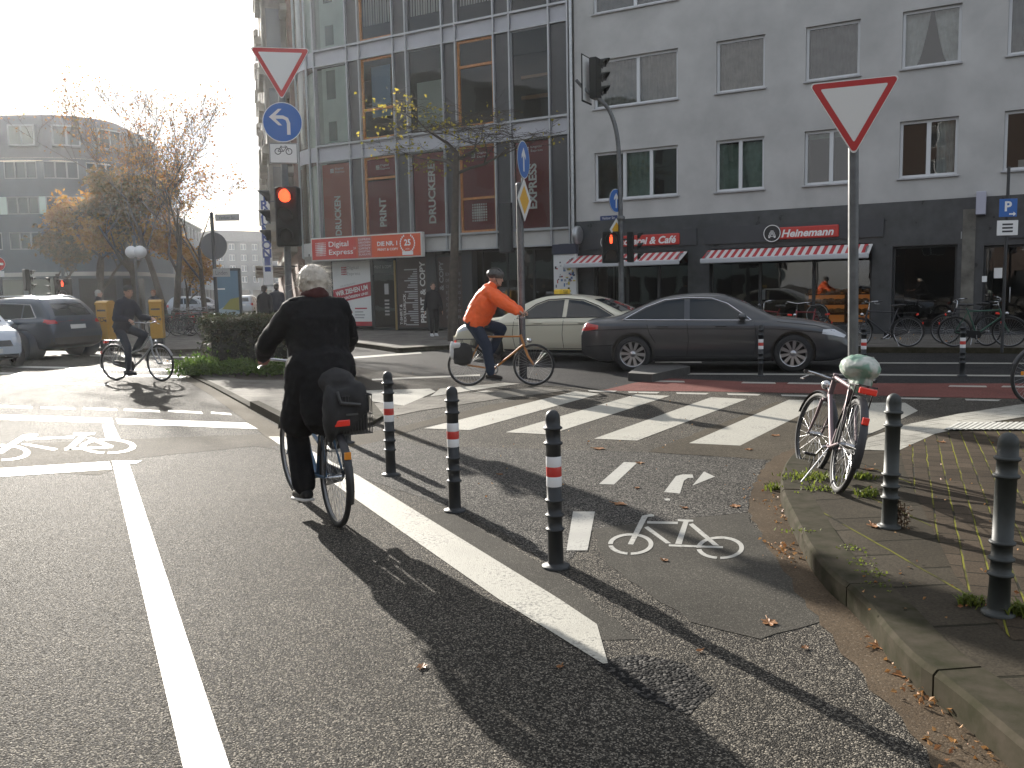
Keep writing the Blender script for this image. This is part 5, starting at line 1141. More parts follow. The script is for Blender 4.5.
BL = [((556, 567), 'red and white banded bollard beside the painted bicycle symbol'), ((455, 511), 'red and white banded bollard, middle one of the row of three'), ((391, 475), 'red and white banded bollard just behind the cyclist with the basket'), ((347, 443), 'bollard half hidden behind the basket of the black coated cyclist'),
      ((760.5, 376), 'red and white banded bollard before the front wheel of the grey saloon'), ((962, 376), 'red and white banded bollard in front of the bicycles at the shop'), ((863, 377), 'banded bollard mostly hidden by the big give way post')]
for i, (q, l) in enumerate(BL):
    p = G(*q)
    if i == 0: b0.location = p; b0['label'] = l; b0['group'] = 'red and white banded bollards'; t = b0
    else: t = dup(b0, p, 0, l, 'red and white banded bollards')
    t.rotation_euler = (R(rnd.uniform(-.7, .7)), R(rnd.uniform(-.7, .7)), 0)
c0 = make_bollard(.82, .043, False, BOLL2); c0.location = G(889, 527, .12); c0['label'] = 'plain dark bollard nearer the parked bicycle on the mossy pavement'; c0['group'] = 'plain pavement bollards'; c0.rotation_euler = (0, R(.8), 0)
dup(c0, G(998, 614, .12), 0, 'plain dark bollard close to the kerb with grass at its foot', 'plain pavement bollards', (0, R(1.2), 0))
# ---- traffic signs
def rtri(mb, s, r, z, mat, M, k=1.0):                       # rounded triangle, point down
    pts = []; R0 = s / math.sqrt(3) * k - 2 * r * (1 if k == 1 else .5)
    rr = r if k == 1 else r * .35
    for i in range(3):
        a = R(-90 + 120 * i); c = V((R0 * math.cos(a), R0 * math.sin(a)))
        for j in range(7): q = a + R(-60 + 20 * j); pts.append((c.x + rr * math.cos(q), c.y + rr * math.sin(q), z))
    mb.poly(pts, mat, M); return pts
def give_way(t, s, cz, y=-.05):
    M = FM(0, y, cz); mb = MB(); pts = rtri(MB(), s, s * .035, 0, 0, None)
    mb.prism([p[:2] for p in pts], -.012, .0, 0, M); mb.build('back_plate', [SIGNBACK], t)
    mb = MB(); q = [(p[0] * .995, p[1] * .995, .0012) for p in pts]; mb.poly(q, 0, M); q = [(p[0] * .955, p[1] * .955, .0024) for p in pts]; mb.poly(q, 1, M)
    k = .72; q = []
    R0 = s / math.sqrt(3) * k
    for i in range(3):
        a = R(-90 + 120 * i); c = V(((R0 - .012) * math.cos(a), (R0 - .012) * math.sin(a)))
        for j in range(5): b = a + R(-60 + 30 * j); q.append((c.x + .008 * math.cos(b), c.y + .008 * math.sin(b), .0036))
    mb.poly(q, 0, M); mb.build('face', [pm('sign white', (.70, .70, .68), .35), pm('give way red', (.46, .03, .03), .35)], t)
def round_sign(t, d, cz, y, col, edge, draw, rot=0):
    M = FM(0, y, cz); mb = MB(); mb.lathe([(0, -.012), (d / 2, -.012), (d / 2, 0), (0, 0)], 40, 0, M, False); mb.build('back_plate', [SIGNBACK], t)
    mb = MB(); mb.disc((0, 0, .0012), d / 2 * .995, 40, 1, M); mb.disc((0, 0, .0024), d / 2 * .955, 40, 0, M); draw(mb, M, 1, d); mb.build('face', [col, edge], t)
SW = MATS['sign white']if 'sign white' in MATS else pm('sign white', (.70, .70, .68), .35)
def arrow_left(mb, M, m, d):
    k = d / 2; z = .0036; pts = [(.30 * k, -.62 * k), (.30 * k, -.05 * k), (.22 * k, .16 * k), (.02 * k, .25 * k), (-.12 * k, .25 * k)]; th = .085 * k
    L_, R_ = [], []
    P = [V((a, b, 0)) for a, b in pts]
    for i, p in enumerate(P): tn = (P[min(i + 1, 4)] - P[max(i - 1, 0)]).normalized(); nn = V((-tn.y, tn.x, 0)); L_.append(p + nn * th); R_.append(p - nn * th)
    for i in range(4): q = [L_[i], R_[i], R_[i + 1], L_[i + 1]]; mb.poly([(v.x, v.y, z) for v in q][::-1], m, M)
    h = [(-.62, .25), (-.08, -.08), (-.08, .10), (-.26, .25), (-.08, .40), (-.08, .58)]
    h = [(-.66, .25), (-.20, -.16), (-.02, -.16), (-.34, .165), (-.1, .165), (-.1, .335), (-.34, .335), (-.02, .66), (-.20, .66)]
    mb.poly([(a * k, b * k, z + .0006) for a, b in h][::1], m, M)
def arrow_up(mb, M, m, d):
    k = d / 2; z = .0036; mb.poly([(-.10 * k, -.62 * k, z), (.10 * k, -.62 * k, z), (.10 * k, .2 * k, z), (.34 * k, .02 * k, z), (.34 * k, .24 * k, z), (0, .66 * k, z), (-.34 * k, .24 * k, z), (-.34 * k, .02 * k, z), (-.10 * k, .2 * k, z)], m, M)
def diamond(t, s, cz, y):
    M = FM(0, y, cz); mb = MB(); q = lambda k, z: [(0, -s * k, z), (s * k, 0, z), (0, s * k, z), (-s * k, 0, z)]
    mb.prism([p[:2] for p in q(1, 0)], -.012, 0, 0, M); mb.build('back_plate', [SIGNBACK], t); mb = MB(); mb.poly(q(.99, .0012), 0, M); mb.poly(q(.66, .0024), 1, M); mb.build('face', [SW, YELLOWDIA], t)
def post_mesh(t, h, r, mat=None, cap=True):
    mb = MB(); mb.tube([(0, 0, 0), (0, 0, h)], r, 16); mb.lathe([(0, h + r * .5), (r * .7, h + r * .35), (r * 1.04, h), (r * 1.04, h - .02)][::-1], 16); mb.build('post', [mat or POSTM], t)
# give way sign on the corner
p = G(853, 472, .12); t = empty('give_way_sign', p, R(-21), 'red bordered give way triangle on a grey post behind the parked bicycle', 'traffic sign')
dd = p.y; ztip = D(854, 152, dd).z - .12; ztop = D(856, 80, dd).z - .12; sgn = .655
post_mesh(t, ztip + .42, .038); give_way(t, sgn, ztip + sgn / math.sqrt(3) * 1.0 - .035, -.066)
mb = MB()
for z in (ztip + .12, ztip + .4): mb.box((0, -.02, z), (.14, .06, .03))
mb.build('clamp', [METALG], t); t.rotation_euler = (R(-.6), R(-1.0), R(-18))
# signal post with give way, turn arrow, bicycle plate and red light
RED_ON = pm('lit red lens', (.6, .04, .02), .4, emit=(1, .07, .02), estr=1.3); LENS_OFF = pm('unlit dark lens', (.03, .03, .03), .15); SIGK = pm('signal housing', (.012, .0135, .0135), .55, spec=.25, bump=.0005, bscale=100)
def signal_head(t, M, n=3, lit=0, size=.30, lens=None, visor=True, board=False, figure=False, name='signal_head'):
    mb = MB(); hgt = size * n; mb.box((0, .02, 0), (size * 1.05, size * .62, hgt), 0, M, .03)
    if board: mb.box((0, .12, 0), (size * 1.9, .012, hgt * 1.25), 1, M)
    h_ = mb.build(name, [SIGK, METALD], t)
    for i in range(n):
        z = hgt / 2 - size * (i + .5); Lm = M @ frame(V((0, -.165, z)), (1, 0, 0), (0, 0, 1), (0, -1, 0)); k = size * .335
        mb = MB(); on = i == lit
        if figure:
            mb.disc((0, 0, .001), k, 24, 0, Lm)
            if on:
                mb.disc((0, k * .62, .006), k * .2, 12, 1, Lm); mb.prism([(-.3 * k, .38 * k), (.3 * k, .38 * k), (.28 * k, -.15 * k), (.2 * k, -.8 * k), (-.2 * k, -.8 * k), (-.28 * k, -.15 * k)], .004, .006, 1, Lm)
        else: mb.lathe([(k, 0), (k * .92, .012), (k * .7, .025), (k * .4, .034), (0, .038)], 24, 1 if on else 0, Lm)
        mb.build('lens', [LENS_OFF, lens or RED_ON], h_)
        if visor:
            mb = MB(); vs = []; nn = 14
            for j in range(nn + 1):
                a = R(-25) + R(230) * j / nn; x, y = k * 1.12 * math.cos(a), k * 1.12 * math.sin(a); l = size * .62 * (.35 + .65 * max(0, math.sin(a))); vs += [(x, y, 0), (x, y, l), (x * .96, y * .96, l), (x * .96, y * .96, 0)]
            mb.add(vs, [(4 * j + q, 4 * j + 4 + q, 4 * j + 4 + (q + 1) % 4, 4 * j + (q + 1) % 4) for j in range(nn) for q in range(4)], 0, True, Lm); mb.build('visor', [SIGK], h_)
    return h_
p = G(292, 389, .07); dd = p.y; Z = lambda px, py: D(px, py, dd).z - p.z
t = empty('signal_post', p, 0, 'red traffic light on a post with give way, turn arrow and bicycle plates', 'traffic light'); t.rotation_euler = (0, R(.75), R(8))
post_mesh(t, Z(285, 62), .055)
zc = (Z(280, 53) + Z(280, 100)) / 2; give_way(t, .93, Z(283, 100) + .93 / math.sqrt(3) - .02, -.07)
round_sign(t, .62, Z(283, 123), -.075, SIGNBLUE, SW, arrow_left)
zf = Z(284, 154); mb = MB(); mb.box((0, -.065, zf), (.44, .012, .32), 0, None, .004); M = FM(0, -.073, zf)
mb.box((0, 0, 0), (.43, .31, .001), 1, M); mb.box((0, 0, .0012), (.41, .29, .001), 0, M); M = FM(0, -.0755, zf)
for x in (-.085, .085): mb.disc((x, .03, 0), .052, 20, 1, M, .040)
for a, b in (((-.085, .03), (-.045, .095)), ((-.045, .095), (.045, .095)), ((.045, .095), (.0, .03)), ((.0, .03), (-.085, .03)), ((-.045, .095), (0, .03)), ((.085, .03), (.05, .11)), ((.05, .11), (.02, .115)), ((-.05, .11), (-.02, .11))):
    mb.tube([(a[0], a[1], 0), (b[0], b[1], 0)], .005, 4, 1, M)
mb.text('frei', .07, FM(0, -.0745, zf - .09), 1, bold=.01); mb.build('bicycle_plate', [SW, BLACK], t)
zs = (Z(285, 188) + Z(285, 247)) / 2; hh = Z(285, 188) - Z(285, 247)
signal_head(t, T(.07, -.2, zs) @ RZ(R(-14)), 3, 0, hh / 3)
signal_head(t, T(-.08, -.02, zs) @ RZ(R(-86)), 3, -1, hh / 3)
mb = MB()
for z in (zs - hh * .4, zs + hh * .4): mb.box((0, -.05, z), (.07, .2, .05))
mb.build('bracket', [METALD], t)
# sign post beside the orange cyclist
p = G(523, 378); dd = p.y; Z = lambda px, py: D(px, py, dd).z
t = empty('sign_post', p, 0, 'grey post with blue straight ahead arrow and yellow priority diamond by the beige taxi', 'traffic sign')
post_mesh(t, Z(520, 184), .062); mb = MB(); mb.tube([(0, 0, 0), (0, 0, .62)], .075, 16); mb.build('black_sleeve', [BLACK], t)
pv = empty('sign_arm', (0, 0, 0)); pv.parent = t; bpy.data.objects.remove(pv)
def turned(ch, a):
    for o in ch: o.rotation_euler = (0, 0, a)
n0 = set(bpy.data.objects); round_sign(t, .66, Z(525, 160), -.09, SIGNBLUE, SW, arrow_up); diamond(t, .39, Z(525, 200), -.09)
mb = MB(); mb.tube([(0, -.06, Z(520, 186)), (0, -.06, Z(520, 146))], .024, 8); mb.box((0, -.03, Z(520, 190)), (.05, .1, .05)); mb.box((0, -.03, Z(520, 212)), (.05, .1, .05)); mb.build('bracket', [METALG], t)
turned([o for o in set(bpy.data.objects) - n0], R(70))
# arched signal mast with its lights
p = G(622, 347.5); p = D(622, 349, 23.0); p.z = .12; dd = p.y; Z = lambda px, py: D(px, py, dd).z - .12; X = lambda px, py: D(px, py, dd).x - p.x
t = empty('signal_mast', p, 0, 'grey arched signal mast with a high side light over the parked cars', 'traffic light')
pts = [(0, 0, 0)] + [(X(a, b), 0, Z(a, b)) for a, b in ((621.5, 300), (620.5, 210), (619, 150), (616, 128), (611, 113), (605, 104), (597, 98), (585, 90), (576, 80))]
pts = [V(q) for q in pts]; lo, hi = smooth_path(pts[:3], 0), smooth_path(pts[2:], 2)
mb = MB(); mb.tube(lo[:-1] + hi, [.075] * 2 + [.062 - .022 * i / len(hi) for i in range(len(hi))], 12); mb.lathe([(.1, 0), (.1, .9), (.076, .93)], 14); mb.lathe([(.08, Z(620, 221)), (.1, Z(620, 220)), (.1, Z(620, 217)), (.08, Z(620, 216))], 14); mb.build('mast', [POSTM], t)
zt_ = (Z(597, 58) + Z(597, 99)) / 2; hh = Z(597, 58) - Z(597, 99)
signal_head(t, T(X(596, 80), 0, zt_) @ RZ(R(62)), 3, -1, hh / 3)
mb = MB(); M = T(X(591, 80), .05, zt_) @ RZ(R(62)); mb.box((0, .12, 0), (.62, .02, hh * 1.16), 0, M); mb.box((0, .105, 0), (.54, .014, hh * 1.08), 1, M); mb.build('backing_board', [SIGK, SW], t)
n0 = set(bpy.data.objects); round_sign(t, .60, Z(613, 201), -.10, SIGNBLUE, SW, arrow_up); diamond(t, .30, Z(615.5, 230), -.10)
for o in set(bpy.data.objects) - n0: o.location.x = X(613, 201) if o.location.x == 0 else 0; o.rotation_euler = (0, 0, R(48))
zt_ = (Z(612, 233) + Z(612, 262)) / 2; signal_head(t, T(X(610, 248), -.1, zt_), 2, 0, .40, figure=True, name='pedestrian_signal')
signal_head(t, T(X(631, 248), -.05, zt_) @ RZ(R(75)), 3, -1, .26, name='pedestrian_signal')
mb = MB(); mb.tube([(X(610, 236), 0, zt_ + .2), (X(631, 236), 0, zt_ + .2)], .025, 8); mb.tube([(X(610, 260), 0, zt_ - .3), (X(631, 260), 0, zt_ - .3)], .025, 8); mb.build('bracket', [METALD], t)
# street name post with the back of a round sign
p = G(220, 352, .1); p = D(219, 348, 26.5); p.z = .1; dd = p.y; Z = lambda px, py: D(px, py, dd).z - .1
t = empty('street_name_post', p, 0, 'dark post with street name boards and the back of a round sign by the hedge', 'street sign')
post_mesh(t, Z(212, 213), .055, METALD); mb = MB(); M = frame(V((0, .07, Z(214, 246))), (1, 0, 0), (0, 0, 1), (0, -1, 0)); mb.lathe([(0, 0), (.40, 0), (.40, .02), (0, .02)], 36, 0, M, False); mb.build('round_sign_back', [SIGNBACK], t)
for py, w_, hgt, x, tx, nm in ((218, .72, .2, .48, 'Venloer Str.', 'street_board'), (273, .5, .24, .22, 'Linden', 'direction_board')):
    mb = MB(); mb.box((x, -.06, Z(212, py)), (w_, .02, hgt), 0); mb.text(tx, hgt * .5, FM(x, -.0715, Z(212, py)), 1, w=w_ * .7); mb.build(nm, [pm('board grey', (.36, .35, .33), .5), pm('board print', (.10, .10, .11), .5)], t)
# citylight poster case
p = D(230, 330, 31); p.z = .1; t = empty('poster_case', p, R(4), 'tall backlit poster case with a blue landscape poster behind the hedge', 'advertising case'); dd = 31; zt_ = D(232, 268, dd).z - .1
mb = MB(); mb.box((0, 0, zt_ / 2 + .2), (.92, .2, zt_ - .4), 0, None, .04); mb.box((0, 0, .2), (.5, .15, .4)); mb.build('frame', [METALD], t)
mb = MB(); y = -.105; mb.box((0, y, zt_ / 2 + .2), (.78, .008, zt_ - .6), 0); mb.prism([(-.39, .5), (.39, .5), (.39, .95), (-.1, 1.15), (-.39, 1.0)], 0, .003, 2, FM(0, y - .005, 0)); mb.prism([(-.2, 1.05), (.39, 1.0), (.39, 1.45), (.1, 1.4)], 0, .002, 1, FM(0, y - .0085, 0)); mb.box((-.2, y - .008, 1.75), (.26, .004, .05), 3)
mb.build('poster', [pm('poster blue', (.10, .17, .23), .4, emit=(.10, .22, .32), estr=.02), pm('poster ochre', (.25, .24, .06), .5), pm('poster pale', (.30, .38, .42), .5), SW], t)
# no entry sign, far signals, plaza lamp
p = D(5, 330, 27); p.z = .1; dd = 27; Z = lambda px, py: D(px, py, dd).z - .1
t = empty('no_entry_sign', p, 0, 'round red no entry sign with a small white plate under it beyond the cars', 'traffic sign'); post_mesh(t, Z(5, 255), .035)
round_sign(t, .42, Z(5, 264), -.06, pm('give way red', 0), SW, lambda mb, M, m, d: mb.box((0, 0, .004), (d * .7, d * .17, .001), 1, M)); mb = MB(); mb.box((0, -.06, Z(5, 274)), (.3, .015, .18)); mb.build('extra_plate', [SW], t)
p = D(67, 330, 30); p.z = .1; dd = 30; Z = lambda px, py: D(px, py, dd).z - .1
t = empty('pedestrian_signal', p, 0, 'far pedestrian signal showing red figure in front of the office house', 'traffic light'); post_mesh(t, Z(65, 268), .05); signal_head(t, T(.12, -.16, Z(69, 289)), 2, 0, .36, figure=True); signal_head(t, T(-.22, -.1, Z(60, 288)) @ RZ(R(-60)), 3, -1, .26)
p = D(33, 330, 33); p.z = .1; t = empty('street_signal', p, 0, 'dark unlit signal pole between no entry sign and pedestrian light', 'traffic light'); post_mesh(t, 2.6, .05, METALD); signal_head(t, T(0, -.15, 2.25) @ RZ(R(140)), 3, -1, .26)
p = D(3, 330, 28.5); p.z = .1; t = empty('street_signal', p, 0, 'dark signal head at the very edge under the no entry sign', 'traffic light'); post_mesh(t, 2.4, .05, METALD); signal_head(t, T(0, -.15, 2.0) @ RZ(R(30)), 3, -1, .28)
p = D(140, 330, 34); p.z = .1; dd = 34; Z = lambda px, py: D(px, py, dd).z - .1
t = empty('plaza_lamp', p, 0, 'slim grey lamp post with two white globes in front of the autumn trees', 'street lamp'); post_mesh(t, Z(138, 236), .05)
mb = MB()
for x in (-.12, .2): mb.ball((x, 0, Z(138, 252)), .24, 16)
mb.build('globe', [pm('lamp glass', (.7, .7, .7), .3)], t); mb = MB(); mb.tube([(-.2, 0, Z(138, 260)), (.25, 0, Z(138, 260))], .03, 8); mb.build('arm', [POSTM], t)
# post boxes with a black horn
PBY = pm('postbox yellow', (.46, .25, .03), .4, var=.06, vscale=6)
def postbox(px, label, w_, turn):
    p = G(*px, .1); dd = p.y; t = empty('post_box', p, turn, label, 'post box', 'yellow post boxes'); 
    mb = MB(); mb.box((0, 0, .16), (.3, .25, .32)); mb.build('stand', [METALD], t)
    mb = MB(); mb.box((0, 0, .82), (w_, .42, 1.05), 0, None, .03); mb.prism([(-.23, 0), (.23, 0), (.23, .05), (.12, .11), (-.12, .11), (-.23, .05)], -w_ / 2 * 1.02, w_ / 2 * 1.02, 0, frame(V((0, 0, 1.33)), (0, 1, 0), (0, 0, 1), (1, 0, 0))); b_ = mb.build('body', [PBY], t)
    mb = MB(); M = FM(.02, -.2135, .9); mb.disc((-.02, -.01, 0), .062, 20, 0, M, .045); mb.tube([(-.09, .05, 0), (.1, .05, 0)], .010, 5, 0, M); mb.prism([(.04, -.045), (.12, -.08), (.12, 0), (.04, -.025)], 0, .003, 0, M); mb.prism([(-.12, .03), (-.12, .08), (-.06, .06), (-.06, .045)], 0, .003, 0, M); mb.build('horn_emblem', [BLACK], b_)
    mb = MB(); mb.box((0, -.2135, 1.16), (w_ * .7, .006, .05)); mb.box((-w_ / 2 - .001, 0, 1.0), (.006, .05, .1)); mb.build('slot', [BLACK], b_); return t
postbox((108, 350), 'yellow post box with a black horn emblem behind the cyclist in dark blue', .36, R(-6)); postbox((159, 348), 'second yellow post box partly hidden by the cyclist arm', .36, R(12))
# ================================================================== cars
CARGL = pm('car glass', (.018, .022, .024), .03, spec=.45); CHROME = pm('chrome trim', (.7, .7, .72), .12, 1.0); TYRE = pm('tyre rubber', (.02, .02, .021), .8, bump=.001, bscale=80); ALLOY = pm('alloy rim', (.42, .42, .43), .3, .85); SEAM = pm('panel gap', (.008, .008, .009), .7); LAMPRED = pm('tail lamp red', (.42, .02, .02), .12, coat=.6); LAMPW = pm('head lamp glass', (.55, .57, .6), .08, coat=.5); PLATE = pm('number plate', (.62, .62, .6), .4); TRIMK = pm('black car trim', (.02, .02, .022), .5)
def paint(n, c, metal=.3): return pm(n, c, .32, metal, coat=.7)
def lerp_profile(P, x):
    if x <= P[0][0]: return P[0][1]
    for i in range(len(P) - 1):
        a, b = P[i], P[i + 1]
        if x <= b[0]:
            t = (x - a[0]) / (b[0] - a[0]); m0 = (b[1] - P[i - 1][1]) / (b[0] - P[i - 1][0]) if i else (b[1] - a[1]) / (b[0] - a[0]); m1 = (P[i + 2][1] - a[1]) / (P[i + 2][0] - a[0]) if i + 2 < len(P) else (b[1] - a[1]) / (b[0] - a[0])
            h = b[0] - a[0]; return (2 * t ** 3 - 3 * t ** 2 + 1) * a[1] + (t ** 3 - 2 * t ** 2 + t) * h * m0 + (-2 * t ** 3 + 3 * t ** 2) * b[1] + (t ** 3 - t ** 2) * h * m1
    return P[-1][1]
def car(name, label, loc, rz, S, col, cat='car', group=None):
    L_, W_ = S['L'], S['W']; t = empty(name, loc, rz, label, cat, group); h = W_ / 2; zc0 = S.get('clear', .2)
    top, belt = S['top'], S['belt']
    def plan(u):
        e = .55; d = 0
        if u < e: d = ((e - u) / e) ** 2.2 * S.get('rr', .12)
        if u > L_ - .8: d = ((u - L_ + .8) / .8) ** 2.2 * S.get('fr', .22)
        return h * (1 - d)
    def sect(u):
        w_ = plan(u); zt = lerp_profile(top, u); zb = min(lerp_profile(belt, u), zt - .012); zc = zc0 + (.10 * max(0, (u - L_ + .5) / .5) ** 2) + .16 * max(0, (.5 - u) / .5) ** 2
        g = zt - zb; y0 = .935 * w_; y1 = max(.5 * w_, y0 - g * S.get('tumble', .40)) if g > .1 else y0 - g * 1.2
        q = [(0, zc), (.80 * w_, zc), (.93 * w_, zc + .03), (.98 * w_, zc + .12), (.995 * w_, zc + .26), (1.0 * w_, zc + (zb - zc) * .62), (.992 * w_, zb - .09), (.972 * w_, zb - .03), (y0, zb)]
        for k in (.25, .5, .75): q.append((y0 + (y1 - y0) * k * .95, zb + (g - .05) * k) if g > .1 else (y0 + (y1 - y0) * k, zb + g * k * .8))
        q += [(y1, zt - min(.055, g * .3)), (y1 - .05, zt - min(.02, g * .12)), (y1 * .6, zt), (0, zt + .012)]
        return q
    us = [0, .02, .06] + [.12 + (L_ - .24) * i / 62 for i in range(63)] + [L_ - .06, L_ - .02, L_]; mb = MB(); vs = []; m = 0
    for u in us:
        q = sect(u); r_ = [(y, z) for y, z in q] + [(-y, z) for y, z in q[-2:0:-1]]; m = len(r_); vs += [(u - L_ / 2, y, z) for y, z in r_]
    fs = [(i * m + k, i * m + (k + 1) % m, (i + 1) * m + (k + 1) % m, (i + 1) * m + k) for i in range(len(us) - 1) for k in range(m)]
    fs = [f[::-1] for f in fs]
    mb.add(vs, fs, 0, True); mb.add(vs[:m], [list(range(m))], 0, True); mb.add(vs[-m:], [list(range(m))[::-1]], 0, True)
    o = mb.build('tmp_body', [col]); bm = bmesh.new(); bm.from_mesh(o.data); bmesh.ops.remove_doubles(bm, verts=bm.verts, dist=1e-5); bmesh.ops.recalc_face_normals(bm, faces=bm.faces); bm.to_mesh(o.data); bm.free()
    cut = MB(); Rw = S['R']
    for xu in S['ax']:
        for sg in (-1, 1): cut.lathe([(0, -.24), (Rw + .055, -.24), (Rw + .055, .3), (0, .3)], 36, 0, frame(V((xu - L_ / 2, sg * h, Rw + .01)), (1, 0, 0), (0, 0, 1), (0, -1, 0)), False)
    co_ = cut.build('tmp_cut', [TRIMK]); md = o.modifiers.new('b', 'BOOLEAN'); md.operation = 'DIFFERENCE'; md.object = co_; md.solver = 'EXACT'
    me = ev_mesh(o); bpy.data.objects.remove(co_); bpy.data.objects.remove(o); me.name = 'body'
    for p in me.polygons: p.use_smooth = True
    me.set_sharp_from_angle(angle=R(40)) if hasattr(me, 'set_sharp_from_angle') else None
    body = bpy.data.objects.new('body', me); COL.objects.link(body); body.parent = t
    bm = bmesh.new(); bm.from_mesh(me); bv = BVHTree.FromBMesh(bm); bm.free()
    def proj(p, axis, off):
        if axis == 'L': o_, d = V((p[0], 3, p[1])), V((0, -1, 0))
        elif axis == 'Rt': o_, d = V((p[0], -3, p[1])), V((0, 1, 0))
        elif axis == 'T': o_, d = V((p[0], p[1], 4)), V((0, 0, -1))
        elif axis == 'F': o_, d = V((6, p[0], p[1])), V((-1, 0, 0))
        else: o_, d = V((-6, p[0], p[1])), V((1, 0, 0))
        hit = bv.ray_cast(o_, d)
        return None if hit[0] is None else hit[0] + hit[1] * off * (1 if hit[1].dot(d) < 0 else -1)
    def patch(poly, axis, mat, nm, off=.006, par=None, step=.05):
        b = bmesh.new(); vv = [b.verts.new((p[0] - (L_ / 2 if axis in ('L', 'Rt', 'T') else 0), p[1], 0)) for p in poly]; b.faces.new(vv); bmesh.ops.triangulate(b, faces=b.faces)
        for _ in range(5):
            es = [e for e in b.edges if e.calc_length() > step]
            if not es: break
            bmesh.ops.subdivide_edges(b, edges=es, cuts=1); bmesh.ops.triangulate(b, faces=b.faces)
        b.verts.index_update(); P = [proj((v.co.x, v.co.y), axis, off) for v in b.verts]; fc = [[v.index for v in f.verts] for f in b.faces if all(P[v.index] is not None for v in f.verts)]; b.free()
        P = [q or V((0, 0, 0)) for q in P]; mb = MB(); mb.add(P, fc, 0, True); return mb.build(nm, [mat], par or t)
    def line(pts, axis, r, mat, mb, closed=False, off=.002):
        Q = []
        n = len(pts)
        for i in range(n if closed else n - 1):
            a, b = pts[i], pts[(i + 1) % n]; k = max(1, int(math.hypot(b[0] - a[0], b[1] - a[1]) / .06))
            Q += [(a[0] + (b[0] - a[0]) * j / k, a[1] + (b[1] - a[1]) * j / k) for j in range(k)]
        if not closed: Q.append(pts[-1])
        W3 = [proj((x - (L_ / 2 if axis in ('L', 'Rt', 'T') else 0), y), axis, off) for x, y in Q]; W3 = [q for q in W3 if q is not None]
        if len(W3) > 2: mb.tube(W3, r, 5, mat, closed=closed)
    for ax_ in ('L', 'Rt'):
        for poly in S['dlo']: patch(poly, ax_, CARGL, 'side_window')
        tr = MB()
        for poly in S['trim']: line(poly, ax_, .011, 0, tr, True, .006)
        tr.build('window_trim', [S.get('trimm', CHROME)], t)
        sm = MB()
        for ln in S['seams']: line(ln, ax_, .007, 0, sm, False, -.001)
        if sm.v: sm.build('door_seam', [SEAM], t)
        for (u, z) in S['handles']:
            q = proj((u - L_ / 2, z), ax_, .012); mb = MB()
            if q: mb.box(q, (.2, .035, .028), 0, None, .01); mb.build('door_handle', [col], t)
        sg = 1 if ax_ == 'L' else -1; u, z = S['mirror']; q = proj((u - L_ / 2, z), ax_, .0)
        if q: mb = MB(); mb.ball((q.x - .02, q.y + sg * .13, q.z + .05), (.08, .10, .07), 14); mb.tube([(q.x + .02, q.y - sg * .01, q.z - .01), (q.x, q.y + sg * .09, q.z + .02)], .025, 6); mb.build('wing_mirror', [col], t)
        for poly in S.get('cladding', []): patch(poly, ax_, TRIMK, 'cladding', .008)
        for poly in S.get('lamp_side', []): patch(poly[0], ax_, {'r': LAMPRED, 'w': LAMPW}[poly[1]], 'tail_lamp' if poly[1] == 'r' else 'headlight', .006)
    patch(S['wind'], 'T', CARGL, 'windscreen'); 
    if 'rearw' in S: patch(S['rearw'], 'T', CARGL, 'rear_window')
    for poly, ax_, mt, nm in S.get('extra', []): patch(poly, ax_, mt, nm, .008)
    for xu in S['ax']:                                       # wheels
        for sg in (-1, 1):
            M = frame(V((xu - L_ / 2, sg * (h - .115), Rw)), (1, 0, 0), (0, 0, 1), (0, -1, 0)) @ (RY(PI) if sg > 0 else RY(0)) @ RZ(rnd.uniform(0, 1))
            mb = MB(); ri = Rw * .70; mb.lathe([(ri, -.09), (Rw * .92, -.1), (Rw, -.075), (Rw, .075), (Rw * .92, .10), (ri, .092)], 40, 0, M); w_ = mb.build('wheel', [TYRE], t)
            mb = MB(); mb.lathe([(ri, .092), (ri * .95, .088), (ri * .93, .04), (ri * .93, -.06)], 40, 0, M)
            ns = S.get('spokes', 10)
            for i in range(ns):
                a = 2 * PI * i / ns; d = V((math.cos(a), math.sin(a), 0)); s_ = V((-d.y, d.x, 0))
                mb.add([d * ri * .16 + s_ * .018 + V((0, 0, .07)), d * ri * .16 - s_ * .018 + V((0, 0, .07)), d * ri * .95 - s_ * .032 + V((0, 0, .085)), d * ri * .95 + s_ * .032 + V((0, 0, .085)), d * ri * .16 + s_ * .02 + V((0, 0, .02)), d * ri * .16 - s_ * .02 + V((0, 0, .02)), d * ri * .95 - s_ * .036 + V((0, 0, .04)), d * ri * .95 + s_ * .036 + V((0, 0, .04))], [(0, 1, 2, 3), (0, 3, 7, 4), (1, 5, 6, 2)], 0, False, M)
            mb.lathe([(0, .085), (.05, .08), (.065, .06), (.065, 0)], 18, 0, M); mb.build('rim', [ALLOY], w_)
            mb = MB(); mb.lathe([(ri * .92, -.02), (0, -.02)], 24, 0, M); mb.build('brake_disc', [TRIMK], w_)
    if S.get('plate'):
        for ax_, z in (('B', S['plate'][0]), ('F', S['plate'][1])): patch([(-.26, z - .055), (.26, z - .055), (.26, z + .055), (-.26, z + .055)], ax_, PLATE, 'number_plate', .012, step=.2)
    return t
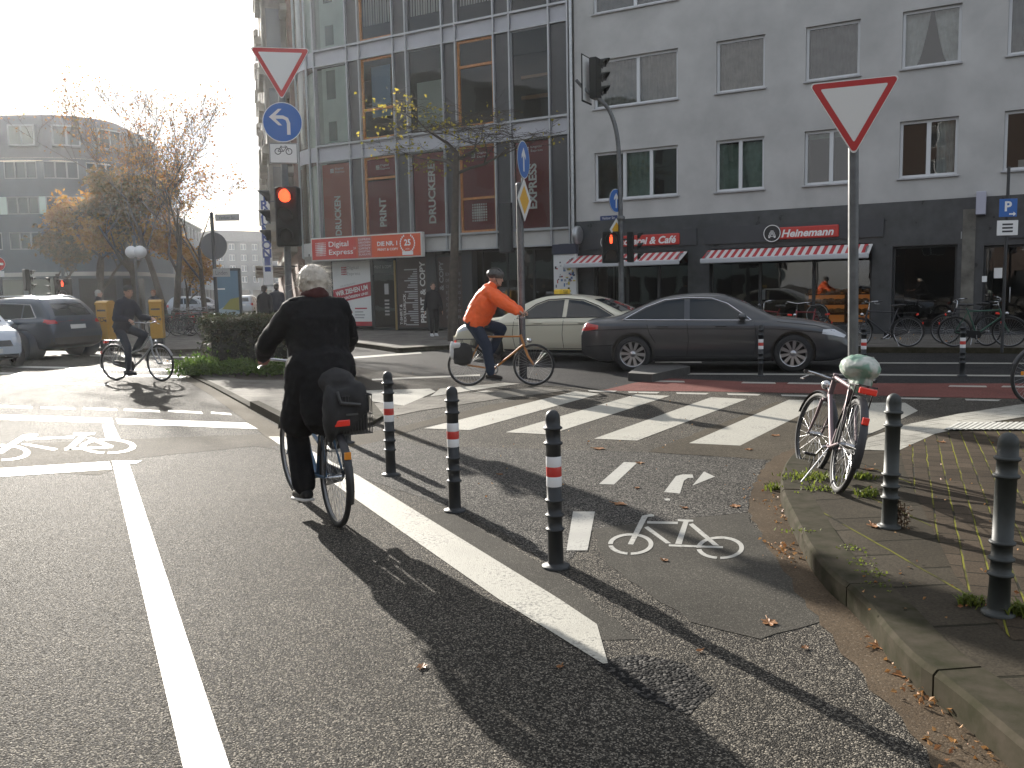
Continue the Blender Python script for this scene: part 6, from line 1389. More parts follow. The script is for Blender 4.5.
SALOON = dict(L=4.94, W=1.87, R=.345, ax=(.99, 3.91), clear=.19, plate=(.78, .45), spokes=10,
    top=[(0, .80), (.04, .90), (.12, .985), (.45, 1.03), (.72, 1.07), (1.1, 1.235), (1.5, 1.385), (1.95, 1.455), (2.35, 1.465), (2.7, 1.43), (3.05, 1.30), (3.4, 1.12), (3.62, 1.01), (4.0, .965), (4.4, .90), (4.7, .82), (4.86, .71), (4.94, .58)],
    belt=[(0, .78), (.1, .93), (.6, .965), (2, .965), (3.3, .945), (3.62, .935), (4.3, .84), (4.7, .74), (4.94, .52)],
    dlo=[[(.86, 1.0), (1.95, .985), (1.95, 1.365), (1.6, 1.33), (1.25, 1.205)], [(2.05, .985), (3.13, .97), (3.0, 1.06), (2.72, 1.25), (2.45, 1.345), (2.05, 1.365)]],
    trim=[[(.80, .992), (2, .975), (3.17, .958), (3.03, 1.065), (2.74, 1.27), (2.45, 1.372), (2.0, 1.39), (1.58, 1.352), (1.22, 1.22)]],
    seams=[[(2.0, .97), (2.03, .6), (2.0, .3)], [(1.25, .96), (1.3, .75), (1.42, .55)], [(3.22, .95), (3.26, .6), (3.2, .3)], [(1.42, .3), (3.2, .3)], [(.1, .80), (1.0, .83), (3.6, .80), (4.5, .72)], [(.08, .50), (.62, .52)], [(3.62, .93), (4.3, .85), (4.75, .70)]],
    handles=[(1.55, .87), (2.62, .865)], mirror=(3.02, .98), wind=[(3.52, -.66), (2.72, -.52), (2.72, .52), (3.52, .66)], rearw=[(.78, -.56), (1.42, -.5), (1.42, .5), (.78, .56)],
    lamp_side=[([(.015, .80), (.015, .93), (.10, .945), (.34, .90), (.34, .83), (.08, .79)], 'r'), ([(4.40, .70), (4.42, .78), (4.62, .775), (4.84, .66), (4.80, .62), (4.6, .67)], 'w')],
    cladding=[[(1.4, .21), (3.5, .21), (3.5, .27), (1.4, .27)]], extra=[([(-.45, .35), (.45, .35), (.5, .62), (-.5, .62)], 'F', TRIMK, 'grille')])
gr = paint('graphite paint', (.046, .048, .052))
a, b = G(633, 372), G(791, 372); u = (b - a).normalized()
pc = a + u * (2.47 - .99) + V((-u.y, u.x, 0)) * .85
car('parked_saloon', 'dark grey saloon with chrome window trim standing in the lane before the bakery', (pc.x, pc.y, .0), math.atan2(u.y, u.x), SALOON, gr)
taxi_c = paint('taxi ivory paint', (.56, .53, .41), 0)
TAXI = dict(SALOON); TAXI['trimm'] = TRIMK
a = G(608, 362.5); hd = R(153); u = V((math.cos(hd), math.sin(hd), 0)); pc = a + u * (2.47 - .99) + V((u.y, -u.x, 0)) * .85
pc = a + u * (2.47 - .99) - V((-u.y, u.x, 0)) * .85
tx = car('taxi', 'ivory taxi with a yellow roof sign standing behind the orange cyclist', (pc.x, pc.y, 0), hd, TAXI, taxi_c, 'taxi')
mb = MB(); mb.box((-.05, 0, 1.535), (.16, .62, .13), 0, None, .03); mb.box((-.05, 0, 1.475), (.2, .66, .03), 1); mb.text('TAXI', .08, frame(V((-.05 - .081, 0, 1.535)), (0, -1, 0), (0, 0, 1), (-1, 0, 0)), 1); mb.build('roof_sign', [pm('taxi sign yellow', (.75, .5, .05), .4), TRIMK], tx)
SUV = dict(L=4.5, W=1.86, R=.36, ax=(.92, 3.6), clear=.24, plate=(.86, .5), tumble=.30, rr=.10, spokes=10,
    top=[(0, .80), (.04, 1.0), (.10, 1.10), (.30, 1.38), (.5, 1.56), (.62, 1.63), (1.2, 1.67), (2.0, 1.66), (2.5, 1.60), (2.9, 1.42), (3.25, 1.18), (3.5, 1.08), (4.0, 1.02), (4.3, .93), (4.46, .75), (4.5, .6)],
    belt=[(0, .76), (.1, 1.02), (.6, 1.06), (3.3, 1.02), (4.2, .9), (4.5, .55)],
    dlo=[[(.62, 1.14), (1.05, 1.09), (1.05, 1.46), (.85, 1.45)], [(1.1, 1.09), (1.95, 1.08), (1.95, 1.5), (1.1, 1.47)], [(2.02, 1.08), (3.0, 1.06), (2.7, 1.30), (2.4, 1.46), (2.02, 1.5)]],
    trim=[[(.56, 1.12), (2, 1.07), (3.06, 1.045), (2.72, 1.33), (2.42, 1.49), (1.9, 1.525), (.84, 1.475)]],
    seams=[[(1.98, 1.05), (2.0, .7), (1.95, .38)], [(1.1, 1.05), (1.15, .85), (1.35, .6)], [(1.35, .4), (3.1, .4)], [(3.12, 1.0), (3.1, .4)], [(.08, .92), (1.0, .96), (3.6, .92)]],
    handles=[(1.4, .99), (2.45, .98)], mirror=(2.92, 1.08), wind=[(3.25, -.68), (2.5, -.58), (2.5, .58), (3.25, .68)], cladding=[[(1.3, .26), (3.2, .26), (3.2, .38), (1.3, .38)]],
    lamp_side=[([(.02, .96), (.02, 1.06), (.26, 1.05), (.28, .99)], 'r')],
    extra=[([(-.62, 1.16), (.62, 1.16), (.52, 1.48), (-.52, 1.48)], 'B', CARGL, 'rear_window'), ([(-.88, .95), (-.64, .96), (-.68, 1.04), (-.86, 1.07)], 'B', LAMPRED, 'tail_lamp'), ([(.64, .96), (.88, .95), (.86, 1.07), (.68, 1.04)], 'B', LAMPRED, 'tail_lamp'), ([(-.85, .34), (.85, .34), (.85, .58), (-.85, .58)], 'B', TRIMK, 'bumper')])
bl = paint('night blue paint', (.035, .05, .075), .4)
hd = R(160); u = V((math.cos(hd), math.sin(hd), 0)); a = G(29, 359.5); pc = a + u * (2.25 - .92) - V((-u.y, u.x, 0)) * .86
sv = car('suv', 'dark blue estate suv with roof rails seen from its tail beside the post box', (pc.x, pc.y, 0), hd, SUV, bl, 'car')
mb = MB()
for sg in (-1, 1): mb.tube([(-1.6, sg * .60, 1.62), (-1.4, sg * .60, 1.70), (.2, sg * .60, 1.715), (.4, sg * .6, 1.63)], .018, 8)
mb.build('roof_rail', [CHROME], sv)
mb = MB(); mb.tube([(-2.0, -.5, 1.36), (-1.9, .1, 1.5)], .008, 5); mb.build('wiper', [TRIMK], sv)
HATCH = dict(SUV); HATCH.update(L=3.6, W=1.67, R=.30, ax=(.62, 3.08), clear=.18, plate=(.8, .42), spokes=8, fr=.2,
    top=[(0, .75), (.05, .95), (.2, 1.2), (.4, 1.42), (.6, 1.50), (1.1, 1.54), (1.7, 1.52), (2.1, 1.42), (2.5, 1.18), (2.75, 1.03), (3.1, .95), (3.4, .84), (3.55, .66), (3.6, .5)], belt=[(0, .7), (.1, .9), (.5, .95), (2.6, .93), (3.3, .78), (3.6, .45)],
    dlo=[[(.6, 1.0), (1.2, .98), (1.2, 1.38), (.75, 1.35)], [(1.27, .98), (2.35, .97), (2.05, 1.25), (1.8, 1.36), (1.27, 1.39)]], trim=[[(.55, .99), (2.42, .955), (2.1, 1.28), (1.8, 1.39), (.73, 1.38)]], trimm=TRIMK,
    seams=[[(1.23, .95), (1.25, .4)], [(2.5, .93), (2.5, .4)], [(1.25, .35), (2.5, .35)]], handles=[(1.45, .88)], mirror=(2.25, .98), wind=[(2.62, -.6), (1.98, -.5), (1.98, .5), (2.62, .6)], cladding=[],
    lamp_side=[([(3.12, .68), (3.15, .80), (3.36, .76), (3.50, .62), (3.3, .62)], 'w'), ([(.02, .75), (.05, .95), (.2, .95), (.2, .76)], 'r')],
    extra=[([(-.5, .52), (.5, .52), (.46, .66), (-.46, .66)], 'F', TRIMK, 'grille'), ([(-.62, .24), (.62, .24), (.6, .34), (-.6, .34)], 'F', TRIMK, 'bumper_grille'), ([(-.5, 1.05), (.5, 1.05), (.42, 1.36), (-.42, 1.36)], 'B', CARGL, 'rear_window'), ([(-.75, .58), (-.5, .6), (-.5, .72), (-.72, .74)], 'F', LAMPW, 'headlight'), ([(.5, .6), (.75, .58), (.72, .74), (.5, .72)], 'F', LAMPW, 'headlight')])
hd = R(-42); u = V((math.cos(hd), math.sin(hd), 0)); a = G(19, 366); pc = a - u * (3.08 - 1.8) - V((-u.y, u.x, 0)) * .76
wp = paint('pale silver paint', (.42, .46, .52), .2)
hc = car('small_car', 'pale silver small car with a black grille cut by the picture edge', (pc.x, pc.y, 0), hd, HATCH, wp, 'car')
for i, (x, y, a, l) in enumerate(((193, 66, 20, 'small silver car parked far off behind the bicycle stands'), (206, 84, 30, 'farther silver car in the side street beyond the stands'), (248, 70, 95, 'distant silver car between poster case and pedestrians'))):
    q = D(x, 325, y); dup(hc, (q.x, q.y, .1), R(a), l)
# ================================================================== bicycles
BK = dict(tyre=pm('bicycle tyre', (.02, .02, .02), .75), rim=pm('bicycle rim', (.28, .28, .29), .35, .8), spoke=pm('spoke steel', (.45, .45, .46), .3, .8), black=pm('bicycle black', (.02, .02, .022), .35), chrome=pm('bicycle steel', (.50, .50, .51), .25, .9), leather=pm('saddle black', (.025, .024, .024), .55), red=pm('glowing red reflector', (.55, .03, .02), .15, coat=.6, emit=(1, .05, .02), estr=.04), orange=pm('amber reflector', (.7, .25, .02), .2, coat=.6), glass=pm('lamp lens', (.6, .6, .6), .1, coat=.5))  # red material for rear lights and reflectors gives off a faint added glow
def bicycle(name, label, rear, heading, o, lean=0.0, group=None):
    """rear = contact point of the rear tyre; x forward, y left"""
    t = empty(name, rear, 0, label, 'bicycle', group, rot=(lean, 0, heading)); r = o.get('r', .345); wb = o.get('wb', 1.08); fm = o['frame']; k = o.get('crank', 0)
    bb = V((.44, 0, .285)); seat = V((.44 - .19, 0, .285 + .52 + o.get('sadd', 0) * .5)); sad = V((.44 - .245, 0, .95 + o.get('sadd', 0))); ra = V((0, 0, r)); fa = V((wb, 0, r))
    hb = V((wb - .155, 0, .66)); ht = V((wb - .215, 0, .86)); M = T(*hb) @ Matrix.Rotation(o.get('steer', 0), 4, (ht - hb)) @ T(*(-hb))
    mb = MB(); tb = .017
    low = o.get('step', False)
    mb.tube([bb, seat, sad - V((-.012, 0, .06))], [tb, tb, .013], 8)
    if low: mb.tube([hb + V((-.01, 0, .03)), hb + V((-.2, 0, -.16)), bb + V((.12, 0, .06)), bb], .021, 10); mb.tube([ht + V((0, 0, -.02)), ht + V((-.22, 0, -.24)), bb + V((-.05, 0, .25))], .015, 8)
    else: mb.tube([hb + V((-.01, 0, .03)), bb], .019, 8); mb.tube([ht + V((0, 0, -.03)), seat], .016, 8)
    mb.tube([hb, ht], .022, 10)
    for s in (-1, 1): mb.tube([bb + V((0, s * .03, 0)), ra + V((.02, s * .062, 0))], .010, 6); mb.tube([seat + V((0, s * .02, -.02)), ra + V((0, s * .062, 0))], .0085, 6)
    mb.tube([bb + V((0, -.04, 0)), bb + V((0, .04, 0))], .025, 10); mb.build('frame', [fm], t)
    mb = MB()
    for s in (-1, 1): mb.tube([M @ (hb + V((.01, s * .05, -.02))), M @ (hb + V((.06, s * .056, -.16))), M @ (fa + V((0, s * .055, 0)))], [.014, .013, .009], 8)
    mb.tube([M @ (hb + V((.01, -.05, -.02))), M @ (hb + V((.01, .05, -.02)))], .016, 8); mb.build('fork', [o.get('forkm', fm)], t)
    for nm, c, Mx in (('wheel', ra, Matrix()), ('wheel', fa, M)):
        W = Mx @ T(*c); mb = MB(); mb.ring((0, 0, 0), r - .038, .0095, 44, 6, 0, W); w_ = mb.build('wheel', [o.get('rimm', BK['rim'])], t)
        mb = MB(); mb.ring((0, 0, 0), r - .020, .0205, 48, 8, 0, W); mb.build('tyre', [BK['tyre']], w_)
        mb = MB()
        for i in range(32):
            a = 2 * PI * i / 32; sg = (-1) ** i; b_ = a + (.35 if (i // 2) % 2 else -.35); mb.tube([(.025 * math.cos(b_), sg * .03, .025 * math.sin(b_)), ((r - .04) * math.cos(a), 0, (r - .04) * math.sin(a))], .0014, 3, 0, W, caps=False)
        mb.build('spokes', [BK['spoke']], w_); mb = MB(); mb.tube([(0, -.05, 0), (0, .05, 0)], .02, 10, 0, W); mb.tube([(0, -.07, 0), (0, .07, 0)], .008, 6, 0, W); mb.build('hub', [BK['chrome']], w_)
    if o.get('fend', True):
        for c, Mx, a0, a1 in ((ra, Matrix(), R(15), R(200)), (fa, M, R(25), R(175))):
            vs = []; n = 22; W = Mx @ T(*c)
            for i in range(n + 1):
                a = a0 + (a1 - a0) * i / n
                for y, q in ((-.028, r + .010), (-.014, r + .020), (.014, r + .020), (.028, r + .010)): vs.append((q * math.cos(a), y, q * math.sin(a)))
            mb = MB(); mb.add(vs, [(4 * i + j, 4 * i + 4 + j, 4 * i + 5 + j, 4 * i + 1 + j) for i in range(n) for j in range(3)], 0, True, W)
            for s in (-1, 1): mb.tube([(0, s * .06, 0), ((r + .012) * math.cos(a1 - .25), s * .028, (r + .012) * math.sin(a1 - .25))], .0022, 4, 0, W)
            mb.build('mudguard', [o.get('fendm', BK['black'])], t)
    hz = o.get('barz', .16); bw = o.get('barw', .29); fwd = o.get('barx', .03); st = ht + V((-.02, 0, hz)); mb = MB()
    back = o.get('barback', .16)
    mb.tube([M @ (ht + V((0, 0, -.02))), M @ st, M @ (st + V((fwd, 0, .015)))], .0125, 8)
    c = st + V((fwd, 0, .015)); pts = [c + V((-back, bw, .03)), c + V((-back * .55, bw * .93, .03)), c + V((-.01, bw * .62, .025)), c + V((.0, bw * .2, 0)), c, c + V((.0, -bw * .2, 0)), c + V((-.01, -bw * .62, .025)), c + V((-back * .55, -bw * .93, .03)), c + V((-back, -bw, .03))]
    mb.tube([M @ p for p in smooth_path([V(p) for p in pts], 2)], .0115, 8); hbo = mb.build('handlebar', [BK['chrome'] if o.get('chrome', True) else BK['black']], t)
    grips = []
    for s in (-1, 1):
        a = c + V((-back * .5, s * bw * .94, .03)); b = c + V((-back * 1.06, s * bw * 1.01, .03)); mb = MB(); mb.tube([M @ a, M @ b], .0165, 8); mb.build('grip', [BK['black']], hbo); grips.append(M @ ((a + b) / 2))
        mb = MB(); mb.tube([M @ (c + V((-.02, s * bw * .8, .0))), M @ (c + V((.0, s * bw * .98, -.03))), M @ (c + V((-.1, s * bw * 1.05, -.03)))], .006, 5); mb.build('brake_lever', [BK['chrome']], hbo)
    mb = MB(); M3 = T(*sad)
    mb.ball((-.06, 0, .01), (.10, .085, .035), 14, 0, M3); mb.ball((.06, 0, .005), (.13, .04, .028), 12, 0, M3); 
    for s in (-1, 1): mb.tube([(-.1, s * .03, -.015), (.0, s * .022, -.045), (.12, s * .012, -.01)], .004, 5, 0, M3)
    mb.build('saddle', [o.get('sadm', BK['leather'])], t)
    mb = MB(); mb.tube([bb + V((0, -.055, 0)), bb + V((0, .06, 0))], .012, 8); mb.lathe([(.085, -.004), (.09, 0), (.085, .004), (.07, .004), (.07, -.004), (.085, -.004)], 28, 0, T(bb.x, -.048, bb.z) @ RX(PI / 2))
    peds = []
    for s, a in ((-1, k), (1, k + PI)):
        e = bb + V((.17 * math.cos(a), s * .075, .17 * math.sin(a))); mb.tube([bb + V((0, s * .06, 0)), e], [.012, .009], 6); peds.append(e + V((0, s * .05, 0)))
    cr_ = mb.build('crank', [BK['chrome']], t)
    for e in peds: mb = MB(); mb.box(e, (.09, .085, .022), 0, None, .005); mb.build('pedal', [BK['black']], cr_)
    mb = MB(); z_ = .045
    if o.get('guard', True): mb.prism([(bb.x + .1, bb.z), (bb.x + .05, bb.z + .1), (bb.x - .1, bb.z + .09), (.02, r + .05), (-.03, r), (.03, r - .04), (bb.x, bb.z - .09), (bb.x + .07, bb.z - .07)], .045, .06, 0, frame(V((0, 0, 0)), (1, 0, 0), (0, 0, 1), (0, -1, 0))); mb.build('chain_guard', [BK['black']], t)
    else: mb.tube([bb + V((0, -.05, .088)), ra + V((0, -.05, .035))], .004, 4); mb.tube([bb + V((0, -.05, -.088)), ra + V((0, -.05, -.035))], .004, 4); mb.lathe([(.035, -.003), (.035, .003)], 14, 0, T(0, -.05, r) @ RX(PI / 2)); mb.build('chain', [BK['chrome']], t)
    if o.get('rack', True):
        mb = MB(); z = r * 2 + .09; X0, X1 = -.18, .2
        for s in (-1, 0, 1): mb.tube([(X0, s * .06, z), (X1, s * .05, z)], .006, 6)
        for x in (X0, .0, X1): mb.tube([(x, -.06, z), (x, .06, z)], .005, 6)
        for s in (-1, 1): mb.tube([(-.1, s * .062, z), (0, s * .068, r + .01)], .005, 6); mb.tube([(.08, s * .06, z), (0, s * .068, r + .01)], .005, 6)
        mb.build('rack', [o.get('rackm', BK['black'])], t)
        mb = MB(); mb.box((X0 - .02, 0, z - .035), (.03, .12, .045), 0, None, .008); mb.build('rear_light', [BK['red']], t)
    if o.get('fend', True): mb = MB(); a = R(178); mb.box((-(r + .028) * .86, 0, r + (r + .028) * .53), (.02, .045, .05), 0, None, .005); mb.build('rear_reflector', [BK[o.get('refl', 'red')]], t)
    mb = MB(); lp = M @ (hb + V((.09, 0, .10))); mb.ball(lp, (.045, .04, .04), 10); mb.tube([M @ (hb + V((.02, 0, .06))), lp], .008, 5); mb.build('front_lamp', [BK['chrome']], t)
    if o.get('stand', False): mb = MB(); mb.tube([bb + V((-.12, .05, .0)), V((bb.x - .20, .2, -.0))], .006, 6); mb.build('kickstand', [BK['chrome']], t)
    if o.get('froref'): mb = MB(); mb.box(M @ (fa + V((r * .55, 0, r * .1))), (.03, .02, .05), 0, None, .005); mb.build('spoke_reflector', [BK['orange']], t)
    return t, dict(sad=sad, grips=grips, peds=peds, bb=bb, st=st)

BAGK = pm('black bag cloth', (.014, .0135, .014), .8, bump=.006, bscale=14)
# --- the near bicycle, ridden away from the viewer
pm_ = G(337, 526); HM = math.atan2(1.0, -.52)
bM, jM = bicycle('bicycle', 'black city bicycle with wire basket ridden by the person in the long coat', pm_, HM, dict(frame=pm('steel blue frame', (.06, .13, .22), .35, .3), step=True, steer=R(4), crank=R(80), sadd=.02, barz=.22, barw=.30, refl='orange', wb=1.12))
t = empty('bicycle_basket', pm_, HM, 'black wire basket hooked to the rack of the near bicycle', 'basket')
mb = MB(); bx = V((-.02, -.22, .80))
def wire_box(mb, c, d, n=7, r=.0028, solid=None):
    x, y, z = d[0] / 2, d[1] / 2, d[2]
    for zz in (0, z * .5, z): mb.tube([c + V(q) for q in ((-x, -y, zz), (x, -y, zz), (x, y, zz), (-x, y, zz))], r * (2 if zz == z else 1), 5, closed=True)
    for i in range(n):
        f = -1 + 2 * i / (n - 1)
        for s in (-1, 1): mb.tube([c + V((f * x, s * y, 0)), c + V((f * x, s * y, z))], r, 4); mb.tube([c + V((s * x, f * y, 0)), c + V((s * x, f * y, z))], r, 4)
        mb.tube([c + V((f * x, -y, 0)), c + V((f * x, y, 0))], r, 4)
wire_box(mb, V((-.02, -.12, .66)), (.34, .20, .26), 11); mb.build('basket', [BK['black']], t)
mb = MB(); mb.box((-.02, -.12, .76), (.30, .16, .18), 0, None, .03); mb.build('basket_lining', [BAGK], t)
t = empty('black_bag', pm_ + V((.05, .02, 0)), HM, 'slack black bag lying over the rack and basket of the near bicycle', 'bag')
mb = MB(); mb.box((-.06, .0, .87), (.26, .24, .24), 0, None, .08); mb.ball((-.02, .02, 1.0), (.11, .10, .10), 14); mb.ball((-.10, -.08, .86), (.12, .09, .16), 14); mb.ball((-.12, .11, .80), (.10, .055, .20), 14); mb.ball((-.14, .02, .78), (.07, .13, .12), 14); mb.ball((.0, .02, 1.0), (.13, .13, .10), 14)
fused(mb, 'body', [BAGK], t, .014, 5, .016, 7)
mb = MB(); mb.tube([(-.16, .06, .95), (-.2, .05, .88), (-.21, -.08, .86)], .012, 6); mb.box((-.215, -.02, .80), (.006, .08, .012)); mb.build('strap', [pm('bag strap', (.05, .05, .05), .6)], t)
# --- the bicycle of the orange jacketed rider
a, b = G(468.5, 386), G(534.5, 385.6); HO = math.atan2(b.y - a.y, b.x - a.x); ORF = pm('orange brown frame', (.42, .17, .035), .35, .1, coat=.4)
bO, jO = bicycle('bicycle', 'orange framed touring bicycle with a crossbar at the zebra crossing', a, HO, dict(frame=ORF, wb=1.12, r=.352, crank=R(-82), sadd=.05, fend=False, guard=False, barz=.30, barw=.25, back=.1, chrome=False, barback=.02, barx=.09, rack=True))
t = empty('pannier_bag', a, HO, 'black pannier with a pale flap hanging on the orange bicycle', 'bag'); mb = MB(); mb.ball((-.06, -.14, .55), (.18, .08, .20), 16); mb.box((-.06, -.14, .55), (.30, .13, .33), 0, None, .04); fused(mb, 'body', [BAGK], t, .014, 3, .008, 8)
mb = MB(); mb.box((-.16, -.15, .70), (.16, .16, .09), 0, None, .03); mb.ball((-.23, -.14, .62), (.05, .085, .16), 12); fused(mb, 'flap', [pm('pale grey cloth', (.50, .50, .50), .8)], t, .014, 3, .008, 9)
# --- the bicycle of the rider in dark blue
a = G(116.5, 380.5); HB = R(-20)
bB, jB = bicycle('bicycle', 'silver low frame bicycle with amber reflector ridden past the post boxes', a, HB, dict(frame=pm('silver frame', (.35, .36, .37), .3, .6), step=True, wb=1.10, r=.35, crank=R(-78), sadd=.0, barz=.24, barw=.27, barback=.2, rackm=BK['chrome'], steer=R(-6), fendm=pm('grey mudguard', (.22, .22, .23), .4), froref=True))
# --- the parked bicycle on the corner
PK = pm('pinkish silver frame', (.16, .115, .125), .5, .4); p = G(836, 493, .12)
bP, jP = bicycle('parked_bicycle', 'silver pink bicycle with red reflectors leaning on the give way post', p, R(82), dict(frame=PK, step=False, steer=R(14), crank=R(150), sadd=-.09, barz=-.06, barw=.29, barback=.09, chrome=True, stand=True, fendm=pm('dark mudguard', (.03, .03, .033), .45), guard=True, rimm=pm('dark grey rim', (.06, .06, .062), .45, .3)), lean=R(13))
bP.rotation_euler = (R(13), R(5), R(82))
mb = MB(); mb.tube([(.93, .0, .86), (.88, .1, .84), (.87, -.1, .84)], .006, 5); mb.tube([jP['grips'][0], V(jP['grips'][0]) + V((.06, -.02, .03))], .008, 5); mb.build('bell_lever', [BK['black']], bP)
t = empty('plastic_bag', p, 0, 'crumpled green and white plastic bag tied over the saddle of the parked bicycle', 'bag', rot=(R(13), R(5), R(82)))
s_ = jP['sad']; mb = MB(); mb.ball(s_ + V((-.04, 0, .05)), (.17, .145, .095), 18); mb.ball(s_ + V((.1, 0, .02)), (.12, .07, .06), 14); mb.ball(s_ + V((-.06, -.03, -.05)), (.10, .08, .09), 14); mb.ball(s_ + V((-.02, .03, .11)), (.03, .03, .03), 8)
def plas():
    m, nt = nt_new('striped plastic film'); L = nt.links; out = N(nt, 'ShaderNodeOutputMaterial'); b = N(nt, 'ShaderNodeBsdfPrincipled'); tr = N(nt, 'ShaderNodeBsdfTranslucent'); mx = N(nt, 'ShaderNodeMixShader'); mx.inputs[0].default_value = .25
    tc = N(nt, 'ShaderNodeTexCoord'); n1 = N(nt, 'ShaderNodeTexNoise'); n1.inputs['Scale'].default_value = 6; n1.inputs['Distortion'].default_value = 1.2; L.new(tc.outputs['Object'], n1.inputs['Vector'])
    cr = N(nt, 'ShaderNodeValToRGB'); cr.color_ramp.elements[0].position = .42; cr.color_ramp.elements[0].color = (.22, .36, .28, 1); cr.color_ramp.elements[1].position = .56; cr.color_ramp.elements[1].color = (.60, .62, .57, 1); L.new(n1.outputs[0], cr.inputs[0])
    L.new(cr.outputs[0], b.inputs['Base Color']); L.new(cr.outputs[0], tr.inputs[0]); b.inputs['Roughness'].default_value = .28; L.new(b.outputs[0], mx.inputs[1]); L.new(tr.outputs[0], mx.inputs[2]); L.new(mx.outputs[0], out.inputs[0]); return m
fused(mb, 'film', [plas()], t, .011, 2, .014, 13)
# --- bicycles standing further off
BK2 = 0
BKF = [pm('dark frame paint', (.03, .03, .035), .4, .2), pm('green frame paint', (.04, .10, .07), .4, .2), pm('red frame paint', (.2, .03, .03), .4, .2)]
def parked(px, h, label, st, fmat, zz=.12, lean=R(6), **kw):
    q = G(px[0], px[1], zz); o = dict(frame=fmat, steer=R(st), crank=R(rnd.uniform(0, 300)), stand=True); o.update(kw); return bicycle('parked_bicycle', label, q, h, o, lean, 'parked bicycles')[0]
g0 = parked((908, 347), FROT + PI + R(20), 'dark bicycle parked by the dark pillar of the shop', 20, BKF[0])
g1 = parked((954, 347), FROT + R(8), 'bicycle with a bluish saddle bag parked before the shop window', -15, BKF[1]); g2 = parked((986, 346), FROT + PI + R(-35), 'bicycle parked beside the house door behind the banded bollard', 25, BKF[0])
g3 = parked((824, 345), FROT + PI + R(60), 'bicycle parked between grey saloon and lit bread counter', 30, BKF[2])
dup(g3, G(782, 345, .12), FROT + R(50), 'bicycle whose handlebar shows above the bonnet of the grey saloon', 'parked bicycles', (R(5), 0, FROT + R(140)))
q = G(1136, 405, .12); bicycle('parked_bicycle', 'bicycle cut by the picture edge with an amber spoke reflector', q, R(168), dict(frame=BKF[0], steer=R(25), froref=True, crank=1.0), R(4), 'parked bicycles')
r = random.Random(4); L10 = ['%s bicycle in the plaza stands, %s' % (a, b) for a, b in (('first', 'closest to the thick tree'), ('second', 'just past the thick tree'), ('third', 'under the round sign back'), ('fourth', 'beside the slim tree'), ('fifth', 'below the orange crown'), ('sixth', 'next to the poster case post'), ('tilted', 'behind the yellow boxes'), ('turned', 'behind the row of stands'), ('last', 'closest to the hedge'))]
for i, l in enumerate(L10):
    q = D(178 + i * 4.2, 330, 34 + (i % 3) * 1.6); q.z = .1; src = (g0, g1, g3)[i % 3]; dup(src, q, 0, l, 'bicycles in the plaza stands', (R(r.uniform(3, 9)), 0, R(r.uniform(20, 60) + (180 if i % 2 else 0))))
# ================================================================== people
SKIN = pm('skin', (.42, .25, .18), .5, var=.1, vscale=18); SKIN2 = pm('reddish skin', (.40, .19, .13), .5, var=.15, vscale=14); EYEM = pm('eye dark', (.03, .025, .02), .2)
def cap_(mb, a, b, r0, r1, n=12, mid=None):
    """tapered limb with rounded ends"""
    a, b = V(a), V(b); d = (b - a); l = d.length; d = d / l if l > 1e-6 else V((0, 0, 1)); pts = []; rs = []
    for t in (R(85), R(60), R(30)): pts.append(a - d * r0 * math.sin(t)); rs.append(r0 * math.cos(t))
    m = 5
    for i in range(m + 1):
        f = i / m; rr = r0 + (r1 - r0) * f
        if mid: rr += mid * math.sin(PI * f)
        pts.append(a + (b - a) * f); rs.append(rr)
    for t in (R(30), R(60), R(85)): pts.append(b + d * r1 * math.sin(t)); rs.append(r1 * math.cos(t))
    mb.tube(pts, rs, n); return mb
def ik(a, c, l1, l2, pole):
    a, c = V(a), V(c); d = c - a; L_ = min(d.length, (l1 + l2) * .999); u = d.normalized(); x = (l1 * l1 - l2 * l2 + L_ * L_) / (2 * L_); h = math.sqrt(max(0, l1 * l1 - x * x)); p = V(pole); p = (p - u * p.dot(u)).normalized(); return a + u * x + p * h
def torso(mb, hip, sh, fwd, k=1.0, w=(.17, .155, .165, .185, .15), d=(.125, .115, .12, .12, .085)):
    """row of ellipsoids from pelvis to shoulders, leaning along hip->sh"""
    up = (sh - hip).normalized(); side = up.cross(fwd).normalized(); f = side.cross(up)
    M0 = Matrix((f, side, up)).transposed().to_4x4(); n = 22; L_ = (sh - hip).length
    for i in range(n):
        q = i / (n - 1); j = q * 4; a = min(3, int(j)); ww = w[a] + (w[a + 1] - w[a]) * (j - a); dd = d[a] + (d[a + 1] - d[a]) * (j - a); M = M0.copy(); M.translation = hip + up * (L_ * q) + f * (.015 * math.sin(q * PI)); mb.ball((0, 0, 0), (dd * k, ww * k, L_ / (n - 1) * 2.6), 18, 0, M)
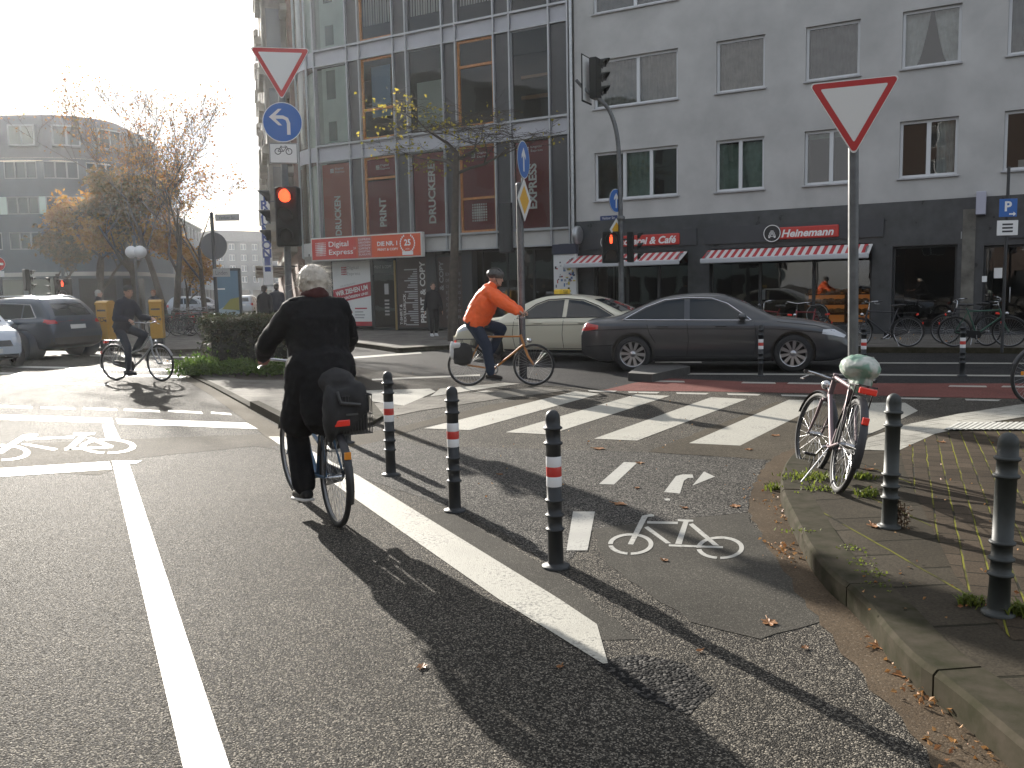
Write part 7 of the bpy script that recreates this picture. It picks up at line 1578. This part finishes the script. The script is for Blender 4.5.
def hand(mb, wrist, g, axis, side):
    """grip: palm over a bar at g along axis, four unequal fingers curled round it and a thumb beneath"""
    d = (g - wrist).normalized(); a = V(axis).normalized(); up = a.cross(d); up = up if up.z > 0 else -up; up.normalize(); d = (a.cross(up)); d = d if d.dot(g - wrist) > 0 else -d
    c = g + up * .024 - d * .012; M = Matrix((d, a, up)).transposed().to_4x4(); M.translation = c; mb.ball((0, 0, 0), (.048, .042, .017), 14, 0, M); cap_(mb, wrist, c - d * .02, .027, .024)
    for i, l in enumerate((.92, 1.05, 1.0, .8)):
        o = a * (.030 - .020 * i) * side; k0 = c + o + d * .040; k1 = k0 + d * .022 * l - up * .016; k2 = k1 - up * .026 * l - d * .004; k3 = k2 - d * .022 * l - up * .004
        cap_(mb, k0, k1, .0092, .0088, 8); cap_(mb, k1, k2, .0088, .008, 8); cap_(mb, k2, k3, .008, .007, 8)
    b0 = c + a * .034 * side - d * .012; b1 = b0 + a * .012 * side + d * .022 - up * .018; b2 = b1 + d * .018 - up * .020 - a * .010 * side; cap_(mb, b0, b1, .0115, .010, 8); cap_(mb, b1, b2, .010, .008, 8)
def relaxed_hand(mb, wrist, d, side):
    d = V(d).normalized(); n = V((0, 1, 0)) * side; a = d.cross(n).normalized(); M = Matrix((d, a, n)).transposed().to_4x4(); M.translation = wrist + d * .055; mb.ball((0, 0, 0), (.05, .038, .015), 12, 0, M)
    for i, l in enumerate((.9, 1.05, 1, .8)):
        k0 = wrist + d * .095 + a * (-.028 + .019 * i); k1 = k0 + d * .034 * l - n * .006; k2 = k1 + d * .024 * l - n * .016; cap_(mb, k0, k1, .0085, .008, 6); cap_(mb, k1, k2, .008, .007, 6)
    b0 = wrist + d * .04 - a * .034; cap_(mb, b0, b0 + d * .035 - a * .016 - n * .01, .011, .009, 6)
def person(name, label, loc, rz, J, S, group=None, lean=0.0):
    t = empty(name, loc, 0, label, 'person', group, rot=(lean, 0, rz)); vx = S.get('vox', .009)
    hip, sh = V(J['hip']), V(J['sh']); up = (sh - hip).normalized(); F = V(J.get('fwd', (1, 0, 0))); k = S.get('k', 1.0)
    hd = V(J['head']); Mh = T(*hd) @ RZ(J.get('yaw', 0)) @ RY(J.get('nod', 0)) @ Matrix.Scale(S.get('hscale', 1.0), 4); side = up.cross(F).normalized(); sw = S.get('sw', .185)
    SH = [sh - side * sw * -1 - up * .035, sh - side * sw - up * .035]           # left, right
    HP = [hip + side * .085, hip - side * .085]; W_ = [V(J['wl']), V(J['wr'])]; A_ = [V(J['al']), V(J['ar'])]; ua, fa, th, shn = S.get('arm', (.30, .265, .44, .43))
    EL = [ik(SH[i], W_[i], ua, fa, J.get('epole', ((-.2, 1, -.6), (-.2, -1, -.6)))[i]) for i in (0, 1)]
    KN = [ik(HP[i], A_[i], th, shn, J.get('kpole', ((1, .08, .3), (1, -.08, .3)))[i]) for i in (0, 1)]
    TO = [V(J.get('tl', (1, 0, -.05))).normalized(), V(J.get('tr', (1, 0, -.05))).normalized()]
    # body: one continuous skin
    mb = MB(); torso(mb, hip, sh, F, .86 * k); nb = sh + up * .01; cap_(mb, nb, Mh @ V((-.015, 0, -.07)), .062, .055)
    mb.ball((-.005, 0, .012), (.098, .076, .105), 20, 0, Mh); mb.ball((.022, 0, -.058), (.066, .058, .062), 16, 0, Mh); mb.ball((.072, 0, -.092), (.022, .028, .02), 10, 0, Mh)      # cranium, jaw, chin
    mb.ball((.098, 0, -.012), (.014, .011, .028), 10, 0, Mh); mb.ball((.106, 0, -.028), (.016, .015, .012), 10, 0, Mh); mb.ball((.084, 0, .024), (.016, .055, .012), 10, 0, Mh); mb.ball((.088, 0, -.060), (.012, .026, .009), 10, 0, Mh)
    for s in (-1, 1): mb.ball((-.006, s * .078, -.012), (.020, .010, .032), 10, 0, Mh)
    for i in (0, 1):
        cap_(mb, SH[i], EL[i], .046, .038, 12, .004); cap_(mb, EL[i], W_[i], .037, .026, 12, .005); cap_(mb, HP[i], KN[i], .082, .052); cap_(mb, KN[i], A_[i], .05, .034, 12, .008); cap_(mb, A_[i], A_[i] + TO[i] * .09 - V((0, 0, .04)), .03, .022)
        if J.get('g'): hand(mb, W_[i], V(J['g'][i]), J.get('gaxis', ((.25, 1, 0), (.25, -1, 0)))[i], -1 if i == 0 else 1)
        else: relaxed_hand(mb, W_[i], W_[i] - EL[i], 1 if i == 0 else -1)
    fused(mb, 'body', [S.get('skin', SKIN)], t, vx, 2)
    mb = MB()
    for s in (-1, 1): mb.ball((.086, s * .031, .008), (.010, .012, .007), 8, 0, Mh)
    mb.build('eyes', [EYEM], t)
    # trousers
    mb = MB(); tr_ = S.get('tr', 1.0); fwd_ = F
    Mp = Matrix((side.cross(up), side, up)).transposed().to_4x4(); Mp.translation = hip; mb.ball((0, 0, .02), (.138 * tr_, .178 * tr_, .13), 18, 0, Mp)
    for i in (0, 1): cap_(mb, HP[i] + V((0, 0, .01)), KN[i], .098 * tr_, .070 * tr_, 14); cap_(mb, KN[i], A_[i] + (KN[i] - A_[i]).normalized() * .03, .068 * tr_, .054 * tr_ * S.get('hem', 1), 14, .004)
    fused(mb, 'trousers', [S['trm']], t, vx, 3, .006, 11)
    # shoes
    for i in (0, 1):
        mb = MB(); T_ = TO[i]; q = A_[i] - V((0, 0, .045)); cap_(mb, q - T_ * .055, q + T_ * .05, .045, .043); cap_(mb, q + T_ * .05, q + T_ * .16 - V((0, 0, .008)), .043, .036); cap_(mb, A_[i] + V((0, 0, .03)), q, .050, .046); sh_ = fused(mb, 'shoe', [S.get('shm', BK['black'])], t, .009, 2)
        mb = MB(); sd = T_.cross(V((0, 0, 1))).normalized(); n_ = sd.cross(T_); Ms = Matrix((T_, sd, n_)).transposed().to_4x4(); Ms.translation = q + T_ * .05; mb.box((0, 0, -.040), (.28, .085, .022), 0, Ms, .01); mb.build('sole', [S.get('solem', BK['black'])], sh_)
    # jacket or coat
    mb = MB(); jk = S.get('jk', 1.0); h0 = hip + up * S.get('hemup', .02); torso(mb, h0, sh + up * .01, F, 1.08 * jk * k, S.get('jw', (.185, .175, .185, .195, .155)), S.get('jd', (.15, .145, .145, .138, .10)))
    cap_(mb, sh + up * .0, sh + up * .055, .092, .078)
    if S.get('hood'): mb.ball(sh + up * .07 - F * .06, (.095, .12, .06), 14); cap_(mb, sh + up * .02, sh + up * .10, .10, .088)
    for i in (0, 1):
        sl = S.get('sl', 1.0); cap_(mb, SH[i] + (SH[1 - i] - SH[i]) * .1, EL[i], .082 * sl, .063 * sl, 14, .004); cap_(mb, EL[i], W_[i] + (EL[i] - W_[i]).normalized() * .015, .062 * sl, .046 * sl, 14, .006)
    if S.get('coat'):
        for i in (0, 1): cap_(mb, HP[i] + V((-.02, 0, .06)), HP[i] + (KN[i] - HP[i]) * S['coat'] + V((-.02, 0, -.02)), .16, .135, 16)
        cap_(mb, hip + V((-.05, 0, .05)), hip + V((-.10, 0, -.24)), .19, .18, 18)
    jo = fused(mb, S.get('jname', 'jacket'), [S['jm']], t, vx, 3, S.get('fold', .010), S.get('fs', 9))
    # hair or headgear
    hs = S.get('hair', 'short'); mb = MB()
    if hs == 'helmet':
        mb.ball((-.012, 0, .062), (.136, .106, .088), 20, 0, Mh); fused(mb, 'helmet', [S['hm']], t, .01, 2)
        mb = MB()
        for y in (-.05, 0, .05): mb.tube([Mh @ V((.10 * math.cos(a) - .012, y, .066 + .088 * math.sin(a))) for a in [R(20 + 17 * j) for j in range(9)]], .012, 6)
        for s in (-1, 1): mb.tube([Mh @ V((0, s * .085, .03)), Mh @ V((.035, s * .07, -.06)), Mh @ V((.055, 0, -.115))], .005, 5)
        mb.build('helmet_strap', [S.get('hm2', BK['black'])], t)
    elif hs == 'cap': mb.ball((-.008, 0, .05), (.108, .088, .075), 18, 0, Mh); mb.ball((-.01, 0, .02), (.106, .086, .04), 16, 0, Mh); fused(mb, 'knit_cap', [S['hm']], t, .01, 2, .003, 30)
    else:
        rr = random.Random(5); full = S.get('full', 1.0)
        mb.ball((-.022, 0, .035), (.102 * full, .088 * full, .092 * full), 18, 0, Mh); mb.ball((-.06, 0, -.02), (.062, .078, .075), 14, 0, Mh)
        if hs == 'tousled':
            for i in range(70):
                az = rr.uniform(0, 2 * PI); el = rr.uniform(-.5, 1.4); dv = V((math.cos(az) * math.cos(el), math.sin(az) * math.cos(el), math.sin(el)))
                if dv.x > .55 and dv.z < .5: continue
                p0 = V((-.024, 0, .03)) + V((dv.x * .10, dv.y * .085, dv.z * .09)); cap_(mb, Mh @ p0, Mh @ (p0 + dv * rr.uniform(.012, .030) + V((0, 0, -.012))), .017, .008, 6)
        fused(mb, 'hair', [S['hm']], t, .008, 1, .006, 40)
        if hs == 'tousled':                                  # loose strands that catch the sun
            mb = MB()
            for i in range(420):
                az = rr.uniform(0, 2 * PI); el = rr.uniform(-.35, 1.5); dv = V((math.cos(az) * math.cos(el), math.sin(az) * math.cos(el), math.sin(el)))
                if dv.x > .6 and dv.z < .5: continue
                p0 = V((-.024, 0, .032)) + V((dv.x * .102, dv.y * .09, dv.z * .094)); w_ = V((rr.gauss(0, .5), rr.gauss(0, .5), rr.gauss(-.1, .4))); l = rr.uniform(.025, .06); mb.tube([Mh @ p0, Mh @ (p0 + (dv * .7 + w_ * .5) * l * .5), Mh @ (p0 + (dv * .6 + w_ + V((0, 0, -.35))) * l)], [.0016, .0014, .0006], 3, caps=False)
            mb.build('loose_hair', [S['hm']], t)
    return t, dict(SH=SH, EL=EL, KN=KN, HP=HP, Mh=Mh, up=up, side=side, hip=hip, sh=sh)
def cloth(n, c, r=.85, b=.003, bs=35): return pm(n, c, r, var=.12, vscale=9, bump=b, bscale=bs, spec=.15)
# --- the near rider, seen from behind
cb = cloth('black wool coat', (.011, .011, .012)); tb_ = cloth('black trousers', (.011, .011, .012))
g = [V(jM['grips'][1]), V(jM['grips'][0])]; pd = jM['peds']
pR, pL = pd[0] + V((-.03, 0, .10)), pd[1] + V((-.05, .0, .10))
hipM = V((jM['sad'].x + .03, 0, 1.03))
JM = dict(hip=hipM, sh=V((.30, 0, 1.52)), head=V((.37, 0, 1.655)), nod=R(12), wl=g[0] + V((-.085, .015, .03)), wr=g[1] + V((-.085, -.015, .03)), g=g, al=pL, ar=pR, epole=((-.5, .75, -.6), (-.5, -.45, -.7)), kpole=((1, .35, .3), (1, -.25, .3)), tl=(1, .12, -.12), tr=(1, -.05, .05))
pm2_ = pm_ + V((-.03, 0, 0))
pM, mM = person('person', 'person with grey tousled hair in a long black coat riding away from the viewer', pm_, HM, JM, dict(jm=cb, trm=tb_, hm=pm('grey blond hair', (.52, .47, .40), .55, var=.2, vscale=30), hair='tousled', jname='coat', coat=.78, skin=SKIN2, shm=cloth('black shoe leather', (.02, .02, .02), .45), solem=pm('light shoe sole', (.55, .53, .5), .6), jk=1.12, sl=1.12, sw=.195, vox=.009, fold=.014, hem=1.4, tr=1.12, full=1.16, hscale=1.06))
mb = MB(); Mh = mM['Mh']; c = V(JM['sh']) + mM['up'] * .075; mb.ring((0, 0, 0), .068, .034, 24, 10, 0, T(*c) @ RX(PI / 2) @ RY(R(0))); mb.ball((-.02, 0, .02), (.08, .075, .05), 14, 0, T(*c)); fused(mb, 'scarf', [cloth('dusty red scarf', (.07, .03, .028))], pM, .01, 2, .008, 22)
mb = MB()
for s in (-1, 1): q = V(JM['sh']) + V((-.03, s * .14, .045)); mb.box(q, (.05, .11, .014), 0, None, .005)
mb.build('epaulette', [cb], pM)
# --- rider in orange
org = pm('orange padded jacket', (.85, .115, .015), .6, var=.08, vscale=6, bump=.012, bscale=16); jn = cloth('dark blue jeans', (.022, .032, .055), .85, .002, 60)
g = [V(jO['grips'][1]), V(jO['grips'][0])]; pd = jO['peds']
JO = dict(hip=V((.13, 0, 1.06)), sh=V((.41, 0, 1.60)), head=V((.51, 0, 1.80)), nod=R(6), wl=g[0] + V((-.075, 0, .04)), wr=g[1] + V((-.075, 0, .04)), g=g, al=pd[1] + V((-.05, 0, .10)), ar=pd[0] + V((-.05, 0, .10)), epole=((-.4, .3, -.8), (-.4, -.3, -.8)), tl=(1, 0, -.25), tr=(1, 0, -.12))
JO['hip'] = V((.12, 0, 1.06))
person('person', 'cyclist in a bright orange jacket and camouflage helmet crossing by the zebra', G(468.5, 386), HO, JO, dict(jm=org, trm=jn, hair='helmet', hm=pm('helmet pattern', (.015, .015, .015), .45, col2=(.09, .085, .08), vscale=22), hm2=BK['black'], shm=cloth('dark boots', (.03, .026, .024), .6), jk=1.24, sl=1.5, tr=1.34, fold=.020, fs=8, hood=True, hscale=1.1, arm=(.31, .28, .46, .45), vox=.009, jw=(.18, .185, .2, .2, .16), jd=(.15, .165, .17, .155, .11), hemup=-.0))
# --- rider in dark blue
nv = cloth('navy jacket', (.022, .025, .038)); g = [V(jB['grips'][1]), V(jB['grips'][0])]; pd = jB['peds']
JB = dict(hip=V((jB['sad'].x + .02, 0, 1.02)), sh=V((.36, 0, 1.53)), head=V((.44, 0, 1.73)), yaw=R(-25), nod=R(4), wl=g[0] + V((-.08, 0, .05)), wr=g[1] + V((-.08, 0, .05)), g=g, al=pd[1] + V((-.05, 0, .10)), ar=pd[0] + V((-.05, 0, .10)), epole=((-.3, .4, -.8), (-.3, -.4, -.8)))
pB, _ = person('person', 'cyclist in a dark blue jacket and knit cap riding a silver bicycle', G(116.5, 380.5), HB, JB, dict(jm=nv, trm=cloth('slate trousers', (.035, .042, .055)), hair='cap', hm=cloth('dark knit cap', (.03, .03, .034)), jk=1.0, sl=1.1, vox=.010))
# --- people on foot
def walker(px, rz, label, jm, trm, hair, hm, zz=.12, h=1.0, stride=.22, dist=None, vox=.014, **kw):
    if dist: p = D(px[0], px[1], dist); p.z = zz
    else: p = G(px[0], px[1], zz)
    J = dict(hip=V((0, 0, .93)), sh=V((.01, 0, 1.47)), head=V((.04, 0, 1.67)), wl=V((.14, .27, .86)), wr=V((-.10, -.27, .86)), al=V((-stride, .09, .10)), ar=V((stride, -.09, .09)), epole=((-1, .2, 0), (-1, -.2, 0)), kpole=((1, 0, 0), (1, 0, 0))); J.update(kw.pop('J', {}))
    t, _ = person('person', label, p, rz, J, dict(jm=jm, trm=trm, hair=hair, hm=hm, vox=vox, fold=.006, **kw), 'people on foot'); t.scale = (h, h, h); return t
dk = cloth('dark parka', (.018, .018, .021)); DH = pm('dark brown hair', (.04, .028, .02), .6)
walker((434, 336), R(-70), 'person in dark clothes and white trainers standing before the print shop window', dk, cloth('black jogging trousers', (.016, .016, .018)), 'short', DH, shm=pm('white trainer', (.6, .6, .6), .5), solem=pm('white sole', (.62, .62, .62), .5), stride=.06)
walker((266, 330), R(80), 'person in a black jacket walking behind the hedge', dk, tb_, 'short', DH, dist=27, zz=.12)
walker((278, 326), R(95), 'taller dark dressed person walking away near the old stone house', nv, tb_, 'short', DH, dist=30, h=1.05)
walker((101, 345), R(20), 'grey haired person in dark coat beside the suv', dk, tb_, 'short', pm('grey hair', (.4, .38, .35), .6), dist=29, zz=.1)
walker((157, 345), R(-100), 'person with red brown hair behind the second post box', nv, tb_, 'short', pm('auburn hair', (.2, .07, .03), .6), dist=33, zz=.1)
# ------------------------------------------------------------------ sunlit autumn haze in the air
mb = MB(); mb.box((0, 600, 10), (1820, 1820, 22)); hz = mb.build('haze', [], kind='stuff')
m, nt = nt_new('thin haze'); L = nt.links; out = N(nt, 'ShaderNodeOutputMaterial'); pv = N(nt, 'ShaderNodeVolumePrincipled'); pv.inputs['Color'].default_value = (.95, .97, 1, 1); pv.inputs['Density'].default_value = .0003; pv.inputs['Anisotropy'].default_value = .72; L.new(pv.outputs[0], out.inputs['Volume']); hz.data.materials.append(m)
